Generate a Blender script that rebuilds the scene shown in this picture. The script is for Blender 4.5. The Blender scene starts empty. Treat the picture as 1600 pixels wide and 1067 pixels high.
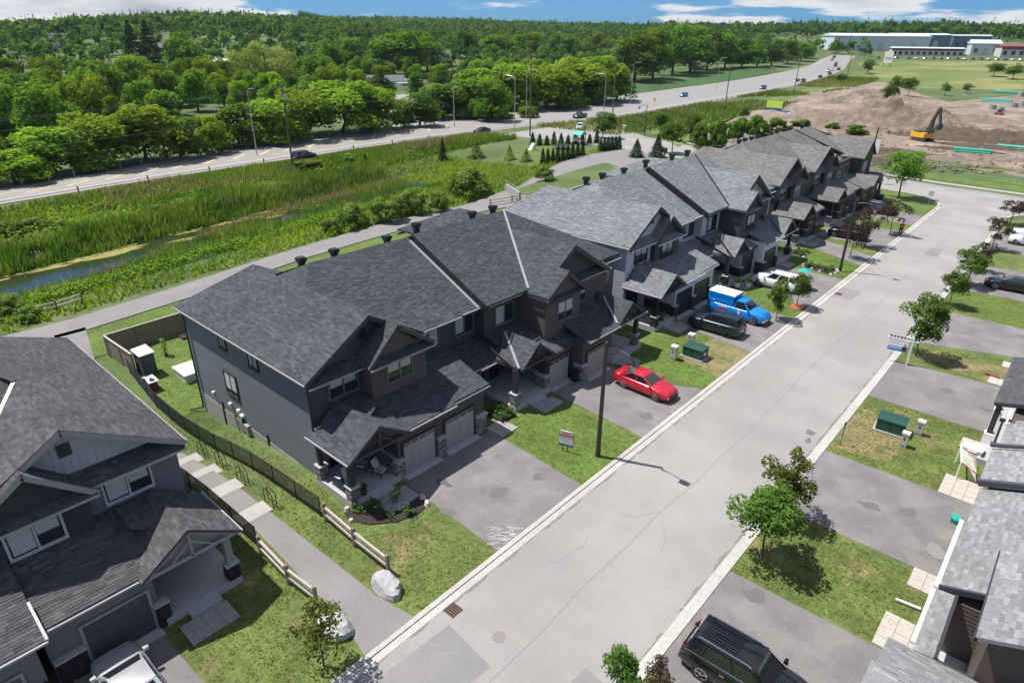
import bpy, math, random
import numpy as np
from mathutils import Vector, Matrix
random.seed(11)
RNG = np.random.default_rng(5)
sc = bpy.context.scene
COL = sc.collection
rad = math.radians

# ------------------------------------------------------------------ camera
CAM_H, CAM_F = 23.4, 1010.0
def cam_axes(p, r, y):
    f = Vector((-math.sin(y)*math.cos(p), math.cos(y)*math.cos(p), -math.sin(p)))
    rt = Vector((math.cos(y), math.sin(y), 0)); up = rt.cross(f)
    rt2 = rt*math.cos(r)+up*math.sin(r); up2 = rt2.cross(f)
    return rt2, up2, f
RT, UP, FW = cam_axes(rad(25.46), rad(0.529), rad(41.56))
cam = bpy.data.objects.new('camera', bpy.data.cameras.new('camera')); COL.objects.link(cam)
cam.data.sensor_width = 36; cam.data.lens = 36*CAM_F/1600
cam.data.clip_start = .5; cam.data.clip_end = 9000
cam.matrix_world = Matrix(((RT.x, UP.x, -FW.x, 0), (RT.y, UP.y, -FW.y, 0), (RT.z, UP.z, -FW.z, CAM_H), (0, 0, 0, 1)))
sc.camera = cam

# ------------------------------------------------------------------ light
SUN_AZ, SUN_EL = 204.0, 63.5          # direction towards the sun, degrees from +X / above horizon
sd = Vector((math.cos(rad(SUN_AZ))*math.cos(rad(SUN_EL)), math.sin(rad(SUN_AZ))*math.cos(rad(SUN_EL)), math.sin(rad(SUN_EL))))
sun = bpy.data.objects.new('sun', bpy.data.lights.new('sun', 'SUN')); COL.objects.link(sun)
sun.data.energy = 5.0; sun.data.angle = rad(.53); sun.data.color = (1, .955, .89)
sun.rotation_euler = (-sd).to_track_quat('-Z', 'Y').to_euler()
w = bpy.data.worlds.new('World'); sc.world = w; w.use_nodes = True
nt = w.node_tree; nt.nodes.clear()
def N(nt, t, **k):
    n = nt.nodes.new(t)
    for a, b in k.items(): setattr(n, a, b)
    return n
out = N(nt, 'ShaderNodeOutputWorld'); bg = N(nt, 'ShaderNodeBackground')
sky = N(nt, 'ShaderNodeTexSky', sky_type='NISHITA', sun_disc=False, sun_elevation=rad(SUN_EL), sun_rotation=rad(90-SUN_AZ))
sky.air_density = 1.0; sky.dust_density = .25; sky.ozone_density = 2.2; sky.altitude = 100
tc = N(nt, 'ShaderNodeTexCoord'); sep = N(nt, 'ShaderNodeSeparateXYZ'); nt.links.new(tc.outputs['Generated'], sep.inputs[0])
def mth(op, a, b=None, c=None, clamp=False):
    n = N(nt, 'ShaderNodeMath', operation=op); n.use_clamp = clamp
    for i, v in enumerate((a, b, c)):
        if v is None: continue
        if isinstance(v, (int, float)): n.inputs[i].default_value = v
        else: nt.links.new(v, n.inputs[i])
    return n.outputs[0]
# cumulus deck: the view direction is laid out on a flat layer, lumps flatten to the horizon
zc = mth('MAXIMUM', sep.outputs[2], 0.0); zd = mth('ADD', zc, .2)
px_ = mth('DIVIDE', sep.outputs[0], zd); py_ = mth('DIVIDE', sep.outputs[1], zd)
cmb = N(nt, 'ShaderNodeCombineXYZ'); nt.links.new(px_, cmb.inputs[0]); nt.links.new(py_, cmb.inputs[1]); nt.links.new(mth('MULTIPLY', zc, 26.0), cmb.inputs[2])
no = N(nt, 'ShaderNodeTexNoise'); no.inputs['Scale'].default_value = .75; no.inputs['Detail'].default_value = 8; no.inputs['Roughness'].default_value = .55
mp = N(nt, 'ShaderNodeMapping'); mp.inputs['Location'].default_value = (3.1, 1.6, 0); nt.links.new(cmb.outputs[0], mp.inputs[0]); nt.links.new(mp.outputs[0], no.inputs['Vector'])
cl = N(nt, 'ShaderNodeMapRange'); cl.interpolation_type = 'SMOOTHSTEP'; cl.inputs[1].default_value = .485; cl.inputs[2].default_value = .545
nt.links.new(no.outputs['Fac'], cl.inputs[0])
cg = N(nt, 'ShaderNodeMapRange'); cg.inputs[1].default_value = .53; cg.inputs[2].default_value = .68; cg.inputs[3].default_value = 1; cg.inputs[4].default_value = 0
nt.links.new(no.outputs['Fac'], cg.inputs[0])
cc = N(nt, 'ShaderNodeMixRGB'); cc.inputs[1].default_value = (5.0, 5.4, 6.2, 1); cc.inputs[2].default_value = (9.6, 9.7, 9.9, 1); nt.links.new(cg.outputs[0], cc.inputs[0])
sat = N(nt, 'ShaderNodeMixRGB', blend_type='MULTIPLY'); sat.inputs[0].default_value = 1; sat.inputs[2].default_value = (.2, .62, 1.3, 1); nt.links.new(sky.outputs[0], sat.inputs[1])
mx = N(nt, 'ShaderNodeMixRGB'); nt.links.new(cl.outputs[0], mx.inputs[0]); nt.links.new(sat.outputs[0], mx.inputs[1]); nt.links.new(cc.outputs[0], mx.inputs[2])
nt.links.new(mx.outputs[0], bg.inputs[0]); bg.inputs[1].default_value = .06
nt.links.new(bg.outputs[0], out.inputs[0])
sc.view_settings.view_transform = 'Standard'; sc.view_settings.look = 'None'
sc.view_settings.exposure = .56; sc.view_settings.gamma = 1; sc.view_settings.use_curve_mapping = False
sc.cycles.max_bounces = 6; sc.cycles.diffuse_bounces = 3; sc.cycles.transparent_max_bounces = 6

ORD = 'first second third fourth fifth sixth seventh eighth ninth tenth eleventh twelfth thirteenth fourteenth fifteenth sixteenth seventeenth eighteenth nineteenth twentieth'.split()
ORD += ['twenty '+o for o in ORD[:9]]
# ------------------------------------------------------------------ terrain
def sm(a, b, x):
    t = min(1, max(0, (x-a)/(b-a))); return t*t*(3-2*t)
def ground(x, y):
    """height of the land"""
    z = 0.0
    if x < -29 and y < 112 and x > -124:
        m = 1-sm(72, 112, y) if x > -76 else 1-sm(78, 118, y)
        d = x+.2*(y-11)*(1 if x < -74 else 0)
        if x > -76: p = -1.62*sm(-30, -44, x)
        else:
            d = x+.17*max(0, y-11)
            if d > -79: p = -1.62-1.6*sm(-76, -80, d)
            elif d > -91: p = -3.2
            elif d > -95: p = -3.2+1.7*sm(-91, -95, d)
            else: p = -1.5
            p = p*(1-sm(-112, -119, x))
        z += p*m
    s = y-215 if x > -300 else y-215
    if y > 215: z += .00006*min(y-215, 420)**2 + .05*min(max(0, y-635), 330)
    r = math.hypot(x, y)
    if x < -150:
        z += 1.2*sm(-150, -190, x)
        a = math.degrees(math.atan2(-x, y))           # bearing left of the street
        z += sm(380, 800, r)*13*math.exp(-((a-65)/10)**2)+sm(330, 620, r)*12*sm(34, 52, a)
    return z
def at(px, py):
    """the point of the land that the survey photograph shows at pixel (px, py)"""
    d = RT*((px-800)/CAM_F)-UP*((py-533.5)/CAM_F)+FW
    t = 8.0; o = Vector((0, 0, CAM_H)); prev = t
    while t < 2500:
        q = o+d*t
        if q.z < ground(q.x, q.y):
            lo, hi = prev, t
            for _ in range(22):
                m = (lo+hi)/2; q = o+d*m
                if q.z < ground(q.x, q.y): hi = m
                else: lo = m
            q = o+d*hi; return Vector((q.x, q.y, ground(q.x, q.y)))
        prev = t; t += .6+.02*t
    return o+d*1500

# ------------------------------------------------------------------ materials
MATS = {}
def mat(name, col, rough=.75, metal=0, var=.0, scale=3.0, bump=0, bscale=None, tone=False, spec=.5, var2=0, scale2=.3, col2=None, mixscale=.2, mixlo=.45, mixhi=.6, coat=0, stretch=None, trans=0, mixdet=4):
    if name in MATS: return MATS[name]
    m = bpy.data.materials.new(name); m.use_nodes = True; nt = m.node_tree
    b = nt.nodes['Principled BSDF']; b.inputs['Roughness'].default_value = rough; b.inputs['Metallic'].default_value = metal
    b.inputs['Specular IOR Level'].default_value = spec; b.inputs['Coat Weight'].default_value = coat; b.inputs['Coat Roughness'].default_value = .05
    geo = N(nt, 'ShaderNodeNewGeometry'); pos = geo.outputs['Position']
    if stretch:
        mp = N(nt, 'ShaderNodeMapping'); mp.inputs['Scale'].default_value = stretch; nt.links.new(pos, mp.inputs[0]); pos = mp.outputs[0]
    def noise(s, det=4, rgh=.6):
        n = N(nt, 'ShaderNodeTexNoise'); n.inputs['Scale'].default_value = s; n.inputs['Detail'].default_value = det; n.inputs['Roughness'].default_value = rgh
        nt.links.new(pos, n.inputs['Vector']); return n.outputs['Fac']
    def rng(s, a, b, c, d):
        n = N(nt, 'ShaderNodeMapRange'); nt.links.new(s, n.inputs[0])
        for i, v in enumerate((a, b, c, d)): n.inputs[i+1].default_value = v
        return n.outputs[0]
    cur = N(nt, 'ShaderNodeRGB'); cur.outputs[0].default_value = (*col, 1); cur = cur.outputs[0]
    if col2:
        mx = N(nt, 'ShaderNodeMixRGB'); nt.links.new(rng(noise(mixscale, mixdet), mixlo, mixhi, 0, 1), mx.inputs[0]); nt.links.new(cur, mx.inputs[1]); mx.inputs[2].default_value = (*col2, 1); cur = mx.outputs[0]
    def mul(cur, f):
        v = N(nt, 'ShaderNodeVectorMath', operation='SCALE'); nt.links.new(cur, v.inputs[0]); nt.links.new(f, v.inputs[3]); return v.outputs[0]
    if var: cur = mul(cur, rng(noise(scale), .25, .75, 1-var, 1+var))
    if var2: cur = mul(cur, rng(noise(scale2), .3, .7, 1-var2, 1+var2))
    if tone:
        a = N(nt, 'ShaderNodeAttribute'); a.attribute_name = 'tone'; cur = mul(cur, a.outputs['Fac'])
    nt.links.new(cur, b.inputs['Base Color'])
    if bump:
        bp = N(nt, 'ShaderNodeBump'); bp.inputs['Strength'].default_value = bump; bp.inputs['Distance'].default_value = .02
        nt.links.new(noise(bscale or scale, 5), bp.inputs['Height']); nt.links.new(bp.outputs[0], b.inputs['Normal'])
    MATS[name] = m; return m
def leafmat(name, c1, c2, trans=.35, rnd=.25, c3=None):
    """leaves: colour runs between two tones from clump to clump and from tree to tree"""
    if name in MATS: return MATS[name]
    m = bpy.data.materials.new(name); m.use_nodes = True; nt = m.node_tree; nt.nodes.clear()
    o = N(nt, 'ShaderNodeOutputMaterial'); a = N(nt, 'ShaderNodeAttribute'); a.attribute_name = 'tone'
    oi = N(nt, 'ShaderNodeObjectInfo')
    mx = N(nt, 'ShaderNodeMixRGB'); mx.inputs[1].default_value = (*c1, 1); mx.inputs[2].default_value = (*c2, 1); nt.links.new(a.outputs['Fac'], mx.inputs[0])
    hv = N(nt, 'ShaderNodeHueSaturation'); nt.links.new(mx.outputs[0], hv.inputs['Color'])
    def rg(s, lo, hi):
        n = N(nt, 'ShaderNodeMapRange'); nt.links.new(s, n.inputs[0]); n.inputs[3].default_value = lo; n.inputs[4].default_value = hi; return n.outputs[0]
    nt.links.new(rg(oi.outputs['Random'], .5-.06*rnd, .5+.06*rnd), hv.inputs['Hue']); nt.links.new(rg(oi.outputs['Random'], 1-rnd, 1+rnd), hv.inputs['Value'])
    d = N(nt, 'ShaderNodeBsdfDiffuse'); t = N(nt, 'ShaderNodeBsdfTranslucent'); mm = N(nt, 'ShaderNodeMixShader'); mm.inputs[0].default_value = trans
    tw = N(nt, 'ShaderNodeMixRGB', blend_type='MULTIPLY'); tw.inputs[0].default_value = 1; tw.inputs[2].default_value = (1.25, 1.2, .55, 1)
    nt.links.new(hv.outputs[0], d.inputs[0]); nt.links.new(hv.outputs[0], tw.inputs[1]); nt.links.new(tw.outputs[0], t.inputs[0])
    nt.links.new(d.outputs[0], mm.inputs[1]); nt.links.new(t.outputs[0], mm.inputs[2]); nt.links.new(mm.outputs[0], o.inputs[0])
    MATS[name] = m; return m
def glassmat(name, col=(.02, .025, .03), rough=.04):
    return mat(name, col, rough, spec=.9)

# ------------------------------------------------------------------ mesh builder
OFF = {}                     # world offset of each root
class MB:
    def __init__(s, xf=None): s.v = []; s.f = []; s.t = []; s.xf = xf
    def add(s, vs, fs, tone=1.0):
        b = len(s.v); s.v.extend(vs); s.f.extend([tuple(i+b for i in f) for f in fs]); s.t.extend([tone]*len(fs)); return s
    def box(s, x0, x1, y0, y1, z0, z1, tone=1.0):
        return s.add([(x0,y0,z0),(x1,y0,z0),(x1,y1,z0),(x0,y1,z0),(x0,y0,z1),(x1,y0,z1),(x1,y1,z1),(x0,y1,z1)],
                     [(0,3,2,1),(4,5,6,7),(0,1,5,4),(1,2,6,5),(2,3,7,6),(3,0,4,7)], tone)
    def quad(s, a, b, c, d, tone=1.0): return s.add([a,b,c,d], [(0,1,2,3)], tone)
    def prism(s, pts, vec, tone=1.0):
        n = len(pts); v = [tuple(p) for p in pts]+[(p[0]+vec[0],p[1]+vec[1],p[2]+vec[2]) for p in pts]
        return s.add(v, [tuple(range(n-1,-1,-1)), tuple(range(n,2*n))]+[(i,(i+1)%n,n+(i+1)%n,n+i) for i in range(n)], tone)
    def slab(s, xy, z0, z1, tone=1.0): return s.prism([(x,y,z0) for x,y in xy], (0,0,z1-z0), tone)
    def tube(s, p0, p1, r0, r1=None, n=6, cap=True, tone=1.0):
        r1 = r0 if r1 is None else r1; p0 = Vector(p0); p1 = Vector(p1); d = (p1-p0).normalized()
        a = d.orthogonal().normalized(); b = d.cross(a); v = []
        for p, r in ((p0,r0),(p1,r1)):
            for i in range(n):
                t = 2*math.pi*i/n; v.append(tuple(p+a*math.cos(t)*r+b*math.sin(t)*r))
        f = [(i,(i+1)%n,n+(i+1)%n,n+i) for i in range(n)]
        if cap: f += [tuple(range(n-1,-1,-1)), tuple(range(n,2*n))]
        return s.add(v, f, tone)
    def path(s, pts, r, n=6):
        for a, b in zip(pts[:-1], pts[1:]): s.tube(a, b, r, r, n)
        return s
    def bar(s, p0, p1, wd, ht, tone=1.0):
        """rectangular bar between two points"""
        p0 = Vector(p0); p1 = Vector(p1); d = (p1-p0).normalized(); u = Vector((0,0,1)) if abs(d.z) < .95 else Vector((1,0,0))
        a = d.cross(u).normalized()*wd/2; b = a.cross(d).normalized()*ht/2
        q = [p0-a-b,p0+a-b,p0+a+b,p0-a+b]; return s.prism([tuple(x) for x in q], tuple(p1-p0), tone)
    def ring(s, c, axis, r0, r1, depth, n=16, tone=1.0):
        c = Vector(c); ax = Vector(axis).normalized(); a = ax.orthogonal().normalized(); b = ax.cross(a); v = []
        for r, h in ((r0,0),(r1,0),(r1,depth),(r0,depth)):
            for i in range(n):
                t = 2*math.pi*i/n; v.append(tuple(c+a*math.cos(t)*r+b*math.sin(t)*r+ax*h))
        f = []
        for k in range(4):
            for i in range(n): f.append((k*n+i,k*n+(i+1)%n,((k+1)%4)*n+(i+1)%n,((k+1)%4)*n+i))
        return s.add(v, f, tone)
    def build(s, name, m, parent=None, off=None, smooth=False, local=False, kind=None):
        me = bpy.data.meshes.new(name); v = np.array(s.v, dtype=np.float64).reshape(-1, 3)
        flip = False
        if s.xf is not None:
            v = s.xf(v); flip = getattr(s.xf, 'flip', False)
        if not local:
            o = off if off is not None else (OFF.get(parent.name, (0,0,0)) if parent else (0,0,0))
            v = v-np.array(o)
        fs = [f[::-1] for f in s.f] if flip else s.f
        me.from_pydata(v.tolist(), [], fs)
        a = me.attributes.new('tone', 'FLOAT', 'FACE'); a.data.foreach_set('value', np.array(s.t, dtype=np.float32))
        me.materials.append(m)
        if smooth: me.polygons.foreach_set('use_smooth', [True]*len(me.polygons))
        ob = bpy.data.objects.new(name, me); COL.objects.link(ob)
        if parent is not None:
            ob.parent = parent; OFF[ob.name] = OFF.get(parent.name, (0,0,0))
        elif off is not None: ob.location = off
        if kind: ob['kind'] = kind
        return ob
def npmesh(name, v, f, m, tone=None, parent=None, kind=None, link=True):
    """v (n,3), f (k,4) or (k,3) int arrays"""
    me = bpy.data.meshes.new(name); v = np.asarray(v, np.float32); f = np.asarray(f, np.int32); k = f.shape[1]
    me.vertices.add(len(v)); me.vertices.foreach_set('co', v.ravel())
    me.loops.add(f.size); me.loops.foreach_set('vertex_index', f.ravel())
    me.polygons.add(len(f)); me.polygons.foreach_set('loop_start', np.arange(0, f.size, k, dtype=np.int32)); me.polygons.foreach_set('loop_total', np.full(len(f), k, np.int32))
    me.update(calc_edges=True)
    a = me.attributes.new('tone', 'FLOAT', 'FACE'); a.data.foreach_set('value', np.asarray(tone if tone is not None else np.ones(len(f)), np.float32))
    me.materials.append(m)
    if not link: return me
    ob = bpy.data.objects.new(name, me); COL.objects.link(ob)
    if parent is not None: ob.parent = parent
    if kind: ob['kind'] = kind
    return ob
def tag(o, label, cat, group=None, kind=None):
    if label: o['label'] = label
    if cat: o['category'] = cat
    if group: o['group'] = group
    if kind: o['kind'] = kind
    return o
def thing(name, label, cat, loc=(0,0,0), rz=0, group=None):
    o = bpy.data.objects.new(name, None); COL.objects.link(o); o.empty_display_size = .3
    o.location = loc; o.rotation_euler = (0,0,rz); OFF[o.name] = tuple(loc); return tag(o, label, cat, group)
def copy_thing(root, loc, rz=0, scale=None, label=None, group=None):
    r = root.copy(); COL.objects.link(r); r.location = loc; r.rotation_euler = (0,0,rz)
    if scale is not None: r.scale = scale if isinstance(scale, tuple) else (scale,)*3
    if label: r['label'] = label
    if group: r['group'] = group
    for ch in root.children:
        c = ch.copy(); COL.objects.link(c); c.parent = r
        for g in ch.children:
            d = g.copy(); COL.objects.link(d); d.parent = c
    return r
def structure(mb, name, m, **k): return mb.build(name, m, kind='structure', **k)
# ------------------------------------------------------------------ land, roads, lawns
M_land = mat('meadow', (.06, .098, .022), .95, var=.3, scale=1.7, var2=.25, scale2=.09, col2=(.085, .11, .035), mixscale=.05)
M_lawn = mat('lawn', (.088, .118, .026), .95, var=.42, scale=3.2, var2=.3, scale2=.5, col2=(.185, .152, .07), mixscale=.42, mixlo=.55, mixhi=.68, mixdet=6, bump=.6, bscale=14)
M_lawng = mat('lush_lawn', (.078, .125, .02), .95, var=.35, scale=2.6, var2=.25, scale2=.35, bump=.6, bscale=14)
M_dry = mat('dry_lawn', (.19, .155, .075), .95, var=.35, scale=3.2, col2=(.09, .11, .03), mixscale=.75, mixlo=.47, mixhi=.62, mixdet=7, bump=.6, bscale=14)
M_road = mat('street_asphalt', (.24, .233, .225), .92, var=.09, scale=9, var2=.10, scale2=.22, col2=(.268, .26, .251), mixscale=.12, mixdet=6, bump=.25, bscale=60)
M_drive = mat('driveway_asphalt', (.15, .142, .142), .92, var=.10, scale=7, var2=.14, scale2=.45, bump=.25, bscale=60, col2=(.185, .174, .172), mixscale=.5)
M_path = mat('footpath_asphalt', (.185, .176, .173), .92, var=.08, scale=7, var2=.1, scale2=.4, bump=.25, bscale=60)
M_conc = mat('concrete', (.32, .307, .285), .9, var=.1, scale=5, var2=.08, scale2=.6)
M_conc2 = mat('grey_concrete', (.29, .282, .272), .9, var=.1, scale=5, var2=.08, scale2=.6)
M_hwy = mat('highway_asphalt', (.22, .213, .207), .92, var=.06, scale=1.2, var2=.08, scale2=.05, stretch=(1,.15,1))
M_gravel = mat('gravel_shoulder', (.25, .235, .21), .95, var=.2, scale=4, bump=.6, bscale=12)
M_dirt = mat('construction_dirt', (.225, .18, .14), .97, var=.35, scale=.7, var2=.35, scale2=.09, col2=(.15, .115, .085), mixscale=.07, mixdet=7, bump=.8, bscale=1.2)
M_mud = mat('dark_mud', (.075, .055, .04), .95, var=.4, scale=.7, bump=.9, bscale=1.0)
M_till = mat('grey_brown_spoil', (.165, .128, .1), .95, var=.35, scale=.5, var2=.25, scale2=.12, bump=.9, bscale=1.0)
M_white = mat('white_paint', (.78, .77, .74), .7, var=.06, scale=4)
M_yellow = mat('worn_yellow_paint', (.62, .52, .22), .8, var=.25, scale=3)
def gridmesh(xs, ys, fz, name, m, kind='structure'):
    X, Y = np.meshgrid(xs, ys); Z = np.vectorize(fz)(X, Y)
    v = np.stack([X.ravel(), Y.ravel(), Z.ravel()], 1); nx = len(xs); ny = len(ys)
    i = (np.arange(ny-1)[:, None]*nx+np.arange(nx-1)[None]).ravel()
    ob = npmesh(name, v, np.stack([i, i+1, i+nx+1, i+nx], 1), m, kind=kind)
    ob.data.polygons.foreach_set('use_smooth', [True]*len(ob.data.polygons)); return ob
def cells(a, b, n): return list(np.linspace(a, b, n))
xs = cells(-2200, -420, 14)+cells(-390, -155, 16)+cells(-148, -126, 5)+cells(-123, -28, 64)+cells(-25, 60, 10)+cells(90, 700, 8)
ys = cells(-120, 0, 8)+cells(4, 118, 48)+cells(124, 210, 12)+cells(218, 640, 30)+cells(680, 2600, 14)
gridmesh(xs, ys, lambda x, y: ground(x, y)-.03, 'ground', M_land)

def drape(name, m, xy, dz, kind='structure', z=None):
    mb = MB(); mb.add([(x, y, (ground(x, y) if z is None else z)+dz) for x, y in xy], [tuple(range(len(xy)))]); return mb.build(name, m, kind=kind)
def strip(name, m, left, right, dz, sub=1, kind='structure'):
    """ribbon between two polylines, draped on the land"""
    L = []; R = []
    for pl, o in ((left, L), (right, R)):
        for (a, b), (c, d) in zip(pl[:-1], pl[1:]):
            for k in range(sub): o.append((a+(c-a)*k/sub, b+(d-b)*k/sub))
        o.append(pl[-1])
    mb = MB(); n = len(L)
    v = [(x, y, ground(x, y)+dz) for x, y in L]+[(x, y, ground(x, y)+dz) for x, y in R]
    mb.add(v, [(i, n+i, n+i+1, i+1) for i in range(n-1)]); return mb.build(name, m, kind=kind)
XL, XR = -16.3, -8.1
# front yards: everything west of the kerb is lawn first, then paving
drape('front_lawn', M_lawn, [(-29.6, -12), (-16.86, -12), (-16.86, 116.5), (-18.6, 121.5), (-23.5, 124), (-29.6, 124)], -.016)
drape('front_lawn', M_lawn, [(-7.64, -12), (9, -12), (9, 118.5), (-4.6, 118.5), (-7.64, 115)], -.016)
for xy in ([(-24.5, 25.9), (-16.9, 25.4), (-16.9, 31.6), (-24.5, 31.6)], [(-25, 40.2), (-16.9, 40.3), (-16.9, 44.2), (-24.5, 46.6)], [(-23, 58.4), (-16.9, 58.2), (-16.9, 61.2), (-22.8, 64)],
           [(-23.5, 72.6), (-16.9, 72.4), (-16.9, 78.2), (-23.5, 82.2)], [(-22, 87.3), (-16.9, 86.9), (-16.9, 91), (-22, 92)], [(-22, 97.6), (-16.9, 97.4), (-16.9, 102), (-22, 102.4)], [(-7.6, 69.9), (-.3, 69.6), (-.3, 77.6), (-7.6, 77.2)]):
    drape('green_lawn', M_lawng, xy, -.011)
drape('dry_lawn', M_dry, [(-20.6, 43.4), (-16.9, 42.6), (-16.9, 48.6), (-20.4, 49)], -.006)
drape('dry_lawn', M_dry, [(-7.6, 38.9), (-4.4, 39.6), (-3.9, 44.6), (-7.6, 45.6)], -.006)
drape('dry_lawn', M_dry, [(-6.4, 56.6), (-1.2, 55.9), (-.5, 59.6), (-6.2, 58.9)], -.006)
M_patch = mat('asphalt_patch', (.195, .19, .187), .93, var=.1, scale=8, var2=.1, scale2=.4, bump=.25, bscale=60); M_seam = mat('asphalt_seam', (.17, .167, .164), .93, var=.2, scale=3)
drape('street_road', M_road, [(XL, -12), (XR, -12), (XR, 115.5), (-6.9, 119), (-4.6, 121.5), (60, 121.5), (60, 133.2), (-8, 133.4), (-20, 134.2), (-33, 136.4), (-50, 139), (-68, 142), (-88, 149), (-104, 160), (-117, 172),
      (-117, 125), (-100, 129.8), (-84, 129.9), (-64, 127.3), (-45, 126.3), (-26, 125.3), (-20.6, 124), (-17.6, 121.4), (XL, 117)], .004)
for pg in ([(-15.6, 9.5), (-13.0, 9.2), (-12.6, 13.1), (-15.4, 13.4)], [(-9.9, 11), (-8.3, 11), (-8.3, 15.5), (-9.7, 15.7)], [(-16.15, 66.5), (-14.4, 66.4), (-14.3, 69.6), (-16.15, 69.6)], [(-12.6, 88), (-11.2, 88), (-11.2, 92), (-12.6, 92)]): drape('asphalt_patch', M_patch, pg, .0062)
mbs = MB(); y = -10
while y < 116:
    x = -12.2+.12*math.sin(y*.21)+.05*math.sin(y*.9); x2 = -12.2+.12*math.sin((y+1)*.21)+.05*math.sin((y+1)*.9); mbs.quad((x, y, .0078), (x+.035, y, .0078), (x2+.035, y+1, .0078), (x2, y+1, .0078)); y += 1
for k in range(26):
    x, y = random.uniform(-16, -8.6), random.uniform(4, 112); a = random.choice((0, 1.57, .4))+random.uniform(-.3, .3)
    for j in range(random.randint(3, 9)):
        x2, y2 = x+.4*math.cos(a), y+.4*math.sin(a); nx_, ny_ = -math.sin(a)*.011, math.cos(a)*.011
        zz = .0080+k*3e-5+j*2e-6
        if -16.1 < x2 < -8.4 and -16.1 < x < -8.4: mbs.quad((x-nx_, y-ny_, zz), (x2-nx_, y2-ny_, zz), (x2+nx_, y2+ny_, zz), (x+nx_, y+ny_, zz))
        x, y = x2, y2; a += random.uniform(-.5, .5)
mbs.build('asphalt_cracks', M_seam, kind='stuff')
gd = MB()
for k in range(420):
    y = random.uniform(-8, 115); l = random.uniform(.3, 1.8); x = -16.2 if k % 2 else -8.2; w_ = random.uniform(.03, .2)*(1 if k % 2 else -1); zz = .0046+k*4e-6; gd.quad((x, y, zz), (x+w_, y+l*.3, zz), (x+w_*.8, y+l*.7, zz), (x, y+l, zz)) if w_ > 0 else gd.quad((x, y+l, zz), (x+w_*.8, y+l*.7, zz), (x+w_, y+l*.3, zz), (x, y, zz))
gd.build('gutter_grit', mat('gutter_grit', (.17, .16, .148), .95, var=.2, scale=12), kind='stuff')
# driveways
DR = [[(-25, 18.5), (-16.86, 18.1), (-16.86, 25.2), (-24.6, 25.7)], [(-25.2, 32.4), (-16.86, 31.8), (-16.86, 40.2), (-20.2, 38.7), (-24.2, 38.6)], [(-25.2, 49.6), (-16.86, 48.6), (-16.86, 58), (-23.6, 58.3)],
      [(-25.2, 65.6), (-16.86, 61.4), (-16.86, 72.3), (-24.6, 72.2)], [(-25, 82.4), (-16.86, 78.4), (-16.86, 83), (-25, 87.0)], [(-25, 88), (-16.86, 86.8), (-16.86, 97.2), (-25, 97.3)], [(-25, 102.6), (-16.86, 102.2), (-16.86, 108.6), (-25, 110)],
      [(-25, -6), (-20, -6), (-20.2, 4.95), (-25, 4.75)]]
for d in DR: drape('driveway', M_drive, d, .002)
for d in ([(-7.64, 17.5), (.5, 17), (.5, 24.85), (-7.64, 24.7)], [(-7.64, 31), (.5, 31), (.5, 38.5), (-7.64, 38.3)], [(-7.64, 47.5), (.5, 47.6), (.5, 55.7), (-7.64, 55.0)], [(-7.64, 59.9), (.5, 62.6), (.5, 69.6), (-7.64, 69.8)],
          [(-7.64, 77.3), (.5, 78), (.5, 89), (-7.64, 88)], [(-7.64, 97), (.5, 95), (.5, 108), (-7.64, 107)]): drape('driveway', M_drive, d, .002)
# kerbs: flush gutter pan and a low mountable kerb behind it, cast in three metre bays
def kerb(name, xa, xb, y0, y1, h):
    mb = MB(); y = y0
    while y < y1:
        e = min(y+3, y1); mb.box(xa, xb, y+.006, e-.006, -.05, h, random.uniform(.93, 1.06)); y = e
    return mb.build(name, MATS['kerb_concrete'], kind='structure')
mat('kerb_concrete', (.38, .366, .343), .9, var=.16, scale=4, var2=.1, scale2=.35, tone=True)
kerb('kerb', -16.83, -16.57, -12, 117, .065); kerb('gutter', -16.545, -16.2, -12, 117, .014); kerb('kerb', -8.18, -7.66, -12, 115, .03)
def arc(cx, cy, r, a0, a1, n=8): return [(cx+r*math.cos(rad(a0+(a1-a0)*i/n)), cy+r*math.sin(rad(a0+(a1-a0)*i/n))) for i in range(n+1)]
def kerbline(pts, wd=.3, h=.07):
    mb = MB()
    for (a, b), (c, d) in zip(pts[:-1], pts[1:]): mb.bar((a, b, ground(a, b)+h/2-.02), (c, d, ground(c, d)+h/2-.02), wd, h+.04)
    return mb.build('kerb', MATS['kerb_concrete'], kind='structure')
kerbline(arc(-24.2, 117, 7.5, 0, 88, 8)+[(-45, 126.0), (-64, 127.0), (-84, 129.6), (-98, 129.4), (-108, 127)])
kerbline(arc(-1.2, 115, 6.7, 180, 92, 8)+[(60, 121.6)])
kerbline([(60, 133.3), (-8, 133.6), (-20, 134.4), (-33, 136.6), (-50, 139.2), (-68, 142.2), (-88, 149.3), (-100, 157.5)])
drape('corner_lawn', M_lawng, arc(-24.2, 117, 7.3, 0, 88, 8)+[(-24.2, 110.5), (-16.9, 110.5)], .0)
strip('sidewalk', M_conc2, [(60, 137.4), (-8, 137.8), (-20, 138.4), (-33, 140.6), (-50, 143), (-68, 146.2), (-86, 152.5)], [(60, 135.7), (-8, 136.0), (-20, 136.7), (-33, 138.9), (-50, 141.4), (-68, 144.6), (-85, 151)], .03, 2)
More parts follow.
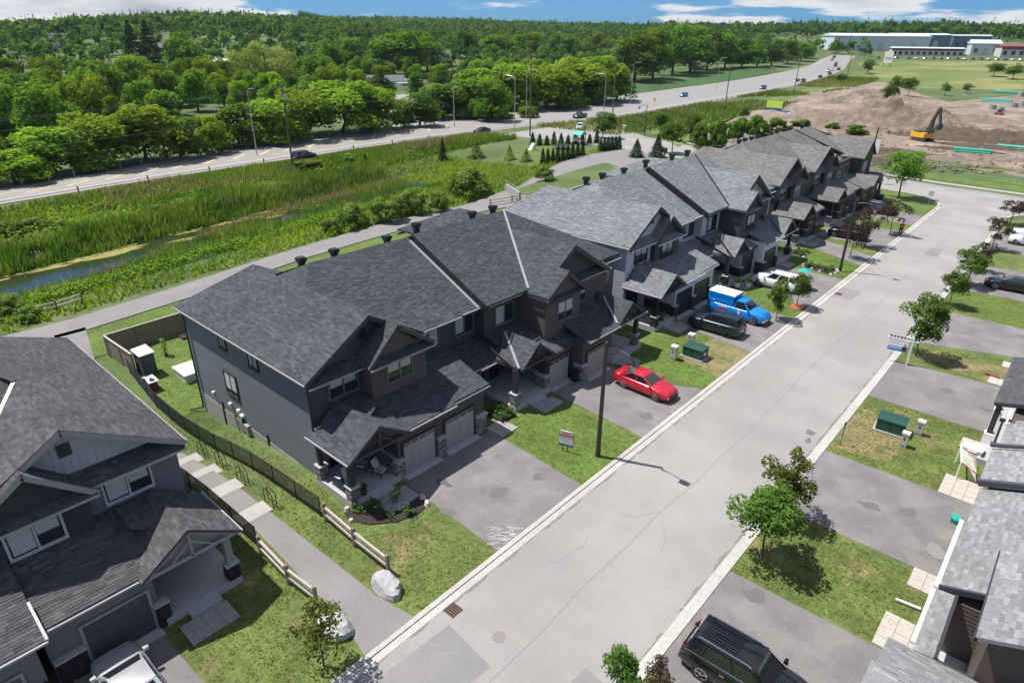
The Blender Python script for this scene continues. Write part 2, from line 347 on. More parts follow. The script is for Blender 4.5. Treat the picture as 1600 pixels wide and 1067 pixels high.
# walkway between the end houses: asphalt with concrete steps down to the back lane
strip('walkway', M_path, [(-16.86, 9.95), (-19, 10.35), (-28.2, 10.75), (-40, 10.4), (-52, 10.5), (-58, 11.5), (-66, 12)], [(-16.86, 12.6), (-19, 12.25), (-28.2, 11.95), (-40, 11.6), (-52, 11.7), (-58, 12.8), (-66, 14.6)], .05, 6)
strip('back_lane', M_path, [(-68, -20), (-65.4, 8), (-65.2, 14), (-66.4, 24), (-69.2, 40), (-70.4, 56), (-69.4, 72), (-65.5, 88), (-63.3, 100), (-64, 112), (-69, 124), (-72, 129)],
      [(-71.6, -20), (-69.2, 8), (-69.0, 14), (-70.4, 24), (-73.4, 40), (-75, 56), (-74.4, 72), (-76.5, 88), (-80, 98), (-82.3, 108), (-82.5, 118), (-80.5, 130)], .05, 6)
drape('rear_lawn', M_lawng, [(-58, 14), (-44, 13.9), (-43.9, 15.5), (-44, 45), (-60, 45), (-59, 20.6)], .06, z=-1.68)
strip('lane_verge', M_lawng, [(-58.6, 12), (-58.6, 30), (-60, 60), (-60, 96), (-62, 112)], [(-65.0, 14), (-66.6, 27), (-70.2, 56), (-65.3, 88), (-63.8, 112)], .02, 8)
strip('trail_lawn', M_lawng, [(-46, 84), (-50, 100), (-58, 126.6)], [(-62, 92), (-62.9, 104), (-69, 126.4)], .03, 4)
strip('yard_lawn', M_lawng, [(-84.5, 101), (-84.8, 116), (-85, 128)], [(-97, 108), (-100, 120), (-101, 128.5)], .03, 4)
# highway with gravel shoulders and hatched median
HN = [at(*p) for p in ((0, 318), (200, 283), (380, 258), (600, 224), (750, 206), (850, 193), (940, 188), (1000, 178), (1100, 160), (1200, 142), (1280, 124), (1316, 108), (1322, 97))]
HF = [at(*p) for p in ((0, 301), (200, 264), (350, 237), (480, 217), (620, 196), (740, 184), (900, 160), (980, 149), (1060, 139), (1160, 125), (1230, 113), (1270, 103), (1282, 95))]
def line2(pts, y):
    for a, b in zip(pts[:-1], pts[1:]):
        if a.y <= y <= b.y: t = (y-a.y)/(b.y-a.y); return a.x+(b.x-a.x)*t
    return pts[0].x if y < pts[0].y else pts[-1].x+(pts[-1].x-pts[-3].x)/(pts[-1].y-pts[-3].y)*(y-pts[-1].y)
def smoothline(pts, lo, hi, n):
    ys = np.linspace(lo, hi, n); xs = np.array([line2(pts, y) for y in ys])
    for _ in range(6): xs[1:-1] = .25*xs[:-2]+.5*xs[1:-1]+.25*xs[2:]
    return list(zip(xs, ys))
HY1 = min(HN[-1].y, HF[-1].y)+60
hn = smoothline(HN, -40, HY1, 110); hf = smoothline(HF, -40, HY1, 110)
def hx(y, f):
    """x across the highway: f=0 near edge, 1 far edge"""
    i = (y+40)/(HY1+40)*109; k = max(0, min(108, int(i))); t = i-k
    return (hn[k][0]*(1-t)+hn[k+1][0]*t)*(1-f)+(hf[k][0]*(1-t)+hf[k+1][0]*t)*f
strip('gravel_shoulder', M_gravel, [(x-1.6, y) for x, y in hf], [(x+1.6, y) for x, y in hn], .05)
strip('highway', M_hwy, hf, hn, .11)
def hline(name, f, wd, y0, y1, m, dash=None):
    mb = MB(); y = y0
    while y < y1:
        e = min(y+(dash[0] if dash else 8), y1); a, b = hx(y, f), hx(e, f)
        mb.quad((a-wd/2, y, ground(a, y)+.135), (a+wd/2, y, ground(a, y)+.135), (b+wd/2, e, ground(b, e)+.135), (b-wd/2, e, ground(b, e)+.135)); y = e+(dash[1] if dash else 0)
    return mb.build(name, m, kind='structure')
hline('edge_line', .1, .16, -30, 118, M_white); hline('edge_line', .93, .16, -30, HY1-30, M_white); hline('edge_line', .1, .16, 175, HY1-30, M_white)
hline('lane_line', .3, .14, -30, 180, M_white, (3, 6)); hline('lane_line', .72, .14, -30, 300, M_white, (3, 6))
mb = MB()
for k in range(19):
    y = 12+k*6.2; f0, f1 = .39, .60
    a = (hx(y, f0), y); b = (hx(y+4.6, f1), y+4.6)
    mb.quad((a[0], a[1], ground(*a)+.135), (a[0], a[1]+.55, ground(*a)+.135), (b[0], b[1]+.55, ground(*b)+.135), (b[0], b[1], ground(*b)+.135))
mb.build('median_hatching', M_yellow, kind='structure'); hline('median_line', .385, .13, -30, 132, M_yellow); hline('median_line', .605, .13, -30, 132, M_yellow)
drape('farm_track', M_gravel, [(hx(134, 1)+1, 134), (hx(146, 1)+1, 148), (hx(140, 1)-9, 143), (hx(128, 1)-24, 131), (hx(128, 1)-24, 128)], .07)
# construction site
strip('construction_ground', M_dirt, [tuple(at(*p)[:2]) for p in ((1095, 205), (1180, 170), (1300, 135), (1380, 128), (1480, 160), (1600, 148))], [tuple(at(*p)[:2]) for p in ((1140, 235), (1210, 240), (1360, 252), (1430, 252), (1500, 262), (1600, 278))], .03, 8)
strip('site_verge', M_lawng, [(60, 147), (-8, 146.5), (-33, 150), (-60, 156)], [(60, 138), (-8, 138.4), (-33, 141.2), (-60, 145.4)], .02, 4)
def mound(px, py, sx, sy, h, m, seed, rot=0, name='dirt_mound'):
    c = at(px, py); r = np.random.default_rng(seed); n = 64
    amp = [(r.uniform(-1, 1), r.uniform(-1, 1), r.uniform(0, 6), r.uniform(.6, 1)) for _ in range(26)]
    xs = np.linspace(-1.15, 1.15, n); v = []; ca, sa = math.cos(rot), math.sin(rot)
    for b in xs:
        for a in xs:
            q = 0
            for i, (fx, fy, ph, am) in enumerate(amp):
                s = 2.5+i*1.5; q += am/(1+i*.26)*math.sin(s*(fx*a+fy*b)+ph)
            rr = max(0, math.hypot(a, b)+.05*q); hh = max(0, 1-rr**1.5)*(1+.26*q)+.075*r.normal()*(rr < 1)
            X, Y = c.x+ca*a*sx-sa*b*sy, c.y+sa*a*sx+ca*b*sy
            v.append((X, Y, ground(X, Y)+h*hh-.12*(rr > 1)))
    i = (np.arange(n-1)[:, None]*n+np.arange(n-1)[None]).ravel()
    return npmesh(name, v, np.stack([i, i+1, i+n+1, i+n], 1), m, kind='structure')
MOUNDS = []
mound(1395, 205, 24, 10, 6.5, M_till, 1, .1); mound(1335, 195, 17, 9, 3.2, M_till, 2, .3); mound(1470, 215, 17, 9, 3.6, M_mud, 3, -.1); mound(1556, 222, 12, 7, 3.2, M_mud, 4)
mound(1345, 160, 22, 12, 4.2, M_dirt, 5, .2); mound(1290, 185, 14, 8, 2.2, M_till, 6, .2); mound(1240, 190, 12, 6, 1.4, M_dirt, 7); mound(1530, 192, 15, 7, 1.8, M_till, 8)
mound(1390, 240, 11, 4, 1.0, M_mud, 9, .3); mound(1540, 232, 13, 3.5, .8, M_mud, 10); mound(1480, 250, 9, 4, .5, M_till, 12); mound(1430, 186, 14, 8, 4.5, M_till, 13)
mound(1360, 250, 10, 3, .7, M_mud, 21, .2); mound(1500, 236, 12, 2.5, .6, M_mud, 22, .1); mound(1200, 180, 10, 5, 1.2, M_dirt, 23); mound(1590, 205, 10, 5, 1.4, M_till, 24)
for i, (a, b, rx, ry) in enumerate(((1450, 255, 9, 3), (1500, 258, 12, 3), (1560, 262, 8, 2.5), (1420, 246, 5, 2), (1590, 244, 7, 2.5), (1330, 205, 8, 5), (1250, 200, 8, 4), (1400, 140, 9, 5), (1300, 150, 10, 5))):
    c = at(a, b); drape('weedy_patch', M_land if i % 2 else M_lawng, [(c.x+rx*(1+.3*math.sin(3*t+i)+.15*math.sin(7*t))*math.cos(t), c.y+ry*(1+.3*math.cos(4*t+i))*math.sin(t)) for t in [k*2*math.pi/22 for k in range(22)]], .07+.004*i)
# clods and rubble over the stripped ground
cv, cf, ct = [], [], []
okt = np.array([(1,0,0),(-1,0,0),(0,1,0),(0,-1,0),(0,0,1),(0,0,-.6)]); oft = [(0,2,4),(2,1,4),(1,3,4),(3,0,4),(2,0,5),(1,2,5),(3,1,5),(0,3,5)]
for k in range(5200):
    c = at(random.uniform(1170, 1600), random.uniform(150, 272)) if k % 2 else at(random.gauss(1400, 75), random.gauss(212, 22))
    if c.y < 147 or c.y > 330: continue
    s = random.choice((.15, .2, .3, .45))*random.uniform(.6, 1.5); v = okt*np.array([s*random.uniform(.6, 1.6), s*random.uniform(.6, 1.6), s*random.uniform(.4, .9)])+RNG.normal(0, s*.15, (6, 3)); a = random.uniform(0, 6.28)
    v = np.stack([v[:, 0]*math.cos(a)-v[:, 1]*math.sin(a)+c.x, v[:, 0]*math.sin(a)+v[:, 1]*math.cos(a)+c.y, v[:, 2]+c.z+.06], 1); b_ = 6*len(cv); cv.append(v); cf += [(i+b_, j+b_, l+b_) for i, j, l in oft]; ct += [random.choice((.5, .7, 1, 1.4))]*8
npmesh('dirt_clods', np.concatenate(cv), np.array(cf), mat('clod', (.17, .13, .1), .95, tone=True), ct, kind='stuff')
def rut(pts, w_=.5):
    P = [at(*p) for p in pts]
    for o in (-1.1, 1.1):
        mb = MB()
        for a, b in zip(P[:-1], P[1:]):
            n = 8; d = (b-a); nn = Vector((-d.y, d.x, 0)).normalized()*o
            for k in range(n):
                u, v = a.lerp(b, k/n)+nn, a.lerp(b, (k+1)/n)+nn; sd_ = nn.normalized()*w_/2; mb.quad(*[(q.x, q.y, ground(q.x, q.y)+.085+.01*random.random()) for q in (u-sd_, v-sd_, v+sd_, u+sd_)])
        mb.build('wheel_rut', M_mud, kind='structure')
rut([(1370, 262), (1420, 240), (1500, 226), (1600, 212)]); rut([(1395, 262), (1450, 246), (1530, 246), (1600, 240)]); rut([(1440, 232), (1370, 236), (1300, 215)]); rut([(1500, 190), (1560, 196), (1600, 200)])
# fields
drape('crop_field', mat('crop_field', (.03, .085, .014), .95, var=.35, scale=.8, var2=.35, scale2=.06, stretch=(1, .25, 1)), [tuple(at(*p)[:2]) for p in ((900, 159), (985, 148), (1060, 138), (1160, 124), (1215, 113), (1210, 103), (1150, 104), (1080, 110), (1010, 125), (940, 146))], .14)
strip('roadside_meadow', mat('roadside_meadow', (.095, .14, .025), .95, var=.3, scale=.8, var2=.2, scale2=.08), [tuple(at(*p)[:2]) for p in ((1000, 200), (1100, 172), (1200, 155), (1290, 132), (1340, 112))], [tuple(at(*p)[:2]) for p in ((1060, 230), (1180, 168), (1270, 150), (1360, 128), (1420, 120))], .03, 6)
strip('field_grass', mat('field_grass', (.115, .15, .032), .95, var=.25, scale=.6, var2=.25, scale2=.03, col2=(.17, .165, .06), mixscale=.03), [tuple(at(*p)[:2]) for p in ((1340, 100), (1420, 96), (1500, 96), (1600, 96))], [tuple(at(*p)[:2]) for p in ((1380, 128), (1440, 138), (1500, 140), (1600, 142))], .05, 4)
drape('parking_lot', M_conc2, [tuple(at(*p)[:2]) for p in ((1480, 104), (1600, 114), (1600, 120), (1540, 108), (1440, 107))], .2)
# water in the ditch
def ditch(y, d): return (d-.17*max(0, y-11), y)
M_water = mat('pond_water', (.022, .032, .014), .06, spec=.7, bump=.06, bscale=1.6)
M_algae = mat('pond_algae', (.2, .185, .05), .85, var=.3, scale=2)
strip_y = [-40, -20, 0, 12, 24, 36, 48, 60, 72, 82]
mb = MB(); L = [ditch(y, -77.6) for y in strip_y]; Rr = [ditch(y, -92.5) for y in strip_y]; n = len(L)
mb.add([(x, y, -2.62) for x, y in Rr]+[(x, y, -2.62) for x, y in L], [(i, n+i, n+i+1, i+1) for i in range(n-1)]); mb.build('pond_water', M_water, kind='structure')
mb = MB()
for k in range(40):
    y = random.uniform(-4, 60); d = random.choice((-90.2, -89.8, -90.5, -89.4)) if y < 24 else random.uniform(-91, -86.5)
    cx, cy = ditch(y, d); rx, ry = random.uniform(.25, .7), random.uniform(.8, 2.6); ph = random.uniform(0, 6)
    mb.add([(cx+rx*(1+.3*math.sin(3*t+ph))*math.cos(t), cy+ry*(1+.3*math.cos(4*t+ph))*math.sin(t), -2.612+.0007*k) for t in [i*2*math.pi/14 for i in range(14)]], [tuple(range(14))])
mb.build('pond_algae', M_algae, kind='stuff')
# ------------------------------------------------------------------ townhouses
class XF:
    """places a block drawn in its own frame (front towards +X) on its lot"""
    def __init__(s, Y0, sy=1.0, dx=0.0, sz=1.0, du=0.0): s.p = (Y0, sy, dx, sz, du); s.flip = sy < 0
    def __call__(s, v):
        Y0, sy, dx, sz, du = s.p; o = v.copy(); o[:, 0] = v[:, 0]+dx; o[:, 1] = Y0+sy*(v[:, 1]+du-15.1); o[:, 2] = v[:, 2]*sz; return o
PAL = {
 'A': dict(roof=(.058, .062, .072), side=(.15, .168, .19), front=(.052, .052, .054), bump=(.088, .075, .063), batten=(.06, .062, .058), trim=(.03, .03, .033), gutter=(.3, .295, .285), frame=(.12, .118, .112), door=(.30, .29, .285), stone=(.2, .195, .19), flash=(.27, .28, .3)),
 'B': dict(roof=(.165, .172, .185), side=(.36, .38, .42), front=(.5, .51, .53), bump=(.05, .052, .056), batten=(.5, .51, .53), trim=(.012, .012, .013), gutter=(.5, .5, .5), frame=(.012, .012, .013), door=(.022, .021, .021), stone=(.035, .035, .037), flash=(.012, .012, .013)),
 'C': dict(roof=(.15, .147, .145), side=(.045, .04, .037), front=(.05, .044, .04), bump=(.045, .04, .037), batten=(.045, .04, .037), trim=(.012, .012, .012), gutter=(.04, .04, .04), frame=(.3, .29, .27), door=(.06, .05, .045), stone=(.1, .09, .085), flash=(.05, .048, .047)),
 'L': dict(roof=(.07, .067, .071), side=(.13, .13, .145), front=(.13, .125, .14), bump=(.034, .034, .038), batten=(.33, .35, .37), trim=(.24, .235, .245), gutter=(.3, .3, .31), frame=(.42, .415, .42), door=(.06, .06, .066), stone=(.022, .02, .02), flash=(.26, .26, .28)),
 'R': dict(roof=(.205, .205, .21), side=(.08, .06, .052), front=(.085, .066, .057), bump=(.1, .08, .07), batten=(.1, .08, .07), trim=(.035, .036, .04), gutter=(.7, .7, .7), frame=(.1, .1, .1), door=(.3, .3, .3), stone=(.3, .28, .26), flash=(.06, .065, .075)),
}
TONES = (.74, .84, .92, .98, 1.04, 1.14, 1.32)
class Bld:
    def __init__(s, key, label, xf, base, tabs=(.15, .33)):
        s.k = key; s.p = PAL[key]; s.xf = xf; s.tabs = tabs; s.parts = {}; s.pieces = []; s.roofs = []; s.single = 300; s.fw = 1
        s.root = thing('townhouse_row', label, 'townhouse', base)
        P = s.p
        s.m = {'roof': mat('shingle_'+key, P['roof'], .95, tone=True, var=.28, scale=22, var2=.13, scale2=.35, spec=.25), 'side': mat('lap_siding_'+key, P['side'], .62, var=.05, scale=2, tone=True),
               'front': mat('front_siding_'+key, P['front'], .65, var=.05, scale=2, tone=True), 'bump': mat('shake_siding_'+key, P['bump'], .8, var=.12, scale=6, tone=True), 'batten': mat('board_and_batten_'+key, P['batten'], .65, var=.05, scale=2, tone=True),
               'trim': mat('trim_'+key, P['trim'], .55), 'gutter': mat('gutter_'+key, P['gutter'], .4), 'frame': mat('window_frame_'+key, P['frame'], .5), 'door': mat('garage_door_'+key, P['door'], .5, var=.03),
               'stone': mat('stone_'+key, P['stone'], .9, tone=True, var=.2, scale=9), 'flash': mat('flashing_'+key, P['flash'], .4), 'conc': M_conc2, 'capst': mat('stone_cap', (.36, .355, .35), .85), 'vent': mat('roof_vent_black', (.012, .012, .013), .5),
               'glass': glassmat('window_glass'), 'blind': mat('window_blind', (.5, .51, .49), .8), 'found': M_conc, 'sconc': mat('porch_concrete', (.36, .365, .37), .85, var=.06)}
    def mb(s):
        if s.fw == 1: return MB(s.xf)
        k = s.fw; base = s.xf
        class Q:
            flip = base.flip
            def __call__(q, v): o = v*k; o[:, 2] = CAM_H-k*(CAM_H-v[:, 2]); return base(o)
        return MB(Q())
    def get(s, name, m):
        if name in ('siding_boards', 'stones'):
            if (name, m, s.fw) not in s.parts: s.parts[(name, m, s.fw)] = s.mb()
            return s.parts[(name, m, s.fw)]
        q = s.mb(); s.pieces.append((name, m, q)); return q
    def flush(s):
        for (n, m, _), q in s.parts.items(): q.build(n, s.m[m], s.root, kind='stuff')
        for n, m, q in s.pieces:
            if q.v: q.build(n, s.m[m], s.root)
        left = s.single
        for r, t, m in s.roofs:
            ro = r.build('roof', s.m[m], s.root)
            if not t.v: continue
            if left > 0 and s.k == 'R':
                # the largest shingles, each one an object of its own
                W = t.xf(np.array(t.v))
                groups = []
                for gi, (f, tn) in enumerate(zip(t.f, t.t)):
                    if t.lead[gi]: groups.append([])
                    groups[-1].append(gi)
                def dist(g): p = W[t.f[g[0]][0]]; return math.hypot(p[0], p[1]-21)+(4 if p[0] > 2.3 else 0)
                groups.sort(key=dist); take = groups[:left]; rest = groups[left:]; left -= len(take)
                for g in take:
                    q = MB(s.xf); idx = sorted({i for k in g for i in t.f[k]}); mp_ = {i: n for n, i in enumerate(idx)}
                    q.v = [t.v[i] for i in idx]; q.f = [tuple(mp_[i] for i in t.f[k]) for k in g]; q.t = [t.t[k] for k in g]; q.build('shingle', s.m[m], ro)
                t.f = [t.f[k] for g in rest for k in g]; t.t = [t.t[k] for g in rest for k in g]
            if t.f: t.build('shingles', s.m[m], ro, kind='stuff')
    # ---- roofs: z = z0 + a (x-x0) + b (y-y0) over an outline
    def rp(s, xy, p0, a, b, tabs=True, th=.15, m='roof'):
        x0, y0, z0 = p0; Z = lambda x, y: z0+a*(x-x0)+b*(y-y0)
        ar = sum(xy[i][0]*xy[(i+1) % len(xy)][1]-xy[(i+1) % len(xy)][0]*xy[i][1] for i in range(len(xy)))
        if ar < 0: xy = xy[::-1]
        R_ = s.mb().prism([(x, y, Z(x, y)-th) for x, y in xy], (0, 0, th)); T = s.mb(); T.lead = []; s.roofs.append((R_, T, m))
        if not tabs: return
        n = Vector((-a, -b, 1)).normalized(); v = Vector((a, b, 0))
        up = Vector((0, 0, 1)); u = up.cross(n).normalized(); vv = n.cross(u).normalized(); o = Vector((x0, y0, z0))
        poly = [((Vector((x, y, Z(x, y)))-o).dot(u), (Vector((x, y, Z(x, y)))-o).dot(vv)) for x, y in xy]
        ar = sum(poly[i][0]*poly[(i+1) % len(poly)][1]-poly[(i+1) % len(poly)][0]*poly[i][1] for i in range(len(poly)))
        if ar < 0: poly = poly[::-1]
        E, W = s.tabs; vmin = min(q[1] for q in poly); vmax = max(q[1] for q in poly)
        k = 0; y = vmin
        def clip(pg, ax, lim, sg):
            r = []
            for i in range(len(pg)):
                A = pg[i]; B = pg[(i+1) % len(pg)]; da = sg*(A[ax]-lim); db = sg*(B[ax]-lim)
                if da <= 1e-9: r.append(A)
                if (da < -1e-9 and db > 1e-9) or (da > 1e-9 and db < -1e-9):
                    t = da/(da-db); r.append((A[0]+(B[0]-A[0])*t, A[1]+(B[1]-A[1])*t))
            return r
        def P(q, h): r = o+u*q[0]+vv*q[1]+n*h; return (r.x, r.y, r.z)
        while y < vmax-.01:
            cs = clip(clip(poly, 1, y, -1), 1, y+E, 1)
            if len(cs) >= 3:
                ul = min(q[0] for q in cs); uh = max(q[0] for q in cs)
                x = ul-random.uniform(0, W)
                while x < uh:
                    w_ = W*random.uniform(.55, 1.5); pg = clip(clip(cs, 0, x+.004, -1), 0, x+w_, 1); x += w_
                    if len(pg) < 3: continue
                    hb = random.choice((.010, .014, .022)); tn = random.choice(TONES)*(1 if s.k not in 'RBC' else 0)+(0 if s.k not in 'RBC' else .25+.75*random.choice(TONES))
                    top = [P(q, .003+hb*(1-(q[1]-y)/E)) for q in pg]; T.add(top, [tuple(range(len(top)))], tn); T.lead.append(True)
                    lo = [q for q in pg if q[1] < y+1e-6]
                    if len(lo) >= 2:
                        a_, b_ = min(lo), max(lo); T.add([P(a_, -.002), P(b_, -.002), P(b_, .003+hb), P(a_, .003+hb)], [(0, 1, 2, 3)], tn*.8); T.lead.append(False)
            y += E; k += 1
    def strip3(s, p0, p1, wd=.11, ht=.05, name='flashing', m='flash'): s.get(name, m).bar(p0, p1, wd, ht)
    def gutter(s, p0, p1, m='gutter', r=.085): s.get('gutter', m).bar(p0, p1, r, r)
    def fascia(s, p0, p1, m='trim', wd=.06, ht=.24): s.get('fascia', m).bar(p0, p1, wd, ht)
    # ---- walls
    def vol(s, x0, x1, y0, y1, z0, z1, m='front'): s.get('wall', m).box(x0, x1, y0, y1, z0, z1)
    def laps(s, face, c, a0, a1, z0, z1, m, e=.16, single=False, holes=()):
        """lap boards on a wall; face 'x': wall looks to +X at x=c, 'y': wall looks to -Y at y=c, 'Y': to +Y"""
        z = z0; 
        while z < z1-.02:
            t = min(z+e, z1); tn = random.uniform(.95, 1.05); mb = s.mb() if single else s.get('siding_boards', m)
            segs = [(a0, a1)]
            for h in holes:
                if h[2] < t-.02 and h[3] > z+.02:
                    ns = []
                    for (p, q) in segs:
                        if h[0] > p and h[1] < q: ns += [(p, h[0]), (h[1], q)]
                        else: ns.append((p, q))
                    segs = ns
            for p, q in segs:
                if face == 'x': vs = [(c, p, z), (c+.016, p, z), (c+.003, p, t), (c, p, t)]; vec = (0, q-p, 0)
                elif face == 'y': vs = [(p, c, z), (p, c, t), (p, c-.001, t), (p, c-.105*e, z)]; vec = (q-p, 0, 0)
                else: vs = [(p, c, z), (p, c+.026, z), (p, c+.006, t), (p, c, t)]; vec = (q-p, 0, 0)
                mb.prism(vs, vec, tn)
            if single: mb.build('siding_board', s.m[m], s.wallob())
            z = t
    def wallob(s):
        if not hasattr(s, '_w'):
            s._w = None
        return s._w or s.root
    def battens(s, c, y0, y1, zf, z0, m='batten', e=.3, face='x'):
        y = y0
        while y < y1:
            t = zf(y+.02)
            if t > z0+.05: s.get('siding_boards', m).box(c, c+.022, y, y+.045, z0, t)
            y += e
    def tri(s, x0, x1, ya, yb, yp, z0, zp, m):
        """gable wall from ya to yb with the peak at yp"""
        s.get('wall', m).prism([(x0, ya, z0), (x0, yb, z0), (x0, yp, zp)], (x1-x0, 0, 0))
    def win(s, face, c, a0, a1, z0, z1, mull=1, blind=None, deep=.07, fm='frame'):
        def bx(mb, p, q, r, t, n0, n1):
            if face == 'x': mb.box(c+n0, c+n1, p, q, r, t)
            elif face == 'y': mb.box(p, q, c-n1, c-n0, r, t)
            else: mb.box(p, q, c+n0, c+n1, r, t)
        f = s.mb(); w_ = .10
        bx(f, a0-w_, a1+w_, z1, z1+w_, -.03, deep); bx(f, a0-w_, a1+w_, z0-w_-.03, z0, -.03, deep+.02); bx(f, a0-w_, a0, z0, z1, -.03, deep); bx(f, a1, a1+w_, z0, z1, -.03, deep)
        for k in range(mull):
            m_ = a0+(a1-a0)*(k+1)/(mull+1); bx(f, m_-.045, m_+.045, z0, z1, -.02, deep-.012)
        fo = f.build('window', s.m[fm], s.root)
        n = mull+1
        for k in range(n):
            p = a0+(a1-a0)*k/n; q = a0+(a1-a0)*(k+1)/n; g = s.mb(); bx(g, p+.001, q-.001, z0+.001, z1-.001, .004, .03); g.build('pane', s.m['glass'], fo)
            if blind and blind[k % len(blind)]:
                b = s.mb(); zz = z1-(z1-z0)*blind[k % len(blind)]; h = z1-.03
                while h > zz: bx(b, p+.07, q-.07, max(h-.085, zz), h, .031, .036); h -= .11
                b.build('blind', s.m['blind'], fo)
        return fo
    def garage(s, x, y0, y1, h=2.15, wn=True):
        d = s.mb().box(x-.1, x, y0, y1, .05, h).build('garage_door', s.m['door'], s.root)
        rows, cols = 4, 4
        for r in range(rows):
            for c in range(cols):
                a = y0+(y1-y0)*c/cols; b = y0+(y1-y0)*(c+1)/cols; z0 = .05+(h-.05)*r/rows; z1 = .05+(h-.05)*(r+1)/rows
                if r == rows-1 and wn: s.mb().box(x, x+.012, a+.05, b-.05, z0+.27, z1-.09).build('door_pane', s.m['glass'], d)
                else: s.mb().box(x, x+.022, a+.035, b-.035, z0+.03, z1-.03).build('door_panel', s.m['door'], d)
        s.get('door_trim', 'trim').box(x-.02, x+.06, y0-.12, y0, 0, h+.12); s.get('door_trim', 'trim').box(x-.02, x+.06, y1, y1+.12, 0, h+.12); s.get('door_trim', 'trim').box(x-.02, x+.055, y0, y1, h, h+.12)
        s.get('garage_apron', 'sconc').box(x-.05, x+.55, y0-.15, y1+.15, -.02, .035)
    def stones(s, face, c, a0, a1, z0, z1, e=.11, w_=.34):
        t = s.get('stones', 'stone'); z = z0; tt = (.45, .65, .8, 1, 1.2, 1.45)
        while z < z1-.02:
            h = min(e, z1-z); x = a0-random.uniform(0, w_)
            while x < a1:
                q = x+w_*random.uniform(.5, 1.3); p0 = max(x, a0); p1 = min(q, a1)-.012; x = q
                if p1-p0 < .03: continue
                d = random.uniform(.02, .045); tn = random.choice(tt)
                if face == 'x': t.box(c, c+d, p0, p1, z, z+h-.012, tn)
                elif face == 'y': t.box(p0, p1, c-d, c, z, z+h-.012, tn)
                else: t.box(p0, p1, c, c+d, z, z+h-.012, tn)
            z += h
    def pier(s, x, y, w_, z0, z1, col=True, top=3.1):
        g = s.mb().box(x-w_/2, x+w_/2, y-w_/2, y+w_/2, z0, z1).build('porch_pier', s.m['stone'], s.root)
        s.stones('x', x+w_/2, y-w_/2, y+w_/2, z0, z1); s.stones('y', y-w_/2, x-w_/2, x+w_/2, z0, z1); s.stones('Y', y+w_/2, x-w_/2, x+w_/2, z0, z1)
        s.mb().box(x-w_/2-.07, x+w_/2+.07, y-w_/2-.07, y+w_/2+.07, z1, z1+.09).build('pier_cap', s.m['capst'], g)
        if col: s.mb().slab([(x-.16, y-.16), (x+.16, y-.16), (x+.16, y+.16), (x-.16, y+.16)], z1+.09, top).build('porch_column', s.m['trim'], s.root)
    def vents(s, pts, z):
        zb_ = z
        for x, y in pts:
            z = zb_+(.4 if 29 < y < 40 and s.k != 'C' else 0)
            v = s.mb().box(x-.17, x+.17, y-.17, y+.17, z-.5, z+.12).build('roof_vent', s.m['vent'], s.root)
            t = s.mb().box(x-.22, x+.22, y-.22, y+.22, z+.1, z+.24).box(x-.28, x+.28, y-.28, y+.28, z+.235, z+.42); t.slab([(x-.22, y-.22), (x+.22, y-.22), (x+.22, y+.22), (x-.22, y+.22)], z+.42, z+.47); t.build('vent_cap', s.m['vent'], v)
    def door(s, x, y0, y1, z0, h=2.1):
        d = s.mb().box(x-.02, x+.05, y0, y1, z0, z0+h).build('front_door', mat('door_black', (.015, .015, .016), .4), s.root)
        s.mb().box(x+.05, x+.06, y0+.2, y1-.2, z0+1.1, z0+1.9).build('door_pane', s.m['glass'], d); s.mb().box(x+.05, x+.1, y1-.12, y1-.07, z0+.95, z0+1.15).build('handle', s.m['capst'], d)
        s.win('x', x, y1+.12, y1+.45, z0+.2, z0+2.0, 0)
    def pavers(s, x0, x1, y0, y1, z, sx=.6, sy=.6, m='conc'):
        """front walk of concrete slabs"""
        y = y0
        while y < y1-.05:
            x = x0; ye = min(y+sy, y1)
            while x < x1-.05:
                xe = min(x+sx, x1); s.mb().box(x+.008, xe-.008, y+.008, ye-.008, -.03, z+random.uniform(-.004, .006)).build('walk_slab', s.m[m], s.root); x = xe
            y = ye
    def truss(s, x, ya, yb, yp, z0, zp):
        for p, q, u, v in (((x, ya, z0), (x, yb, z0), .1, .16), ((x, yp, z0), (x, yp, zp-.15), .1, .1), ((x, yp-.9, z0+.05), (x, yp, zp-.5), .08, .08), ((x, yp+.9, z0+.05), (x, yp, zp-.5), .08, .08),
                           ((x+.05, ya-.1, z0-.02), (x+.05, yp, zp), .06, .2), ((x+.05, yb+.1, z0-.02), (x+.05, yp, zp), .06, .2)): s.get('truss_beam', 'trim').bar(p, q, u, v)
        s.get('porch_gable', 'trim').prism([(x-.25, ya, z0), (x-.25, yb, z0), (x-.25, yp, zp-.1)], (.06, 0, 0))

    # ---- an end home: two-storey gable front with a smaller gabled bump-out, porch under its own gable, one garage
    def end_home(s, y=0.0, two=True, win_blind=(.5, .5), tabs=True, cap=True):
        D = y; X = -28.5
        # gable roof over the end: left plane, right plane, pent skirt
        s.rp([(-28.0, 15.1+D), (-28.0, 19.5+D), (-34.2, 19.5+D), (-40.8, 19.5+D), (-44.2, 15.1+D)], (-28, 15.1+D, 6.5), 0, .602)
        s.rp([(-28.0, 19.5+D), (-28.0, 23.4+D), (-34.2, 23.4+D), (-35, 19.5+D)], (-28, 19.5+D, 9.149), 0, -.602, tabs)
        s.rp([(-27.9, 15.2+D), (-27.9, 23+D), (-28.75, 23+D), (-28.75, 15.2+D)], (-27.9, 15+D, 6.22), -.55, 0)
        s.tri(-28.9, -28.72, 15.5+D, 23.5+D, 19.5+D, 6.4, 8.9, 'batten'); s.battens(-28.72, 15.7+D, 23.2+D, lambda q: 8.9-.62*abs(q-19.5-D), 6.7)
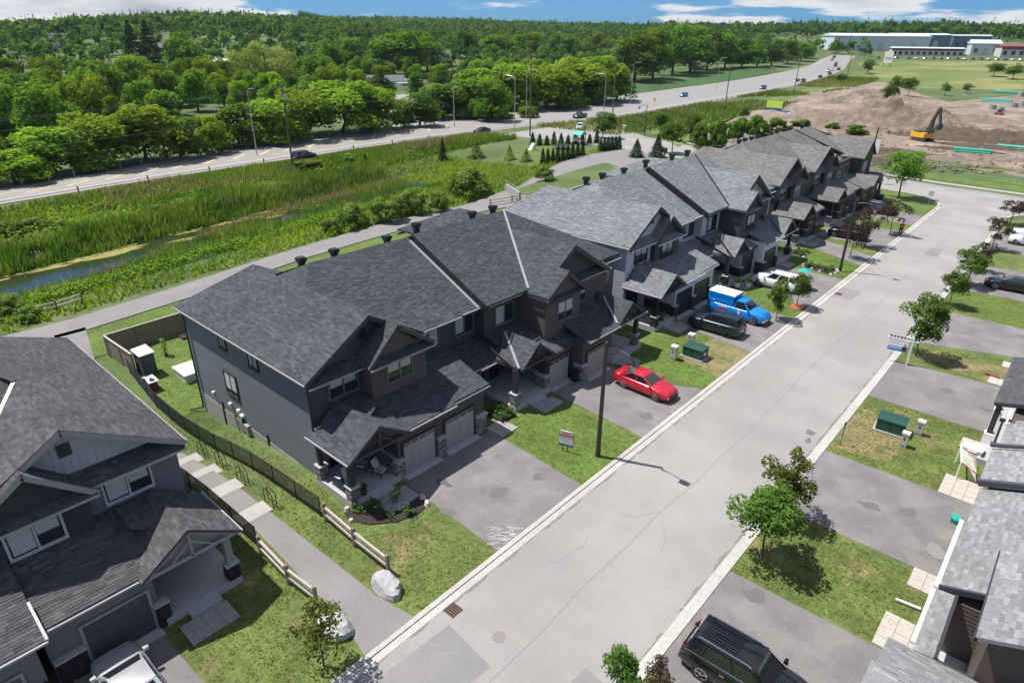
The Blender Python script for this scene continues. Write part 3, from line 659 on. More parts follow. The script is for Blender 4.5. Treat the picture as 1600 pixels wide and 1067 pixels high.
        s.mb().box(-28.72, -28.68, 19.2+D, 19.7+D, 7.55, 8.15).build('gable_vent', s.m['vent'], s.root)
        for q in (15.1, 23.3): s.fascia((-28.02, q+D, 6.36+(.28 if q > 20 else 0)), (-28.02, 19.5+D, 9.0))
        s.gutter((-44.2, 15.05+D, 6.4), (-28, 15.05+D, 6.4)); s.gutter((-27.84, 15.2+D, 6.15), (-27.84, 19.1+D, 6.15))
        # bump-out with the little gable
        if s.k == 'A': s.fw = .978
        s.vol(-29, -28.05, 19.3+D, 23.5+D, 3.4, 6.1, 'bump')
        s.laps('x', -28.05, 19.3+D, 23.5+D, 3.5, 6.1, 'bump', .13); s.laps('y', 19.3+D, -28.5, -28.05, 3.5, 6.1, 'bump', .13)
        s.tri(-28.3, -28.1, 19.3+D, 23.4+D, 21.15+D, 6.05, 7.85, 'bump')
        s.rp([(-27.6, 18.95+D), (-27.6, 21.15+D), (-30.6, 21.15+D), (-29.6, 18.95+D)], (-27.6, 18.95+D, 6.08), 0, .93)
        s.rp([(-27.6, 21.15+D), (-27.6, 23.9+D), (-29.6, 23.9+D), (-31, 21.15+D)], (-27.6, 21.15+D, 8.13), 0, -.7)
        s.rp([(-27.55, 19+D), (-27.55, 23.85+D), (-28.1, 23.85+D), (-28.1, 19+D)], (-27.55, 19+D, 6.0), -.5, 0)
        s.fascia((-27.62, 18.95+D, 5.95), (-27.62, 21.15+D, 7.98)); s.fascia((-27.62, 21.15+D, 7.98), (-27.62, 23.9+D, 6.08)); s.gutter((-27.5, 18.95+D, 5.93), (-27.5, 23.9+D, 5.93))
        s.win('x', -28.03, 20.45+D, 22.3+D, 4.45, 5.75, 1, win_blind); s.fw = 1; s.win('x', X+.02, 16.75+D, 18.6+D, 4.75, 5.95, 1, win_blind)
        s.laps('x', X, 15.45+D, 19.3+D, 3.0, 6.3, 'front')
        # low roof over garage and porch
        zx = lambda x: 3.28-.3*(x+24.65)
        yr = 25.9 if two else 22.9
        s.rp([(-24.65, 19.0+D), (-24.65, 22.75+D), (-28.5, 22.75+D), (-28.5, 17+D)], (-24.65, 19+D, 3.28), -.3, 0)
        s.rp([(-24.85, 22.75+D), (-24.85, yr+D), (-29.0, yr+D), (-29, 22.75+D)], (-24.65, 19+D, 3.285), -.3, 0)
        s.rp([(-24.75, 14.9+D), (-28.45, 14.9+D), (-28.45, 18.5+D), (-26.5, 18.5+D)], (-24.75, 14.9+D, 3.25), 0, .35)
        s.rp([(-24.35, 14.88+D), (-24.35, 17.0+D), (-28.4, 17.0+D), (-27.9, 14.88+D)], (-24.35, 14.9+D, 3.255), 0, .66)
        s.rp([(-24.35, 17.0+D), (-24.35, 19.15+D), (-26, 19.15+D), (-28.4, 17.0+D)], (-24.35, 17.0+D, 4.64), 0, -.66)
        s.truss(-24.5, 15.1+D, 18.9+D, 17.0+D, 3.18, 4.5)
        s.gutter((-28.4, 14.83+D, 3.16), (-24.4, 14.83+D, 3.16)); s.gutter((-24.58, 19.1+D, 3.18), (-24.58, 22.8+D, 3.18)); s.gutter((-24.8, 22.8+D, 3.2), (-24.8, yr+D, 3.2))
        # garages
        s.vol(-29.2, -25.1, 18.6+D, yr-.3+D, 0, 3.25, 'front'); s.laps('x', -25.1, 18.6+D, yr-.3+D, 2.35, 3.2, 'front', .16)
        s.garage(-25.06, 18.95+D, 21.35+D); 
        if two: s.garage(-25.06, 22.2+D, 24.65+D)
        for a, b in (((18.3, 18.8), (21.5, 22.05), (24.8, 25.65)) if two else ((18.3, 18.8), (21.5, 22.5))):
            s.get('pier', 'stone').box(-25.1, -24.9, a+D, b+D, 0, 1.25); s.stones('x', -24.9, a+D, b+D, 0, 1.25); s.stones('y', a+D, -25.3, -24.9, 0, 1.25); s.stones('Y', b+D, -25.3, -24.9, 0, 1.25); s.get('pier_cap', 'capst').box(-25.2, -24.78, a-.06+D, b+.06+D, 1.25, 1.34)
        s.stones('y', 18.6+D, -28.2, -25.3, .35, 1.25); s.get('pier_cap', 'capst').box(-28.2, -25.25, 18.5+D, 18.62+D, 1.25, 1.34)
        # porch
        s.mb().slab([(-28.4, 15.1+D), (-24.85, 15.1+D), (-24.85, 18.55+D), (-28.4, 18.55+D)], -.1, .38).build('porch_floor', s.m['sconc'], s.root)
        s.mb().box(-24.85, -24.4, 16.3+D, 17.7+D, 0, .2).build('porch_step', s.m['sconc'], s.root)
        s.pier(-25.12, 15.4+D, .5, .38, 1.2); s.pier(-28.0, 15.35+D, .45, .38, 1.2, False)
        s.get('porch_column', 'trim').box(-28.1, -27.85, 15.2+D, 15.45+D, 1.3, 3.1); s.get('porch_beam', 'trim').box(-28.4, -24.6, 15.0+D, 15.25+D, 2.95, 3.2)
        s.door(-28.48, 16.2+D, 17.15+D, .38)
        s.pavers(-24.35, -23.0, 16.2+D, 18.3+D, .07)
    # ---- inner pair: recessed walls, raised roof, bump-out, big gable, porch, two garages
    def inner_homes(s):
        s.rp([(-36, 20.93), (-36, 29.3), (-28.65, 29.3), (-28.65, 23.6), (-34.22, 19.5)], (-28.65, 23, 6.5), -.476, 0)
        s.rp([(-36, 20.93), (-34.22, 19.47), (-37.6, 19.45)], (-28, 15.1, 6.497), 0, .602)
        s.rp([(-36, 20.93), (-37.7, 19.4), (-44.2, 23.4), (-44.2, 30), (-36, 30)], (-36, 21, 10.0), .44, 0, False)
        s.rp([(-40.8, 19.5), (-37.9, 19.5), (-42, 23.4), (-44.2, 23.4)], (-40.8, 19.5, 9.149), 0, -.602)
        s.rp([(-40.8, 19.5), (-44.2, 15.1), (-44.2, 23.6)], (-40.8, 19.5, 9.149), .78, 0, False)
        s.strip3((-36, 25.3, 10.0), (-28.9, 27.0, 6.63), .07, .03, m='trim')
        s.gutter((-28.58, 23.7, 6.42), (-28.58, 27.2, 6.42)); s.gutter((-28.62, 27.35, 6.5), (-28.62, 29.2, 6.5))
        # raised part
        z2 = 0
        s.rp([(-35.4, 29.05), (-35.4, 38.8), (-28.05, 45.15), (-28.05, 29.05)], (-28.05, 29, 6.8), -.476, 0)
        s.rp([(-35.4, 29.05), (-35.4, 38.8), (-44.2, 45.1), (-44.2, 29.05)], (-35.4, 29, 10.3), .45, 0, False)
        s.rp([(-35.4, 38.8), (-28.05, 45.15), (-44.2, 45.15)], (-35.4, 38.8, 10.3), 0, -.58, False)
        s.get('fascia', 'vent').prism([(-35.4, 29.0, 10.28), (-28.05, 29.0, 6.78), (-28.05, 29.0, 6.2), (-35.4, 29.0, 9.6)], (0, .12, 0))
        s.strip3((-35.6, 28.9, 9.86), (-28.7, 28.9, 6.57), .2, .05); s.gutter((-27.84, 29.1, 6.72), (-27.84, 32.5, 6.72), 'trim', .09)
        # big gable and bump-out gable share their left plane
        s.rp([(-27.0, 35.5), (-27.0, 37.45), (-33.4, 37.45), (-31.5, 35.5)], (-27.6, 33.1, 6.6), 0, .65)
        s.rp([(-26.0, 33.15), (-26.0, 35.5), (-31.6, 35.5), (-28.4, 33.15)], (-27.6, 33.1, 6.6), 0, .65)
        s.rp([(-27.0, 37.45), (-27.0, 42.3), (-28.4, 42.3), (-33.4, 37.45)], (-27, 37.45, 9.425), 0, -.62, False)
        s.rp([(-26.0, 35.5), (-26.0, 37.75), (-29, 37.75), (-29, 35.5)], (-26, 35.5, 8.155), 0, -.78)
        s.strip3((-35.4, 38.75, 10.34), (-28.1, 33.4, 6.88), .17, .05)
        s.tri(-28.0, -27.75, 34.2, 41.9, 37.45, 6.6, 9.1, 'batten'); s.battens(-27.75, 35.0, 41.6, lambda q: 9.1-.6*max(0, q-37.45)-.64*max(0, 37.45-q), 6.85, e=.26)
        s.rp([(-27.1, 37.6), (-27.1, 42.5), (-27.85, 42.5), (-27.85, 37.6)], (-27.1, 38, 6.4), -.5, 0); s.gutter((-27.04, 37.7, 6.33), (-27.04, 42.6, 6.33))
        s.mb().box(-27.75, -27.7, 37.25, 37.7, 7.85, 8.4).build('gable_vent', s.m['vent'], s.root)
        s.fascia((-27.02, 35.5, 7.85), (-27.02, 37.45, 9.13)); s.fascia((-27.02, 37.45, 9.13), (-27.02, 42.3, 6.22)); s.fascia((-26.02, 33.15, 6.34), (-26.02, 35.5, 7.87)); s.fascia((-26.02, 35.5, 7.87), (-26.02, 37.75, 6.2))
        s.gutter((-28, 33.1, 6.38), (-26, 33.1, 6.38), 'trim', .09); s.gutter((-27.84, 42.7, 6.4), (-27.84, 45.15, 6.4))
        s.vol(-30, -26.4, 33.35, 37.5, 3.0, 6.55, 'bump'); s.laps('x', -26.4, 33.35, 37.5, 3.1, 6.5, 'bump', .13)
        s.laps('y', 33.35, -29, -26.4, 3.1, 6.5, 'bump', .13); s.tri(-26.6, -26.38, 33.5, 37.4, 35.5, 6.45, 7.8, 'bump')
        s.rp([(-26.05, 33.4), (-26.05, 37.6), (-26.5, 37.6), (-26.5, 33.4)], (-26.05, 34, 6.3), -.4, 0)
        s.win('x', -26.38, 34.75, 36.5, 4.35, 5.75, 1, (.55, .6)); s.win('x', -28.88, 30.75, 32.6, 4.55, 5.9, 1, (.95, 0)); s.win('x', -27.38, 38.5, 39.5, 4.5, 5.7, 0, (.5,)); s.win('x', -28.18, 43.0, 44.2, 4.6, 5.9, 1, (.4,))
        # walls
        s.vol(-43.7, -29.6, 23.5, 26.95, -1.8, 6.5); s.vol(-43.7, -29.75, 26.95, 29.6, -1.8, 6.6); s.vol(-43.7, -28.9, 29.6, 33.35, -1.8, 6.9); s.vol(-43.7, -27.4, 37.5, 42.35, -1.8, 6.6, 'bump'); s.vol(-43.7, -28.2, 42.35, 44.75, -1.8, 6.5, 'front'); s.vol(-43.7, -30, 33, 37.6, -1.8, 6.6)
        s.laps('x', -29.6, 23.5, 26.95, 3.4, 6.4, 'front'); s.laps('x', -29.75, 26.95, 29.6, 3.4, 6.5, 'front'); s.laps('x', -28.9, 29.6, 33.35, 3.4, 6.8, 'front'); s.laps('x', -27.4, 37.5, 42.35, 3.4, 6.4, 'bump', .13); s.laps('x', -28.2, 42.35, 44.75, 3, 6.4, 'front')
        s.win('x', -29.58, 24.3, 25.9, 4.5, 5.85, 1, (.2, .9)); s.win('x', -29.73, 27.6, 29.3, 4.5, 5.95, 1, (.9, .15))
        # low roofs
        s.rp([(-26.95, 25.9), (-26.95, 29.4), (-29.8, 29.4), (-29.8, 25.9)], (-26.95, 26, 3.05), -.3, 0); s.gutter((-26.9, 27.3, 2.98), (-26.9, 29.3, 2.98))
        s.rp([(-25.2, 28.75), (-28.9, 28.75), (-28.9, 30.9), (-27, 30.9)], (-25.2, 28.75, 3.2), 0, .4)
        s.rp([(-25.0, 32.5), (-25.0, 29.6), (-28.95, 29.6), (-28.95, 34)], (-25.0, 30, 3.2), -.27, 0)
        s.rp([(-24.6, 28.9), (-24.6, 30.55), (-28, 30.55), (-26.6, 28.9)], (-24.6, 28.9, 3.25), 0, .85); s.rp([(-24.6, 30.55), (-24.6, 32.4), (-26.5, 32.4), (-28, 30.55)], (-24.6, 30.55, 4.65), 0, -.78)
        s.strip3((-24.9, 28.8, 3.3), (-27.6, 30.4, 4.55), .17, .05); s.truss(-24.75, 29.0, 32.3, 30.55, 3.15, 4.5)
        s.fascia((-29.0, 28.72, 4.4), (-25.1, 28.72, 3.12), 'trim', .06, .2)
        s.rp([(-24.95, 32.6), (-24.95, 35.3), (-26.5, 35.3), (-26.5, 32.6)], (-24.95, 33, 2.95), -.2, 0); s.gutter((-24.9, 32.7, 2.88), (-24.9, 35.2, 2.88), 'trim', .09)
        s.rp([(-23.9, 35.3), (-23.9, 39.5), (-27.5, 41.9), (-27.5, 35.6)], (-23.9, 36, 3.22), -.27, 0); s.gutter((-23.84, 35.4, 3.14), (-23.84, 39.5, 3.14))
        s.rp([(-23.95, 39.45), (-23.95, 41.2), (-27.4, 41.2), (-26, 39.45)], (-23.95, 39.45, 3.25), 0, .8); s.rp([(-23.95, 41.2), (-23.95, 43.4), (-27.4, 43.4), (-27.4, 41.2)], (-23.95, 41.2, 4.65), 0, -.66)
        s.strip3((-24.2, 39.5, 3.35), (-26.6, 41.0, 4.5), .17, .05); s.truss(-24.1, 39.7, 43.2, 41.2, 3.12, 4.5); s.gutter((-23.9, 39.6, 3.14), (-23.9, 43.5, 3.14))
        # garages, porches, walks
        s.vol(-30, -25.3, 32.3, 35.2, 0, 3.0); s.vol(-30, -24.25, 35.15, 38.95, 0, 3.25); s.laps('x', -25.3, 32.3, 35.2, 2.3, 3, 'bump', .13); s.laps('x', -24.25, 35.15, 38.95, 2.35, 3.2, 'front'); s.laps('y', 35.15, -25.3, -24.25, 1.3, 3.1, 'front')
        s.garage(-25.26, 32.55, 34.85); s.garage(-24.21, 35.75, 38.25)
        for x, a, b in ((-25.1, 31.9, 32.45), (-24.05, 35.1, 35.65), (-24.05, 38.35, 38.95)):
            s.get('pier', 'stone').box(x-.2, x, a, b, 0, 1.25); s.stones('x', x, a, b, 0, 1.25); s.stones('y', a, x-.9, x, 0, 1.25); s.get('pier_cap', 'capst').box(x-.9, x+.12, a-.06, b+.06, 1.25, 1.34)
        s.stones('y', 32.3, -28, -25.3, .35, 1.25); s.get('pier_cap', 'capst').box(-28, -25.3, 32.18, 32.32, 1.25, 1.34)
        s.mb().slab([(-28.9, 28.5), (-24.9, 28.5), (-24.9, 32.25), (-28.9, 32.25)], -.1, .38).build('porch_floor', s.m['sconc'], s.root)
        s.mb().box(-24.9, -24.45, 29.9, 31.4, 0, .2).build('porch_step', s.m['sconc'], s.root); s.pier(-25.2, 28.8, .5, .38, 1.25); s.pavers(-24.4, -23.3, 29.8, 31.85, .07)
        s.pier(-27.1, 27.2, .4, 0, 1.25, True, 3.0); s.door(-28.85, 30.2, 31.1, .38); s.door(-29.7, 27.6, 28.5, .1)
        s.pavers(-25.0, -23.5, 25.65, 27.2, .06)
        s.mb().slab([(-27.4, 39.0), (-24.0, 39.0), (-24.0, 43.2), (-27.4, 43.2)], -.1, .38).build('porch_floor', s.m['sconc'], s.root); s.pier(-24.4, 42.7, .5, .38, 1.25); s.pavers(-23.95, -22.6, 39.3, 41.0, .07)

def utilities_A(b):
    for a0, a1, z0, z1 in ((-38.6, -37.85, 5.15, 6.05), (-34.9, -33.9, 5.1, 6.05), (-38.9, -37.4, 1.8, 3.35)): b.win('y', 15.43, a0, a1, z0, z1, 1, (.8, .75), .06, 'trim')
    for x, z, w_, h in ((-41.2, .8, .16, .2), (-38.8, .85, .22, .2), (-37.7, .78, .2, .22), (-37.3, .55, .35, .22)):
        b.mb().box(x-w_/2, x+w_/2, 15.26, 15.44, z-h*.4, z+h*.4).build('wall_vent', MATS['white_paint'], b.root)
    for x in (-40.2, -37.45, -34.2): b.mb().box(x-.07, x+.07, 15.36, 15.46, -1.5, .45).build('service_pipe', b.m['vent'], b.root)
    b.mb().tube((-38.3, 15.3, .3), (-38.0, 15.3, -.9), .05).tube((-37.4, 15.3, .5), (-37.1, 15.25, -.6), .04).box(-37.0, -36.5, 15.2, 15.43, -.45, .1).build('gas_meter', b.m['conc'], b.root)
    d = b.mb(); d.bar((-43.5, 15.32, 6.3), (-43.5, 15.32, -1.3), .09, .09); d.bar((-43.5, 15.3, -1.3), (-44.2, 14.6, -1.5), .08, .08); d.build('downspout', b.m['vent'], b.root)
    b.mb().bar((-28.25, 15.3, 6.2), (-28.25, 15.3, 3.3), .08, .08).build('downspout', b.m['trim'], b.root)
    b.mb().box(-43.65, -28.4, 15.41, 15.46, -1.9, -.05).build('foundation', b.m['found'], b.root)
def holes_A(): return [(-38.75, -37.7, 5.0, 6.15), (-35.05, -33.75, 4.95, 6.15), (-39.05, -37.25, 1.65, 3.5)]

# block A: the dark grey row in the middle
A = Bld('A', 'charcoal townhouse row in the middle with light grey garage doors and patio chairs', XF(15.1), (-28, 15, 0))
A._w = A.mb().box(-43.7, -28.5, 15.45, 23.7, -1.8, 6.4).build('wall', A.m['side'], A.root)
A.end_home(); A.inner_homes()
A.laps('y', 15.45, -43.7, -28.5, .14, 6.35, 'side', .2, True, holes_A())
for x0_, x1_, z_ in ((-43.7, -40.2, -.92), (-40.2, -37.5, -.62), (-37.5, -34.2, -.32), (-34.2, -28.5, -.02)): A.laps('y', 15.45, x0_, x1_-.03, z_, .14, 'side', .2, True)
utilities_A(A)
A.rp([(-41.9, 39.9), (-46.5, 36.4), (-46.5, 43)], (-41.9, 39.9, 9.2), .55, 0, False)
A.rp([(-41.9, 39.9), (-37, 39.9), (-40, 36.4), (-46.5, 36.4)], (-41.9, 39.9, 9.2), 0, .6)
A.vents([(-36.9, 20.9), (-36.9, 23.4), (-36.8, 27.8), (-36.8, 30.6), (-36.2, 35.9), (-36.3, 38.4)], 9.75)
A.flush()
# block B: pale grey siding, black trim
B = Bld('B', 'townhouse row with pale grey siding, black window trim and black garage doors', XF(46.6, 1.05, .1, 1.06), (-28, 46, 0), (.15, .33))
B._w = B.mb().box(-43.7, -28.5, 15.45, 23.7, -1.8, 6.4).build('wall', B.m['side'], B.root)
B.end_home(); B.inner_homes(); B.laps('y', 15.45, -43.7, -28.5, .14, 6.35, 'side', .19)
B.rp([(-41.9, 39.9), (-46.5, 36.4), (-46.5, 43)], (-41.9, 39.9, 9.2), .55, 0, False); B.rp([(-41.9, 39.9), (-37, 39.9), (-40, 36.4), (-46.5, 36.4)], (-41.9, 39.9, 9.2), 0, .6)
B.vents([(-36.9, 20.4), (-36.9, 23.0), (-36.8, 26.6), (-36.4, 30.0), (-36.3, 35.2), (-36.3, 38.6)], 9.85)
B.flush()
# block C: brown row at the corner
C = Bld('C', 'dark brown townhouse row at the far corner with steep front gables', XF(80.8, 1.04, -.3, 1.06), (-28, 81, 0), (.16, .36))
C._w = C.mb().box(-43.7, -28.5, 15.45, 47.5, -1.8, 6.5).build('wall', C.m['side'], C.root)
C.end_home(0, False); C.end_home(11.9, True); C.laps('y', 15.45, -43.7, -28.5, .14, 6.35, 'side', .2)
C.rp([(-36, 20.93), (-36, 40), (-28.65, 40), (-28.65, 23.6), (-34.22, 19.5)], (-28.65, 23, 6.5), -.476, 0)
C.rp([(-36, 20.93), (-34.22, 19.47), (-37.6, 19.45)], (-28, 15.1, 6.497), 0, .602)
C.rp([(-40.8, 19.5), (-37.9, 19.5), (-42, 23.4), (-44.2, 23.4)], (-40.8, 19.5, 9.149), 0, -.602)
C.rp([(-36, 20.93), (-37.7, 19.4), (-44.2, 23.4), (-44.2, 40), (-36, 40)], (-36, 21, 10.0), .44, 0, False)
C.rp([(-35.6, 38.4), (-35.6, 44), (-28, 48.4), (-27.0, 42.4), (-29.4, 42.4)], (-28.65, 40, 6.62), -.476, 0); C.rp([(-35.6, 44), (-28, 48.6), (-44, 48.6)], (-35.6, 44, 9.93), 0, -.6, False)
C.strip3((-35.6, 31.2, 10.0), (-29, 34.8, 6.75), .14, .05); C.strip3((-36, 38.3, 10.1), (-28.9, 41.9, 6.85), .14, .05)
C.vol(-33, -26.6, 42.5, 47.6, 0, 6.5, 'bump'); C.laps('y', 42.5, -30, -26.6, 2.8, 6.4, 'bump', .16); C.laps('x', -26.6, 42.5, 47.6, 2.8, 6.4, 'bump', .16)
C.rp([(-26.2, 42.1), (-26.2, 45.1), (-34, 45.1), (-34, 42.1)], (-26.2, 42.1, 6.6), 0, .75); C.rp([(-26.2, 45.1), (-26.2, 48.1), (-34, 48.1), (-34, 45.1)], (-26.2, 45.1, 8.85), 0, -.75, False)
C.tri(-26.7, -26.5, 42.5, 47.6, 45.1, 6.4, 8.6, 'batten'); C.fascia((-26.25, 42.1, 6.45), (-26.25, 45.1, 8.7)); C.fascia((-26.25, 45.1, 8.7), (-26.25, 48.1, 6.45))
C.win('x', -26.58, 43.6, 45.2, 4.4, 5.8, 1, (.9, .9)); C.vol(-29, -28.0, 35.5, 42.5, 0, 6.5); C.win('x', -27.98, 36.6, 38.2, 4.5, 5.8, 1); C.win('x', -27.98, 39.6, 41.2, 4.5, 5.8, 1)
C.vol(-28, -24.6, 38.3, 46.6, 0, 3.1); C.rp([(-24.1, 38.0), (-24.1, 47.2), (-28.2, 44), (-28.2, 38)], (-24.1, 40, 3.2), -.3, 0); C.rp([(-23.8, 40.9), (-23.8, 42.6), (-27.6, 42.6), (-27, 40.9)], (-23.8, 40.9, 3.25), 0, .7); C.rp([(-23.8, 42.6), (-23.8, 44.3), (-27, 44.3), (-27.6, 42.6)], (-23.8, 42.6, 4.44), 0, -.7)
C.garage(-24.56, 39.0, 41.4); C.garage(-24.56, 43.0, 45.6); C.rp([(-24.4, 46.3), (-24.4, 49.8), (-28.5, 49.8), (-28.5, 46.3)], (-24.4, 46.3, 3.3), 0, .25); C.pier(-24.9, 49.2, .5, 0, 1.2)
C.vents([(-36.6, 18.9+2.2), (-36.6, 22.9), (-36.6, 24.9), (-36.6, 27.1), (-36.5, 31.4), (-36.5, 33.3), (-36.5, 36), (-36.5, 38.6), (-36.3, 42.6)], 9.8)
C.flush()
# block L: near left, mirrored
L = Bld('L', 'near left townhouse with grey siding, white window trim and dark brick piers', XF(8.6, -1.0, .45), (-28, 8, 0))
L._w = L.mb().box(-43.7, -28.5, 15.45, 45, -1.8, 6.4).build('wall', L.m['side'], L.root)
L.end_home(0, False, (.55, .95)); L.rp([(-36, 20.93), (-36, 45), (-28.65, 45), (-28.65, 23.6), (-34.22, 19.5)], (-28.65, 23, 6.5), -.476, 0); L.rp([(-36, 20.93), (-34.22, 19.47), (-37.6, 19.45)], (-28, 15.1, 6.497), 0, .602)
L.rp([(-36, 20.93), (-37.7, 19.4), (-44.2, 23.4), (-44.2, 45), (-36, 45)], (-36, 21, 10.0), .44, 0, False); L.rp([(-40.8, 19.5), (-37.9, 19.5), (-42, 23.4), (-44.2, 23.4)], (-40.8, 19.5, 9.149), 0, -.602)
L.strip3((-36, 20.98, 10.03), (-33.85, 19.55, 9.2), .2, .04, m='roof'); L.strip3((-33.85, 19.6, 9.15), (-28.7, 23.6, 6.65), .16, .05)
L.laps('x', -28.5, 23.5, 34, 3.4, 6.4, 'front'); L.win('x', -28.48, 25, 27, 4.5, 5.8)
# next home's garage, a step forward, with its own shallow gable
L.vol(-29, -24.4, 22.9, 28.5, 0, 3.2); L.garage(-24.36, 23.6, 26.2); L.rp([(-24.0, 22.5), (-24.0, 30), (-28.5, 30), (-28.5, 22.5)], (-24, 24, 3.35), -.3, 0); L.gutter((-23.93, 22.5, 3.28), (-23.93, 30, 3.28))
L.strip3((-24.0, 22.5, 3.3), (-25.8, 22.5, 3.84), .1, .2, 'fascia', 'gutter')
L.get('pier', 'stone').box(-24.5, -24.3, 22.9, 23.5, 0, 1.25); L.stones('x', -24.3, 22.9, 23.5, 0, 1.25, .07, .22)
L.flush()
# block R: the row on the right, seen from above: low garage roofs and porches along the street
Rb = Bld('R', 'light grey shingled townhouse row along the right edge of the street', XF(15.1, 1, 0, 1, 0), (3, 15, 0), (.155, .34))
Rb._w = Rb.mb().box(.55, 9, 26.12, 56.5, -.1, 3.0).build('wall', Rb.m['front'], Rb.root); Rb.mb().box(.55, 9, -8, 22.3, -.1, 3.0).build('wall', Rb.m['front'], Rb.root); Rb.laps('y', 26.12, .56, 1.9, .1, 3.0, 'front', .19, True)
Rb.mb().box(.3, 2.2, 22.3, 26.1, -.05, .3).build('porch_floor', Rb.m['sconc'], Rb.root); Rb.mb().box(.72, .86, 22.35, 22.5, .3, 3.1).build('porch_column', Rb.m['trim'], Rb.root)
def rseg(y0, y1, z0, a, x1, x0=.0, m='roof', th=.15): Rb.rp([(x0, y0), (x0, y1), (x1, y1), (x1, y0)], (x0, y0, z0), a, 0, True, th, m)
Rb.m['dark'] = mat('shingle_dark_R', (.06, .062, .07), .95, tone=True, var=.2, scale=22)
rseg(26.15, 31.6, 3.2, .36, 5.2, .12); rseg(31.6, 34.9, 3.2, .36, 5.2, .22); rseg(34.9, 39.0, 3.42, .36, 5.2, .1); rseg(39.0, 43.0, 3.2, .36, 5.2, .35)
for y0, z in ((34.9, 3.55), (39.0, 3.6)): Rb.strip3((.0, y0, z), (5.2, y0, z+5.2*.36), .22, .16)
Rb.strip3((2.3, 31.6, 4.12), (5.2, 31.3, 5.1), .16, .12)
Rb.gutter((.02, 26.2, 3.12), (.02, 31.6, 3.12), r=.16); Rb.gutter((.3, 43, 3.12), (.3, 45, 3.12), r=.1)
# dark recess with brown lap siding between the roofs
Rb.vol(1.9, 5, 22.3, 26.1, 0, 6.0, 'side')
rseg(22.2, 26.1, 3.2, .1, .72, .05); Rb.gutter((-.03, 22.6, 3.12), (-.03, 26.05, 3.12), r=.14); Rb.fascia((.75, 22.2, 3.28), (.75, 26.1, 3.28), 'trim', .12, .16); Rb.fascia((.1, 26.12, 3.3), (1.9, 26.12, 3.9), 'trim', .12, .2)
Rb.rp([(1.45, 21.0), (1.45, 26.2), (6, 26.2), (6, 21.0)], (1.45, 21, 6.0), .45, 0); Rb.fascia((1.45, 21, 5.9), (1.45, 26.2, 5.9), 'trim', .1, .16)
Rb.rp([(-.9, 17.0), (-.9, 19.6), (2.5, 19.6), (2.5, 17.0)], (-.9, 19.6, 4.3), 0, .0); Rb.rp([(-.75, 19.4), (-.75, 22.15), (3.5, 22.15), (3.5, 19.4)], (-.75, 22.15, 3.25), 0, -.42); Rb.fascia((.7, 22.2, 3.2), (1.9, 22.2, 3.2), 'trim', .1, .18)
Rb.rp([(-.75, 16.6), (-.75, 19.4), (3.5, 19.4), (3.5, 16.6)], (-.75, 19.4, 4.405), 0, .42)
# porch with a dark roof and white posts farther along
Rb.rp([(-.6, 45.2), (-.6, 53.5), (4, 53.5), (4, 45.2)], (-.6, 45.2, 3.3), .28, .0, True, .15, 'dark'); Rb.fascia((-.55, 45.15, 3.2), (3.5, 45.15, 4.3), 'trim', .08, .22)
Rb.mb().box(-.5, .6, 43.2, 53.4, -.05, .35).build('porch_floor', Rb.m['sconc'], Rb.root)
Rb.rp([(.55, 41.0), (.55, 44.2), (4, 44.2), (4, 41.0)], (.55, 41, 2.95), .3, 0)
for y in (45.5, 49.3, 53.0): Rb.mb().box(-.45, -.15, y-.15, y+.15, 1.1, 3.2).build('porch_column', Rb.m['trim'], Rb.root); Rb.mb().box(-.55, -.05, y-.25, y+.25, .35, 1.1).build('porch_pier', MATS['white_paint'], Rb.root)
for k in range(9): Rb.mb().box(-.34, -.3, 45.9+k*.36, 45.94+k*.36, .4, 1.3).build('railing_bar', Rb.m['trim'], Rb.root)
Rb.mb().box(-.37, -.27, 45.7, 49.1, 1.3, 1.38).build('railing', Rb.m['trim'], Rb.root)
Rb.m['walk'] = mat('beige_paver', (.40, .365, .325), .9, var=.06, scale=3)
for (x0, x1, y0, y1) in ((-1.35, .5, 24.9, 27.15), (-1.05, .5, 29.5, 31.0), (-1.5, .4, 38.4, 40.7), (-1.5, .3, 44.5, 45.9), (-1.6, -.2, 55.7, 57.0), (-1.2, -.1, 59.6, 60.8)): Rb.pavers(x0, x1, y0, y1, .05, .6, .6, 'walk')
Rb.flush()
# ------------------------------------------------------------------ fences, kerbside and yard things
M_blk = mat('black_metal', (.014, .014, .015), .45); M_pole = mat('dark_brown_pole', (.035, .03, .026), .6); M_galv = mat('galvanised_steel', (.42, .44, .45), .45, .4)
M_wood = mat('weathered_wood', (.2, .16, .12), .9, tone=True, var=.2, scale=3, stretch=(1, 1, .2)); M_rail = mat('split_rail_wood', (.36, .325, .28), .9, var=.18, scale=5); M_upole = mat('utility_pole_wood', (.13, .105, .085), .9, var=.15, scale=3)
M_green = mat('utility_green', (.012, .06, .045), .5, var=.05); M_ltgrey = mat('cabinet_beige', (.42, .43, .37), .6); M_bark = mat('bark', (.1, .08, .065), .95, var=.25, scale=8); M_rock = mat('pale_boulder', (.33, .33, .335), .9, var=.3, scale=6, bump=.8, bscale=6)
M_red = mat('red_paint', (.5, .02, .02), .5); M_blue = mat('blue_print', (.03, .07, .3), .6); M_teal = mat('teal_plastic', (.02, .32, .26), .5); M_orange = mat('orange_mulch', (.32, .09, .04), .95, var=.3, scale=12)
M_mulch = mat('dark_mulch', (.03, .02, .016), .97, var=.4, scale=14, bump=.8, bscale=20); M_stonew = mat('garden_stone', (.4, .37, .33), .9, var=.2, scale=6); M_iron = mat('cast_iron', (.12, .06, .045), .7, var=.2, scale=10); M_wire = mat('power_cable', (.3, .31, .31), .5)
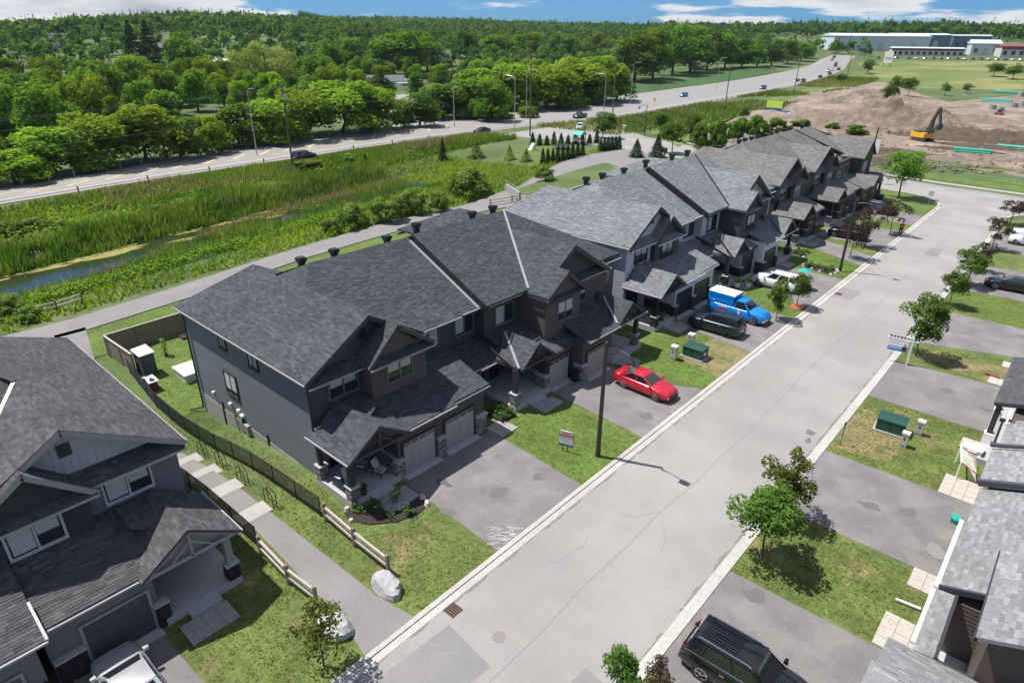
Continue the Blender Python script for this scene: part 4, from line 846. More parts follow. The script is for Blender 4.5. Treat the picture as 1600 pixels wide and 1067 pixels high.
M_cush = mat('seat_cushion', (.42, .44, .45), .9); M_wick = mat('dark_wicker', (.03, .028, .028), .8); M_pink = mat('burgundy_cover', (.14, .012, .045), .6); M_tarp = mat('grey_cover', (.42, .43, .45), .6)
def chainlink(label, pts, h, sp=2.5):
    c = pts[0]; root = thing('chain_link_fence', label, 'fence', (c[0], c[1], ground(*c)))
    P = []
    for (a, b), (c_, d) in zip(pts[:-1], pts[1:]):
        n = max(1, round(math.hypot(c_-a, d-b)/sp)); P += [(a+(c_-a)*k/n, b+(d-b)*k/n) for k in range(n)]
    P.append(pts[-1]); mesh = MB()
    for x, y in P: MB().tube((x, y, ground(x, y)-.1), (x, y, ground(x, y)+h+.06), .034, None, 8).build('post', M_blk, root)
    for (a, b), (c_, d) in zip(P[:-1], P[1:]):
        za, zb = ground(a, b)+.03, ground(c_, d)+.03; MB().tube((a, b, za+h), (c_, d, zb+h), .022, None, 6).build('top_rail', M_blk, root)
        L_ = math.hypot(c_-a, d-b); s_ = .058; n = int(L_/s_); m = int(h/s_)
        Pt = lambda u, v: (a+(c_-a)*u/L_, b+(d-b)*u/L_, za+(zb-za)*u/L_+v)
        k = -m
        while k < n:
            for sg in (1, -1):
                u0, v0, u1, v1 = (k*s_, 0, k*s_+h, h) if sg > 0 else (k*s_, h, k*s_+h, 0)
                if u0 < 0: t = -u0/h; u0 = 0; v0 = v0+(v1-v0)*t
                if u1 > L_: t = (L_-u0)/(u1-u0); v1 = v0+(v1-v0)*t; u1 = L_
                if u1-u0 > .02: mesh.tube(Pt(u0, v0), Pt(u1, v1), .0062, None, 3, False)
            k += 1
    mesh.build('wire_mesh', M_blk, root, kind='stuff'); return root
chainlink('long black chain link fence beside the dark side wall, right of the walkway', [(-25.6, 13.62), (-30, 13.4), (-36.7, 13.1), (-46.5, 13.2), (-53.4, 13.9)], 1.25)
chainlink('shorter black chain link fence left of the walkway', [(-26.0, 10.2), (-33.3, 10.05), (-44, 9.8)], 1.25)
def split_rail(label, pts):
    root = thing('split_rail_fence', label, 'fence', (pts[0][0], pts[0][1], ground(*pts[0])))
    for x, y in pts: z = ground(x, y); MB().slab([(x-.075, y-.075), (x+.075, y-.075), (x+.075, y+.075), (x-.075, y+.075)], z-.1, z+1.15).build('post', M_wood, root)
    for (a, b), (c, d) in zip(pts[:-1], pts[1:]):
        for h in (.45, .9): MB().bar((a, b, ground(a, b)+h), (c, d, ground(c, d)+h+.01), .12, .13).build('rail', M_rail, root)
split_rail('pale split rail fence ending at the front boulder beside the first driveway lawn', [(-25.15, 13.6), (-22.45, 13.5), (-19.75, 13.5)])
split_rail('pale split rail fence in front of the near left house', [(-25.4, 10.05), (-22.7, 9.95), (-20.6, 10.1)])
split_rail('split rail fence at the bend of the back lane behind the left roof', [tuple(at(30, 500)[:2]), tuple(at(90, 486)[:2]), tuple(at(130, 473)[:2])])
split_rail('brown rail fence by the ditch behind the pale grey row', [tuple(at(766, 322)[:2]), tuple(at(800, 316)[:2]), tuple(at(838, 308)[:2])])
# weathered privacy fence, board by board
def board_fence(label, pts, h, cap=True):
    root = thing('board_fence', label, 'fence', (pts[0][0], pts[0][1], -1.6))
    me = MB().box(-.066, .066, -.011, .011, 0, h).build('board', M_wood, None, local=True).data; bpy.data.objects.remove(COL.objects['board'])
    for (a, b), (c, d) in zip(pts[:-1], pts[1:]):
        L_ = math.hypot(c-a, d-b); n = int(L_/.14); an = math.atan2(d-b, c-a)
        for k in range(n):
            o = bpy.data.objects.new('board', me); COL.objects.link(o); o.parent = root; u = (k+.5)/n; x, y = a+(c-a)*u, b+(d-b)*u
            o.location = (x-pts[0][0], y-pts[0][1], ground(x, y)+1.6+random.uniform(-.01, .015)); o.rotation_euler = (0, 0, an)
        for k in range(int(L_/2.4)+1):
            u = min(1, k*2.4/L_); x, y = a+(c-a)*u, b+(d-b)*u; z = ground(x, y); MB().box(x-.06, x+.06, y-.06, y+.06, z-.1, z+h+.05).build('post', M_wood, root)
        MB().bar((a, b, ground(a, b)+h+.07), (c, d, ground(c, d)+h+.07), .16, .05).build('cap_rail', M_rail, root)
board_fence('weathered grey board fence round the back yard of the dark row', [(-52.9, 14.15), (-58.2, 13.95), (-58.5, 21.0), (-58.5, 29)], 1.8)
# back yard
z0 = -1.62
sh = thing('storage_shed', 'dark grey storage shed with a pale roof in the fenced back yard', 'shed', (-52.5, 14.95, z0))
MB().box(-53.3, -51.7, 14.4, 15.4, z0, .35).build('wall', mat('shed_wall', (.045, .047, .055), .7), sh); MB().prism([(-53.4, 14.3, .35), (-51.6, 14.3, .3), (-51.6, 15.5, .34), (-53.4, 15.5, .44)], (0, 0, .06)).build('roof', M_tarp, sh); MB().box(-51.7, -51.67, 14.55, 15.25, z0+.1, .2).build('door', mat('shed_door', (.06, .062, .07), .7), sh)
sp = thing('hot_tub', 'white covered hot tub on the back lawn beside the dark row', 'hot tub', (-49.4, 17.2, z0))
MB().box(-50.6, -48.4, 16.2, 18.2, z0, z0+.62).build('cabinet', mat('tub_cabinet', (.5, .49, .46), .7), sp); MB().box(-50.66, -48.34, 16.14, 18.26, z0+.62, z0+.74).build('cover', M_white, sp); MB().box(-48.39, -48.36, 16.7, 17.2, z0+.1, z0+.5).build('panel', MATS['tub_cabinet'], sp)
bq = thing('barbecue', 'covered barbecue in burgundy behind the chain link fence', 'barbecue', (-49.6, 14.1, z0))
MB().slab([(-50.2, 13.8), (-49, 13.8), (-49.1, 14.4), (-50.1, 14.4)], z0, z0+.75).build('cabinet', M_pink, bq); MB().prism([(-50.35, 13.7, z0+.8), (-49.7, 13.75, z0+1.0), (-48.9, 13.7, z0+.8), (-48.9, 14.5, z0+.8), (-49.7, 14.4, z0+1.05), (-50.3, 14.5, z0+.8)], (0, 0, .05)).build('cover', M_tarp, bq); MB().tube((-50.1, 14.1, z0+.82), (-49.1, 14.1, z0+.82), .2, None, 10).build('lid', M_blk, bq)
bed = MB(); bed.slab([(-57.8, 19.5), (-56.6, 19.5), (-56.3, 25), (-57.9, 25)], ground(-57, 21)+.05, ground(-57, 21)+.18); tag(bed.build('flower_bed', M_mulch), 'dark planting bed along the inside of the back board fence', 'flower bed')
# walkway landings and handrails
for i, (x, nm) in enumerate(((-28.5, 'nearest the street'), (-31.6, 'second from the street'), (-34.3, 'third from the street'), (-36.9, 'farthest from the street'))):
    z = ground(x, 11.2); s_ = MB().box(x-.55, x+.55, 10.4, 12.15, z-.3, z+.06); tag(s_.build('concrete_step', M_conc), 'concrete step across the walkway, '+nm, 'step', 'concrete steps of the walkway')
    root = thing('handrail', 'black bent handrail at the walkway step '+nm, 'handrail', (x, 12.3, z), 0, 'handrails of the walkway')
    for y in (12.25, 12.45):
        MB().path([(x+.45, y, z), (x+.45, y, z+.85), (x+.25, y, z+.95), (x-.25, y, z+1.0), (x-.45, y, z+.85), (x-.45, y, z-.1)], .025, 6).build('rail', M_blk, root)
def rock(name, label, c, r, m, seed, flat=.6, rot=0, cat='boulder', group=None):
    rr = np.random.default_rng(seed); n = 14; k = 8; v = []; ca, sa = math.cos(rot), math.sin(rot)
    pl = [(Vector(rr.normal(size=3)).normalized(), rr.uniform(.62, .95)) for _ in range(16)]
    for i in range(k+1):
        th = math.pi*i/k
        for j in range(n):
            d = Vector((math.sin(th)*math.cos(2*math.pi*j/n), math.sin(th)*math.sin(2*math.pi*j/n), math.cos(th))); t = 1.0
            for p, q in pl:
                dp = d.dot(p)
                if dp > .05: t = min(t, q/dp)
            q = d*t; x, y, z = q.x*r[0], q.y*r[1], q.z*r[2]*1.0; v.append((c[0]+ca*x-sa*y, c[1]+sa*x+ca*y, c[2]+max(z, -.15)))
    f = [(i*n+j, i*n+(j+1) % n, (i+1)*n+(j+1) % n, (i+1)*n+j) for i in range(k) for j in range(n)]
    mb = MB(); mb.add(v, f); return tag(mb.build(name, m, off=c), label, cat, group)
rock('boulder', 'flat pale boulder between the walkway and the first driveway lawn', (-19.0, 12.9, .1), (1.05, .72, .62), M_rock, 3, rot=-.1)
rock('boulder', 'blocky pale boulder under the small tree left of the walkway', (-18.9, 10.0, .1), (.95, .75, .68), M_rock, 8, rot=.2)
# street lamps
def lamp(label, x, y, h, arm, group):
    root = thing('street_lamp', label, 'street lamp', (x, y, 0), 0, group)
    MB().tube((x, y, 0), (x, y, h), .15, .105, 10).build('pole', M_pole, root); MB().tube((x, y, 0), (x, y, .5), .17, .165, 10).build('base', M_pole, root)
    ax, ay = arm; pts = [(x, y, h-.35), (x+ax*.5, y+ay*.5, h-.15), (x+ax*.85, y+ay*.85, h-.22), (x+ax, y+ay, h-.5)]
    MB().path(pts, .035, 6).build('arm', M_blk, root); MB().ring((x+ax*.22, y+ay*.22, h-.5), (ay, -ax, 0), .14, .17, .03, 14).build('scroll', M_blk, root)
    cx, cy = x+ax, y+ay; b = MB().slab([(cx-.3, cy-.2), (cx+.3, cy-.2), (cx+.3, cy+.2), (cx-.3, cy+.2)], h-.66, h-.58).build('lamp_head', M_blk, root)
    MB().tube((cx, cy, h-1.1), (cx, cy, h-.66), .1, .24, 8).build('lantern', glassmat('lantern_glass', (.35, .36, .36), .3), root); MB().tube((cx, cy, h-.58), (cx, cy, h-.46), .08, .03, 8).build('finial', M_blk, root)
lamp('dark street lamp with curved arm on the lawn left of the red car', -17.84, 28.17, 7.75, (2.0, -.25), 'street lamps along the kerb')
lamp('dark street lamp with curved arm by the stone edged garden bed', -18.04, 74.8, 7.9, (2.0, -.2), 'street lamps along the kerb')
lamp('tall dark lamp at the far corner carrying a white banner', -30.2, 128.2, 9.4, (1.6, .6), 'street lamps along the kerb')
bn = thing('banner', 'white vertical banner on the far corner lamp', 'banner', (-30.0, 128.0, 5.2)); MB().box(-30.05, -29.25, 127.98, 128.02, 5.2, 7.6).build('cloth', M_white, bn); MB().box(-30.1, -29.2, 127.97, 128.03, 7.6, 7.65).build('bracket', M_blk, bn)
# signs
def sign_panel(root, x0, x1, y, z0, z1, rows, face):
    for i, (a, b, c, d, m) in enumerate(rows):
        MB().box(x0+(x1-x0)*a, x0+(x1-x0)*b, y-.012-.002*(i+1), y-.010, z0+(z1-z0)*c, z0+(z1-z0)*d).build('print', m, root)
sg = thing('yard_sign', 'white real estate yard sign with red lettering and a blue foot band on the lawn', 'sign', (-19.58, 27.2, 0), rad(18)); 
def loc_sign(root, pieces):
    for nm, m, a in pieces: MB().box(*a).build(nm, m, root, local=True)
loc_sign(sg, [('post', M_green, (-.22, -.18, -.02, .02, 0, .5)), ('post', M_green, (.1, .14, -.02, .02, 0, .5)), ('frame', M_blk, (-.48, .48, -.025, .02, .42, 1.22)), ('panel', M_white, (-.455, .455, -.034, -.02, .45, 1.2)), ('rider', M_white, (-.36, .4, -.03, 0, 1.235, 1.5)),
    ('print', M_blue, (-.455, .455, -.038, -.03, .45, .56)), ('print', MATS['pale_print'] if 'pale_print' in MATS else mat('pale_print', (.55, .58, .68), .7), (-.3, .4, -.038, -.03, .7, .74)), ('print', mat('red_print', (.45, .03, .04), .6), (-.455, .455, -.038, -.03, 1.14, 1.2))])
def text(root, body, size, loc, m, rx=90, rz=0, name='lettering'):
    c = bpy.data.curves.new(name, 'FONT'); c.body = body; c.size = size; c.extrude = .004; c.align_x = 'CENTER'; c.materials.append(m)
    t = bpy.data.objects.new(name, c); COL.objects.link(t); t.parent = root; t.location = loc; t.rotation_euler = (rad(rx), 0, rad(rz))
    dg = bpy.context.evaluated_depsgraph_get(); me = bpy.data.meshes.new_from_object(t.evaluated_get(dg)); me.materials.clear(); me.materials.append(m)
    o = bpy.data.objects.new(name, me); COL.objects.link(o); o.parent = root; o.location = loc; o.rotation_euler = t.rotation_euler; bpy.data.objects.remove(t); return o
MB().add([(-.36, -.04, 1.0), (-.24, -.04, 1.0), (-.24, -.04, 1.08), (-.3, -.04, 1.13), (-.36, -.04, 1.08)], [(0, 1, 2, 3, 4)]).build('logo', M_blue, sg, local=True)
for zz, a, b, m in ((1.04, -.2, .4, 'red_print'), (.93, -.38, .38, 'pale_print'), (.84, -.3, .3, 'pale_print')):
    x = a
    while x < b: w_ = random.uniform(.04, .09); MB().box(x, x+w_, -.039, -.03, zz-.03, zz+.03).build('print', MATS[m], sg, local=True); x += w_+.025
for x in np.arange(-.3, .34, .085): MB().box(x, x+.06, -.036, -.025, 1.32, 1.42).build('print', MATS['red_print'], sg, local=True)
s2 = thing('sale_sign', 'white post and arm real estate sign with a blue panel at the right kerb', 'sign', (-6.85, 54.75, 0), rad(8))
loc_sign(s2, [('post', M_white, (-.06, .06, -.06, .06, 0, 2.3)), ('arm', M_white, (-1.75, .4, -.05, .05, 2.0, 2.1)), ('panel', M_white, (-1.6, -.2, -.03, .03, 1.0, 1.92)), ('print', mat('sky_print', (.25, .42, .6), .6), (-1.58, -.62, -.036, -.028, 1.02, 1.4)), ('print', M_blue, (-1.58, -.22, -.038, -.03, 1.02, 1.12)), ('portrait', mat('portrait_print', (.03, .03, .05), .6), (-.6, -.24, -.037, -.028, 1.02, 1.45)), ('portrait', mat('face_print', (.4, .22, .16), .6), (-.5, -.35, -.0385, -.03, 1.45, 1.68)), ('print', MATS['pale_print'], (-1.5, -.7, -.036, -.028, 1.66, 1.74))])
for x in np.arange(-1.6, .1, .24): MB().box(x, x+.17, -.02, .02, 2.1, 2.24).build('rider_letter', M_blk, s2, local=True)
ws = thing('street_sign', 'thin grey post with a small plate at the far street corner', 'sign', (-17.5, 113.6, 0)); MB().tube((-17.5, 113.6, 0), (-17.5, 113.6, 2.7), .035).build('post', M_galv, ws); MB().box(-17.85, -17.15, 113.58, 113.62, 2.1, 2.75).build('plate', M_tarp, ws)
ds = thing('warning_sign', 'orange diamond warning sign beside the highway', 'sign', tuple(at(1022, 168))); q = at(1022, 168); MB().tube(q, q+Vector((0, 0, 2.2)), .04).build('post', M_galv, ds); MB().add([(q.x-.7, q.y-.1, q.z+2.6), (q.x, q.y-.1, q.z+1.9), (q.x+.7, q.y-.1, q.z+2.6), (q.x, q.y-.1, q.z+3.3)], [(0, 1, 2, 3)]).build('plate', mat('sign_orange', (.7, .3, .03), .5), ds)
# utility boxes
def cabinet(label, x, y, w_, d, h, cat='utility box', group='small utility cabinets'):
    r = thing('utility_cabinet', label, cat, (x, y, 0), 0, group); MB().box(x-w_/2, x+w_/2, y-d/2, y+d/2, 0, h*.86).build('body', M_ltgrey, r); MB().slab([(x-w_/2-.03, y-d/2-.03), (x+w_/2+.03, y-d/2-.03), (x+w_/2+.03, y+d/2+.03), (x-w_/2-.03, y+d/2+.03)], h*.86, h).build('lid', mat('cabinet_lid', (.56, .57, .52), .6), r)
    MB().box(x-.05, x+.05, y-d/2-.008, y-d/2, h*.5, h*.66).build('plate', MATS['black_metal'], r); MB().box(x-w_/2+.04, x+w_/2-.04, y-d/2-.006, y-d/2, h*.1, h*.14).build('vent', M_blk, r)
cabinet('pale utility cabinet left of the green transformer across from the red car', -20.95, 43.1, .46, .42, 1.2); cabinet('pale utility cabinet behind the green transformer near the teal car', -21.05, 46.1, .46, .42, 1.2)
cabinet('pale utility cabinet touching the right hand green transformer', -4.15, 42.1, .38, .36, 1.05); cabinet('pale utility cabinet standing apart right of the green transformer', -3.75, 44.3, .38, .36, 1.05)
def transformer(label, x, y, rz):
    r = thing('transformer', label, 'transformer', (x, y, 0), rz, 'green pad transformers'); M = dict(local=True)
    MB().box(-.95, .95, -.72, .72, 0, .1).build('pad', M_conc, r, **M); MB().prism([(-.82, -.6, .1), (.82, -.6, .1), (.82, .6, .1), (-.82, .6, .1)], (0, 0, .82)).build('cabinet', M_green, r, **M)
    MB().prism([(-.86, -.64, .92), (-.86, .1, 1.0), (-.86, .64, .96), (-.86, .64, .9), (-.86, -.64, .86)], (1.72, 0, 0)).build('lid', M_green, r, **M); MB().box(.81, .825, -.2, .2, .35, .6).build('warning_plate', M_white, r, **M); MB().box(-.02, .02, -.62, -.6, .15, .85).build('door_seam', M_blk, r, **M)
transformer('green pad transformer on the bare lawn left of the dark teal car', -19.9, 44.7, rad(0)); transformer('green pad transformer on the right hand lawn', -5.25, 43.6, rad(4))
tk = thing('tree_stake', 'thin dark stake standing in the right hand lawn edge', 'stake', (-7.15, 39.6, 0)); MB().tube((-7.15, 39.6, 0), (-7.15, 39.6, 1.6), .025).build('post', M_blk, tk); MB().box(-7.2, -7.1, 39.5, 39.7, 1.5, 1.62).build('cap', M_blk, tk)
for (x, y, lb) in ((-15.85, 14.05, 'rusty catch basin grate in the gutter beside the walkway'), (-15.9, 67.4, 'rusty catch basin grate in the gutter before the white car')):
    r = thing('drain_grate', lb, 'drain grate', (x, y, 0), 0, 'catch basin grates'); MB().box(x-.33, x+.33, y-.33, y+.33, 0, .012).build('plate', mat('dark_hole', (.02, .015, .012), .9), r)
    for k in range(6): MB().box(x-.33, x+.33, y-.33+k*.122, y-.33+k*.122+.055, .012, .022).build('bar', M_iron, r)
for i, (p, lb) in enumerate((((780, 995), 'round manhole cover on the street at the bottom of the picture'), ((1266, 680), 'dark oil stain on the street'))):
    if i == 0: c = gp = at(*p); tag(MB().tube((c.x, c.y, 0), (c.x, c.y, .012), .3, None, 20).build('manhole_cover', mat('worn_iron', (.2, .175, .165), .8, var=.2, scale=14), off=(c.x, c.y, 0)), lb, 'manhole cover')
def blotch(px, py, rx, ry, m, z, n=18):
    c = at(px, py); ph = random.uniform(0, 6); MB().add([(c.x+rx*(1+.25*math.sin(3*t+ph)+.12*math.sin(7*t))*math.cos(t), c.y+ry*(1+.3*math.cos(2*t+ph))*math.sin(t), z) for t in [2*math.pi*i/n for i in range(n)]], [tuple(range(n))]).build('stain', m, kind='structure')
M_stain = mat('oil_stain', (.12, .115, .115), .9, var=.3, scale=9); M_chalk = mat('chalk_marks', (.4, .37, .37), .95, var=.35, scale=4)
M_stain2 = mat('old_stain', (.2, .195, .192), .9, var=.2, scale=6)
blotch(1266, 676, .28, .42, M_stain, .006); blotch(1263, 688, .18, .3, M_stain, .0068); blotch(1462, 860, .5, .5, M_stain2, .0045); blotch(1505, 525, .5, .2, M_stain2, .0045); blotch(1520, 522, .25, .15, M_stain, .005); blotch(690, 752, .35, .25, mat('dark_stain', (.09, .088, .088), .9, var=.2), .0045); blotch(700, 757, .3, .18, MATS['dark_stain'], .0052)
M_stain3 = mat('faint_stain', (.118, .112, .111), .9, var=.12, scale=6)
for px, py, rx, ry in ((700, 800, .5, .3), (780, 770, .4, .5), (1010, 650, .5, .4), (1360, 790, .6, .3), (1420, 800, .4, .4), (1480, 610, .5, .3), (1180, 930, .5, .4), (1220, 520, .4, .3), (1540, 640, .4, .4), (840, 745, .3, .4)): blotch(px, py, rx, ry, M_stain3, .0047, 20)
for k in range(70):
    u = random.random(); a = at(790+random.gauss(0, 14), 838+random.gauss(0, 8)); x, y, z = a; z = .0048+k*2e-5
    MB().bar((x-.12, y-.12, z), (x+random.uniform(0, .25), y+random.uniform(.05, .25), z), .03, .0015).build('chalk_mark', M_chalk, kind='structure') if x < -16.95 else None
# porch of the first dark home: chairs, planter, walk-side bed
def patio_chair(label, x, y, z, rz):
    r = thing('patio_chair', label, 'chair', (x, y, z), rz, 'patio chairs on the front porch'); K = dict(local=True)
    for sx in (-.28, .28):
        MB().path([(sx, .3, 0), (sx, .3, .6), (sx, -.3, .58), (sx*.95, -.42, 0)], .03, 6).build('arm_frame', M_wick, r, **K)
    MB().box(-.27, .27, -.28, .3, .28, .34).build('seat', M_wick, r, **K); MB().box(-.25, .25, -.25, .31, .34, .45).build('seat_cushion', M_cush, r, **K)
    MB().prism([(-.26, -.26, .34), (-.26, -.33, .34), (-.26, -.55, 1.0), (-.26, -.48, 1.0)], (.52, 0, 0)).build('backrest', M_wick, r, **K); MB().prism([(-.23, -.16, .46), (-.23, -.25, .44), (-.23, -.47, .98), (-.23, -.39, 1.0)], (.46, 0, 0)).build('back_cushion', M_cush, r, **K)
patio_chair('patio chair with pale cushions at the back of the porch', -26.9, 17.3, .38, rad(-60)); patio_chair('patio chair with pale cushions nearest the garage on the porch', -25.75, 17.7, .38, rad(-75)); patio_chair('patio chair turned away behind the front porch pier', -26.3, 15.9, .38, rad(-110))
def plantpot(label, x, y, z, pm, r0=.2, h=.4, lm=None, seed=0, n=70, hh=.45, kind='potted plant', group=None):
    r = thing('potted_plant', label, kind, (x, y, z), 0, group); MB().tube((x, y, z), (x, y, z+h), r0*.75, r0, 12).build('pot', pm, r); rr = random.Random(seed); m = MB()
    for k in range(n):
        a = rr.uniform(0, 6.28); rad_ = rr.uniform(0, r0*1.7); zz = z+h+rr.uniform(.02, hh); c = Vector((x+rad_*math.cos(a), y+rad_*math.sin(a), zz)); d = Vector((rr.gauss(0, 1), rr.gauss(0, 1), rr.gauss(.3, .6))).normalized()*.11; e = d.orthogonal().normalized()*.05
        m.add([tuple(c-d), tuple(c+e), tuple(c+d), tuple(c-e)], [(0, 1, 2, 3)], rr.random())
    m.build('foliage', lm, r)
LM_lime = leafmat('lime_leaf', (.1, .19, .03), (.33, .4, .12)); LM_gard = leafmat('garden_leaf', (.03, .08, .02), (.09, .17, .04))
plantpot('potted plant with pale leaves on the walk slab before the porch', -23.55, 17.0, .07, mat('blue_pot', (.1, .16, .2), .4), .22, .4, LM_lime, 1)
plantpot('potted plant standing on the porch behind its pier', -24.95, 16.0, .38, M_wick, .15, .3, LM_gard, 2)
for i, (x, y, lb) in enumerate(((-25.3, 48.5, 'round brown pot at the porch steps of the pale grey row'), (-26.4, 49.3, 'white pot on the porch of the pale grey row'), (-24.2, 62.0, 'yellow leaved shrub by the walk left of the white car'), (-23.4, 62.9, 'second yellow leaved shrub touching the white car'), (-25.6, 61.0, 'white planter in the shaded entry of the pale grey row'))):
    plantpot(lb, x, y, .1, M_white if 'white' in lb else mat('brown_pot', (.09, .05, .035), .8), .3, .45, LM_lime if 'yellow' in lb else LM_gard, 10+i, 110, .6)
def garden(label, pts, z, m=M_mulch, stones=0, plants=0, seed=1):
    """mulched bed edged with stones"""
    r = thing('garden_bed', label, 'garden bed', (pts[0][0], pts[0][1], 0)); MB().slab(pts, -.05, z).build('mulch', m, r); rr = random.Random(seed)
    n = len(pts); xs_ = [p[0] for p in pts]; ys_ = [p[1] for p in pts]
    for k in range(stones):
        i = rr.randrange(n); a = pts[i]; b = pts[(i+1) % n]; u = rr.random(); x, y = a[0]+(b[0]-a[0])*u, a[1]+(b[1]-a[1])*u
        q = MB().tube((x, y, 0), (x, y, z+rr.uniform(.08, .2)), rr.uniform(.13, .24), rr.uniform(.07, .14), 7); q.build('edging_stone', M_stonew, r)
    cx, cy = sum(xs_)/n, sum(ys_)/n; f = MB()
    for k in range(plants):
        u = rr.random()**.5; i = rr.randrange(n); x, y = cx+(pts[i][0]-cx)*u*.85, cy+(pts[i][1]-cy)*u*.85; tn = rr.random()
        for j in range(26):
            c = Vector((x+rr.gauss(0, .14), y+rr.gauss(0, .14), z+rr.uniform(.02, .4))); d = Vector((rr.gauss(0, 1), rr.gauss(0, 1), rr.gauss(.3, .6))).normalized()*.11; e = d.orthogonal().normalized()*.05
            f.add([tuple(c-d), tuple(c+e), tuple(c+d), tuple(c-e)], [(0, 1, 2, 3)], min(1, max(0, tn+rr.gauss(0, .2))))
    if f.v: f.build('plants', LM_gard, r, kind='stuff')
garden('curved mulch bed with white stones before the first porch', [(-25.2, 14.7), (-24.6, 15.0), (-24.4, 16.1), (-23.0, 16.15), (-22.9, 18.3), (-22.1, 18.1), (-21.9, 17.2), (-22.3, 16.0), (-23.2, 14.9), (-24.3, 14.4)], .05, stones=9, plants=9, seed=4)
garden('edged planting bed between the two dark entries', [(-26.3, 27.0), (-24.7, 26.9), (-24.6, 28.2), (-26.2, 28.4)], .2, stones=0, plants=12, seed=5)
garden('stone edged flower bed beneath the second street lamp', [(-21.8, 73.6), (-18.4, 72.9), (-17.9, 74.2), (-18.8, 75.4), (-21.8, 75.3)], .06, stones=16, plants=16, seed=6)
garden('round orange mulch ring under a small kerb tree by the white car', [(-17.7+.62*math.cos(t), 60.9+.75*math.sin(t)) for t in [i*.628 for i in range(10)]], .05, M_orange, 0, 0)
garden('dark flower bed in front of the brown row entry', [(-24.6, 77.5), (-22.8, 77.2), (-22.8, 79.6), (-24.6, 80)], .06, stones=6, plants=10, seed=8)
# hockey net, bins and loose things on the right
hn_ = thing('hockey_net', 'white hockey net with red pipes lying by the right hand porch', 'hockey net', (-.6, 41.6, 0), rad(10)); K = dict(local=True)
MB().path([(-.55, -1.0, 0), (-.55, -1.0, 1.15), (-.55, .9, 1.15), (-.55, .9, 0)], .04, 8).build('goal_frame', M_white, hn_, **K); MB().path([(.45, .9, 0), (.5, .2, .03), (.45, -1.0, 0)], .035, 6).build('base_pipe', M_red, hn_, **K); MB().path([(-.55, .9, 1.15), (.3, .9, .7), (.45, .9, 0)], .03, 6).build('side_pipe', M_red, hn_, **K); MB().path([(-.55, -1.0, 1.15), (.3, -1.0, .7), (.45, -1.0, 0)], .03, 6).build('side_pipe', M_red, hn_, **K)
nm = MB()
for k in range(20):
    y = -1.0+1.9*k/19; nm.path([(-.55, y, 1.15), (.3, y, .75), (.48, y, .02)], .009, 3)
for k in range(14):
    u = k/13; nm.tube((-.55+1.0*u, -1.0, 1.15-.4*u-.7*u*u), (-.55+1.0*u, .9, 1.15-.4*u-.7*u*u), .009, None, 3)
nm.build('netting', M_white, hn_, kind='stuff', **K)
def simplebox(name, label, cat, x, y, sx, sy, h, m, m2):
    r = thing(name, label, cat, (x, y, 0)); MB().slab([(x-sx/2, y-sy/2), (x+sx/2, y-sy/2), (x+sx/2, y+sy/2), (x-sx/2, y+sy/2)], 0, h*.85).build('body', m, r); MB().box(x-sx/2-.03, x+sx/2+.03, y-sy/2-.03, y+sy/2+.03, h*.85, h).build('lid', m2, r); MB().bar((x-sx/4, y-sy/2-.05, h*.8), (x+sx/4, y-sy/2-.05, h*.8), .05, .05).build('handle', m2, r)
simplebox('deck_box', 'white storage box at the corner of the right hand porch', 'box', -.75, 43.8, 1.0, .8, .7, M_white, M_white)
simplebox('garbage_bin', 'black bin between the two dark garage doors beside the red car', 'bin', -24.6, 34.95, .5, .5, .95, M_blk, M_blk); simplebox('garbage_bin', 'green bin at the end of the brown row beside the corner lawn', 'bin', -24.2, 113.8, .9, .9, 1.2, M_green, M_green)
simplebox('recycling_tote', 'teal tote leaning at the right hand garage', 'tote', -.25, 36.2, .35, .5, .3, M_teal, M_teal)
um = thing('garden_parasol', 'small teal parasol by the white car', 'parasol', (-19.2, 66.3, 0)); MB().tube((-19.2, 66.3, 0), (-19.2, 66.3, 2.1), .02).build('pole', M_galv, um)
cn = MB()
for k in range(8):
    a, b = k*math.pi/4, (k+1)*math.pi/4; cn.add([(-19.2, 66.3, 2.25), (-19.2+.7*math.cos(a), 66.3+.7*math.sin(a), 1.95), (-19.2+.7*math.cos(b), 66.3+.7*math.sin(b), 1.95)], [(0, 1, 2)])
cn.build('canopy', M_teal, um)
tag(MB().tube((-1.9, 57.2, .12), (-1.0, 57.0, .12), .12, .1, 8).build('log', mat('rust_pipe', (.22, .07, .04), .9), off=(-1.5, 57.1, 0)), 'short rust coloured pipe lying on the dry right hand lawn', 'pipe')
tag(MB().bar((-1.2, 26.9+1.2, .1), (-.2, 27.0+1.2, .12), .1, .08).build('downspout_extension', M_white, off=(-.7, 28.1, 0)), 'white downspout pipe lying at the edge of the right hand lawn', 'pipe')
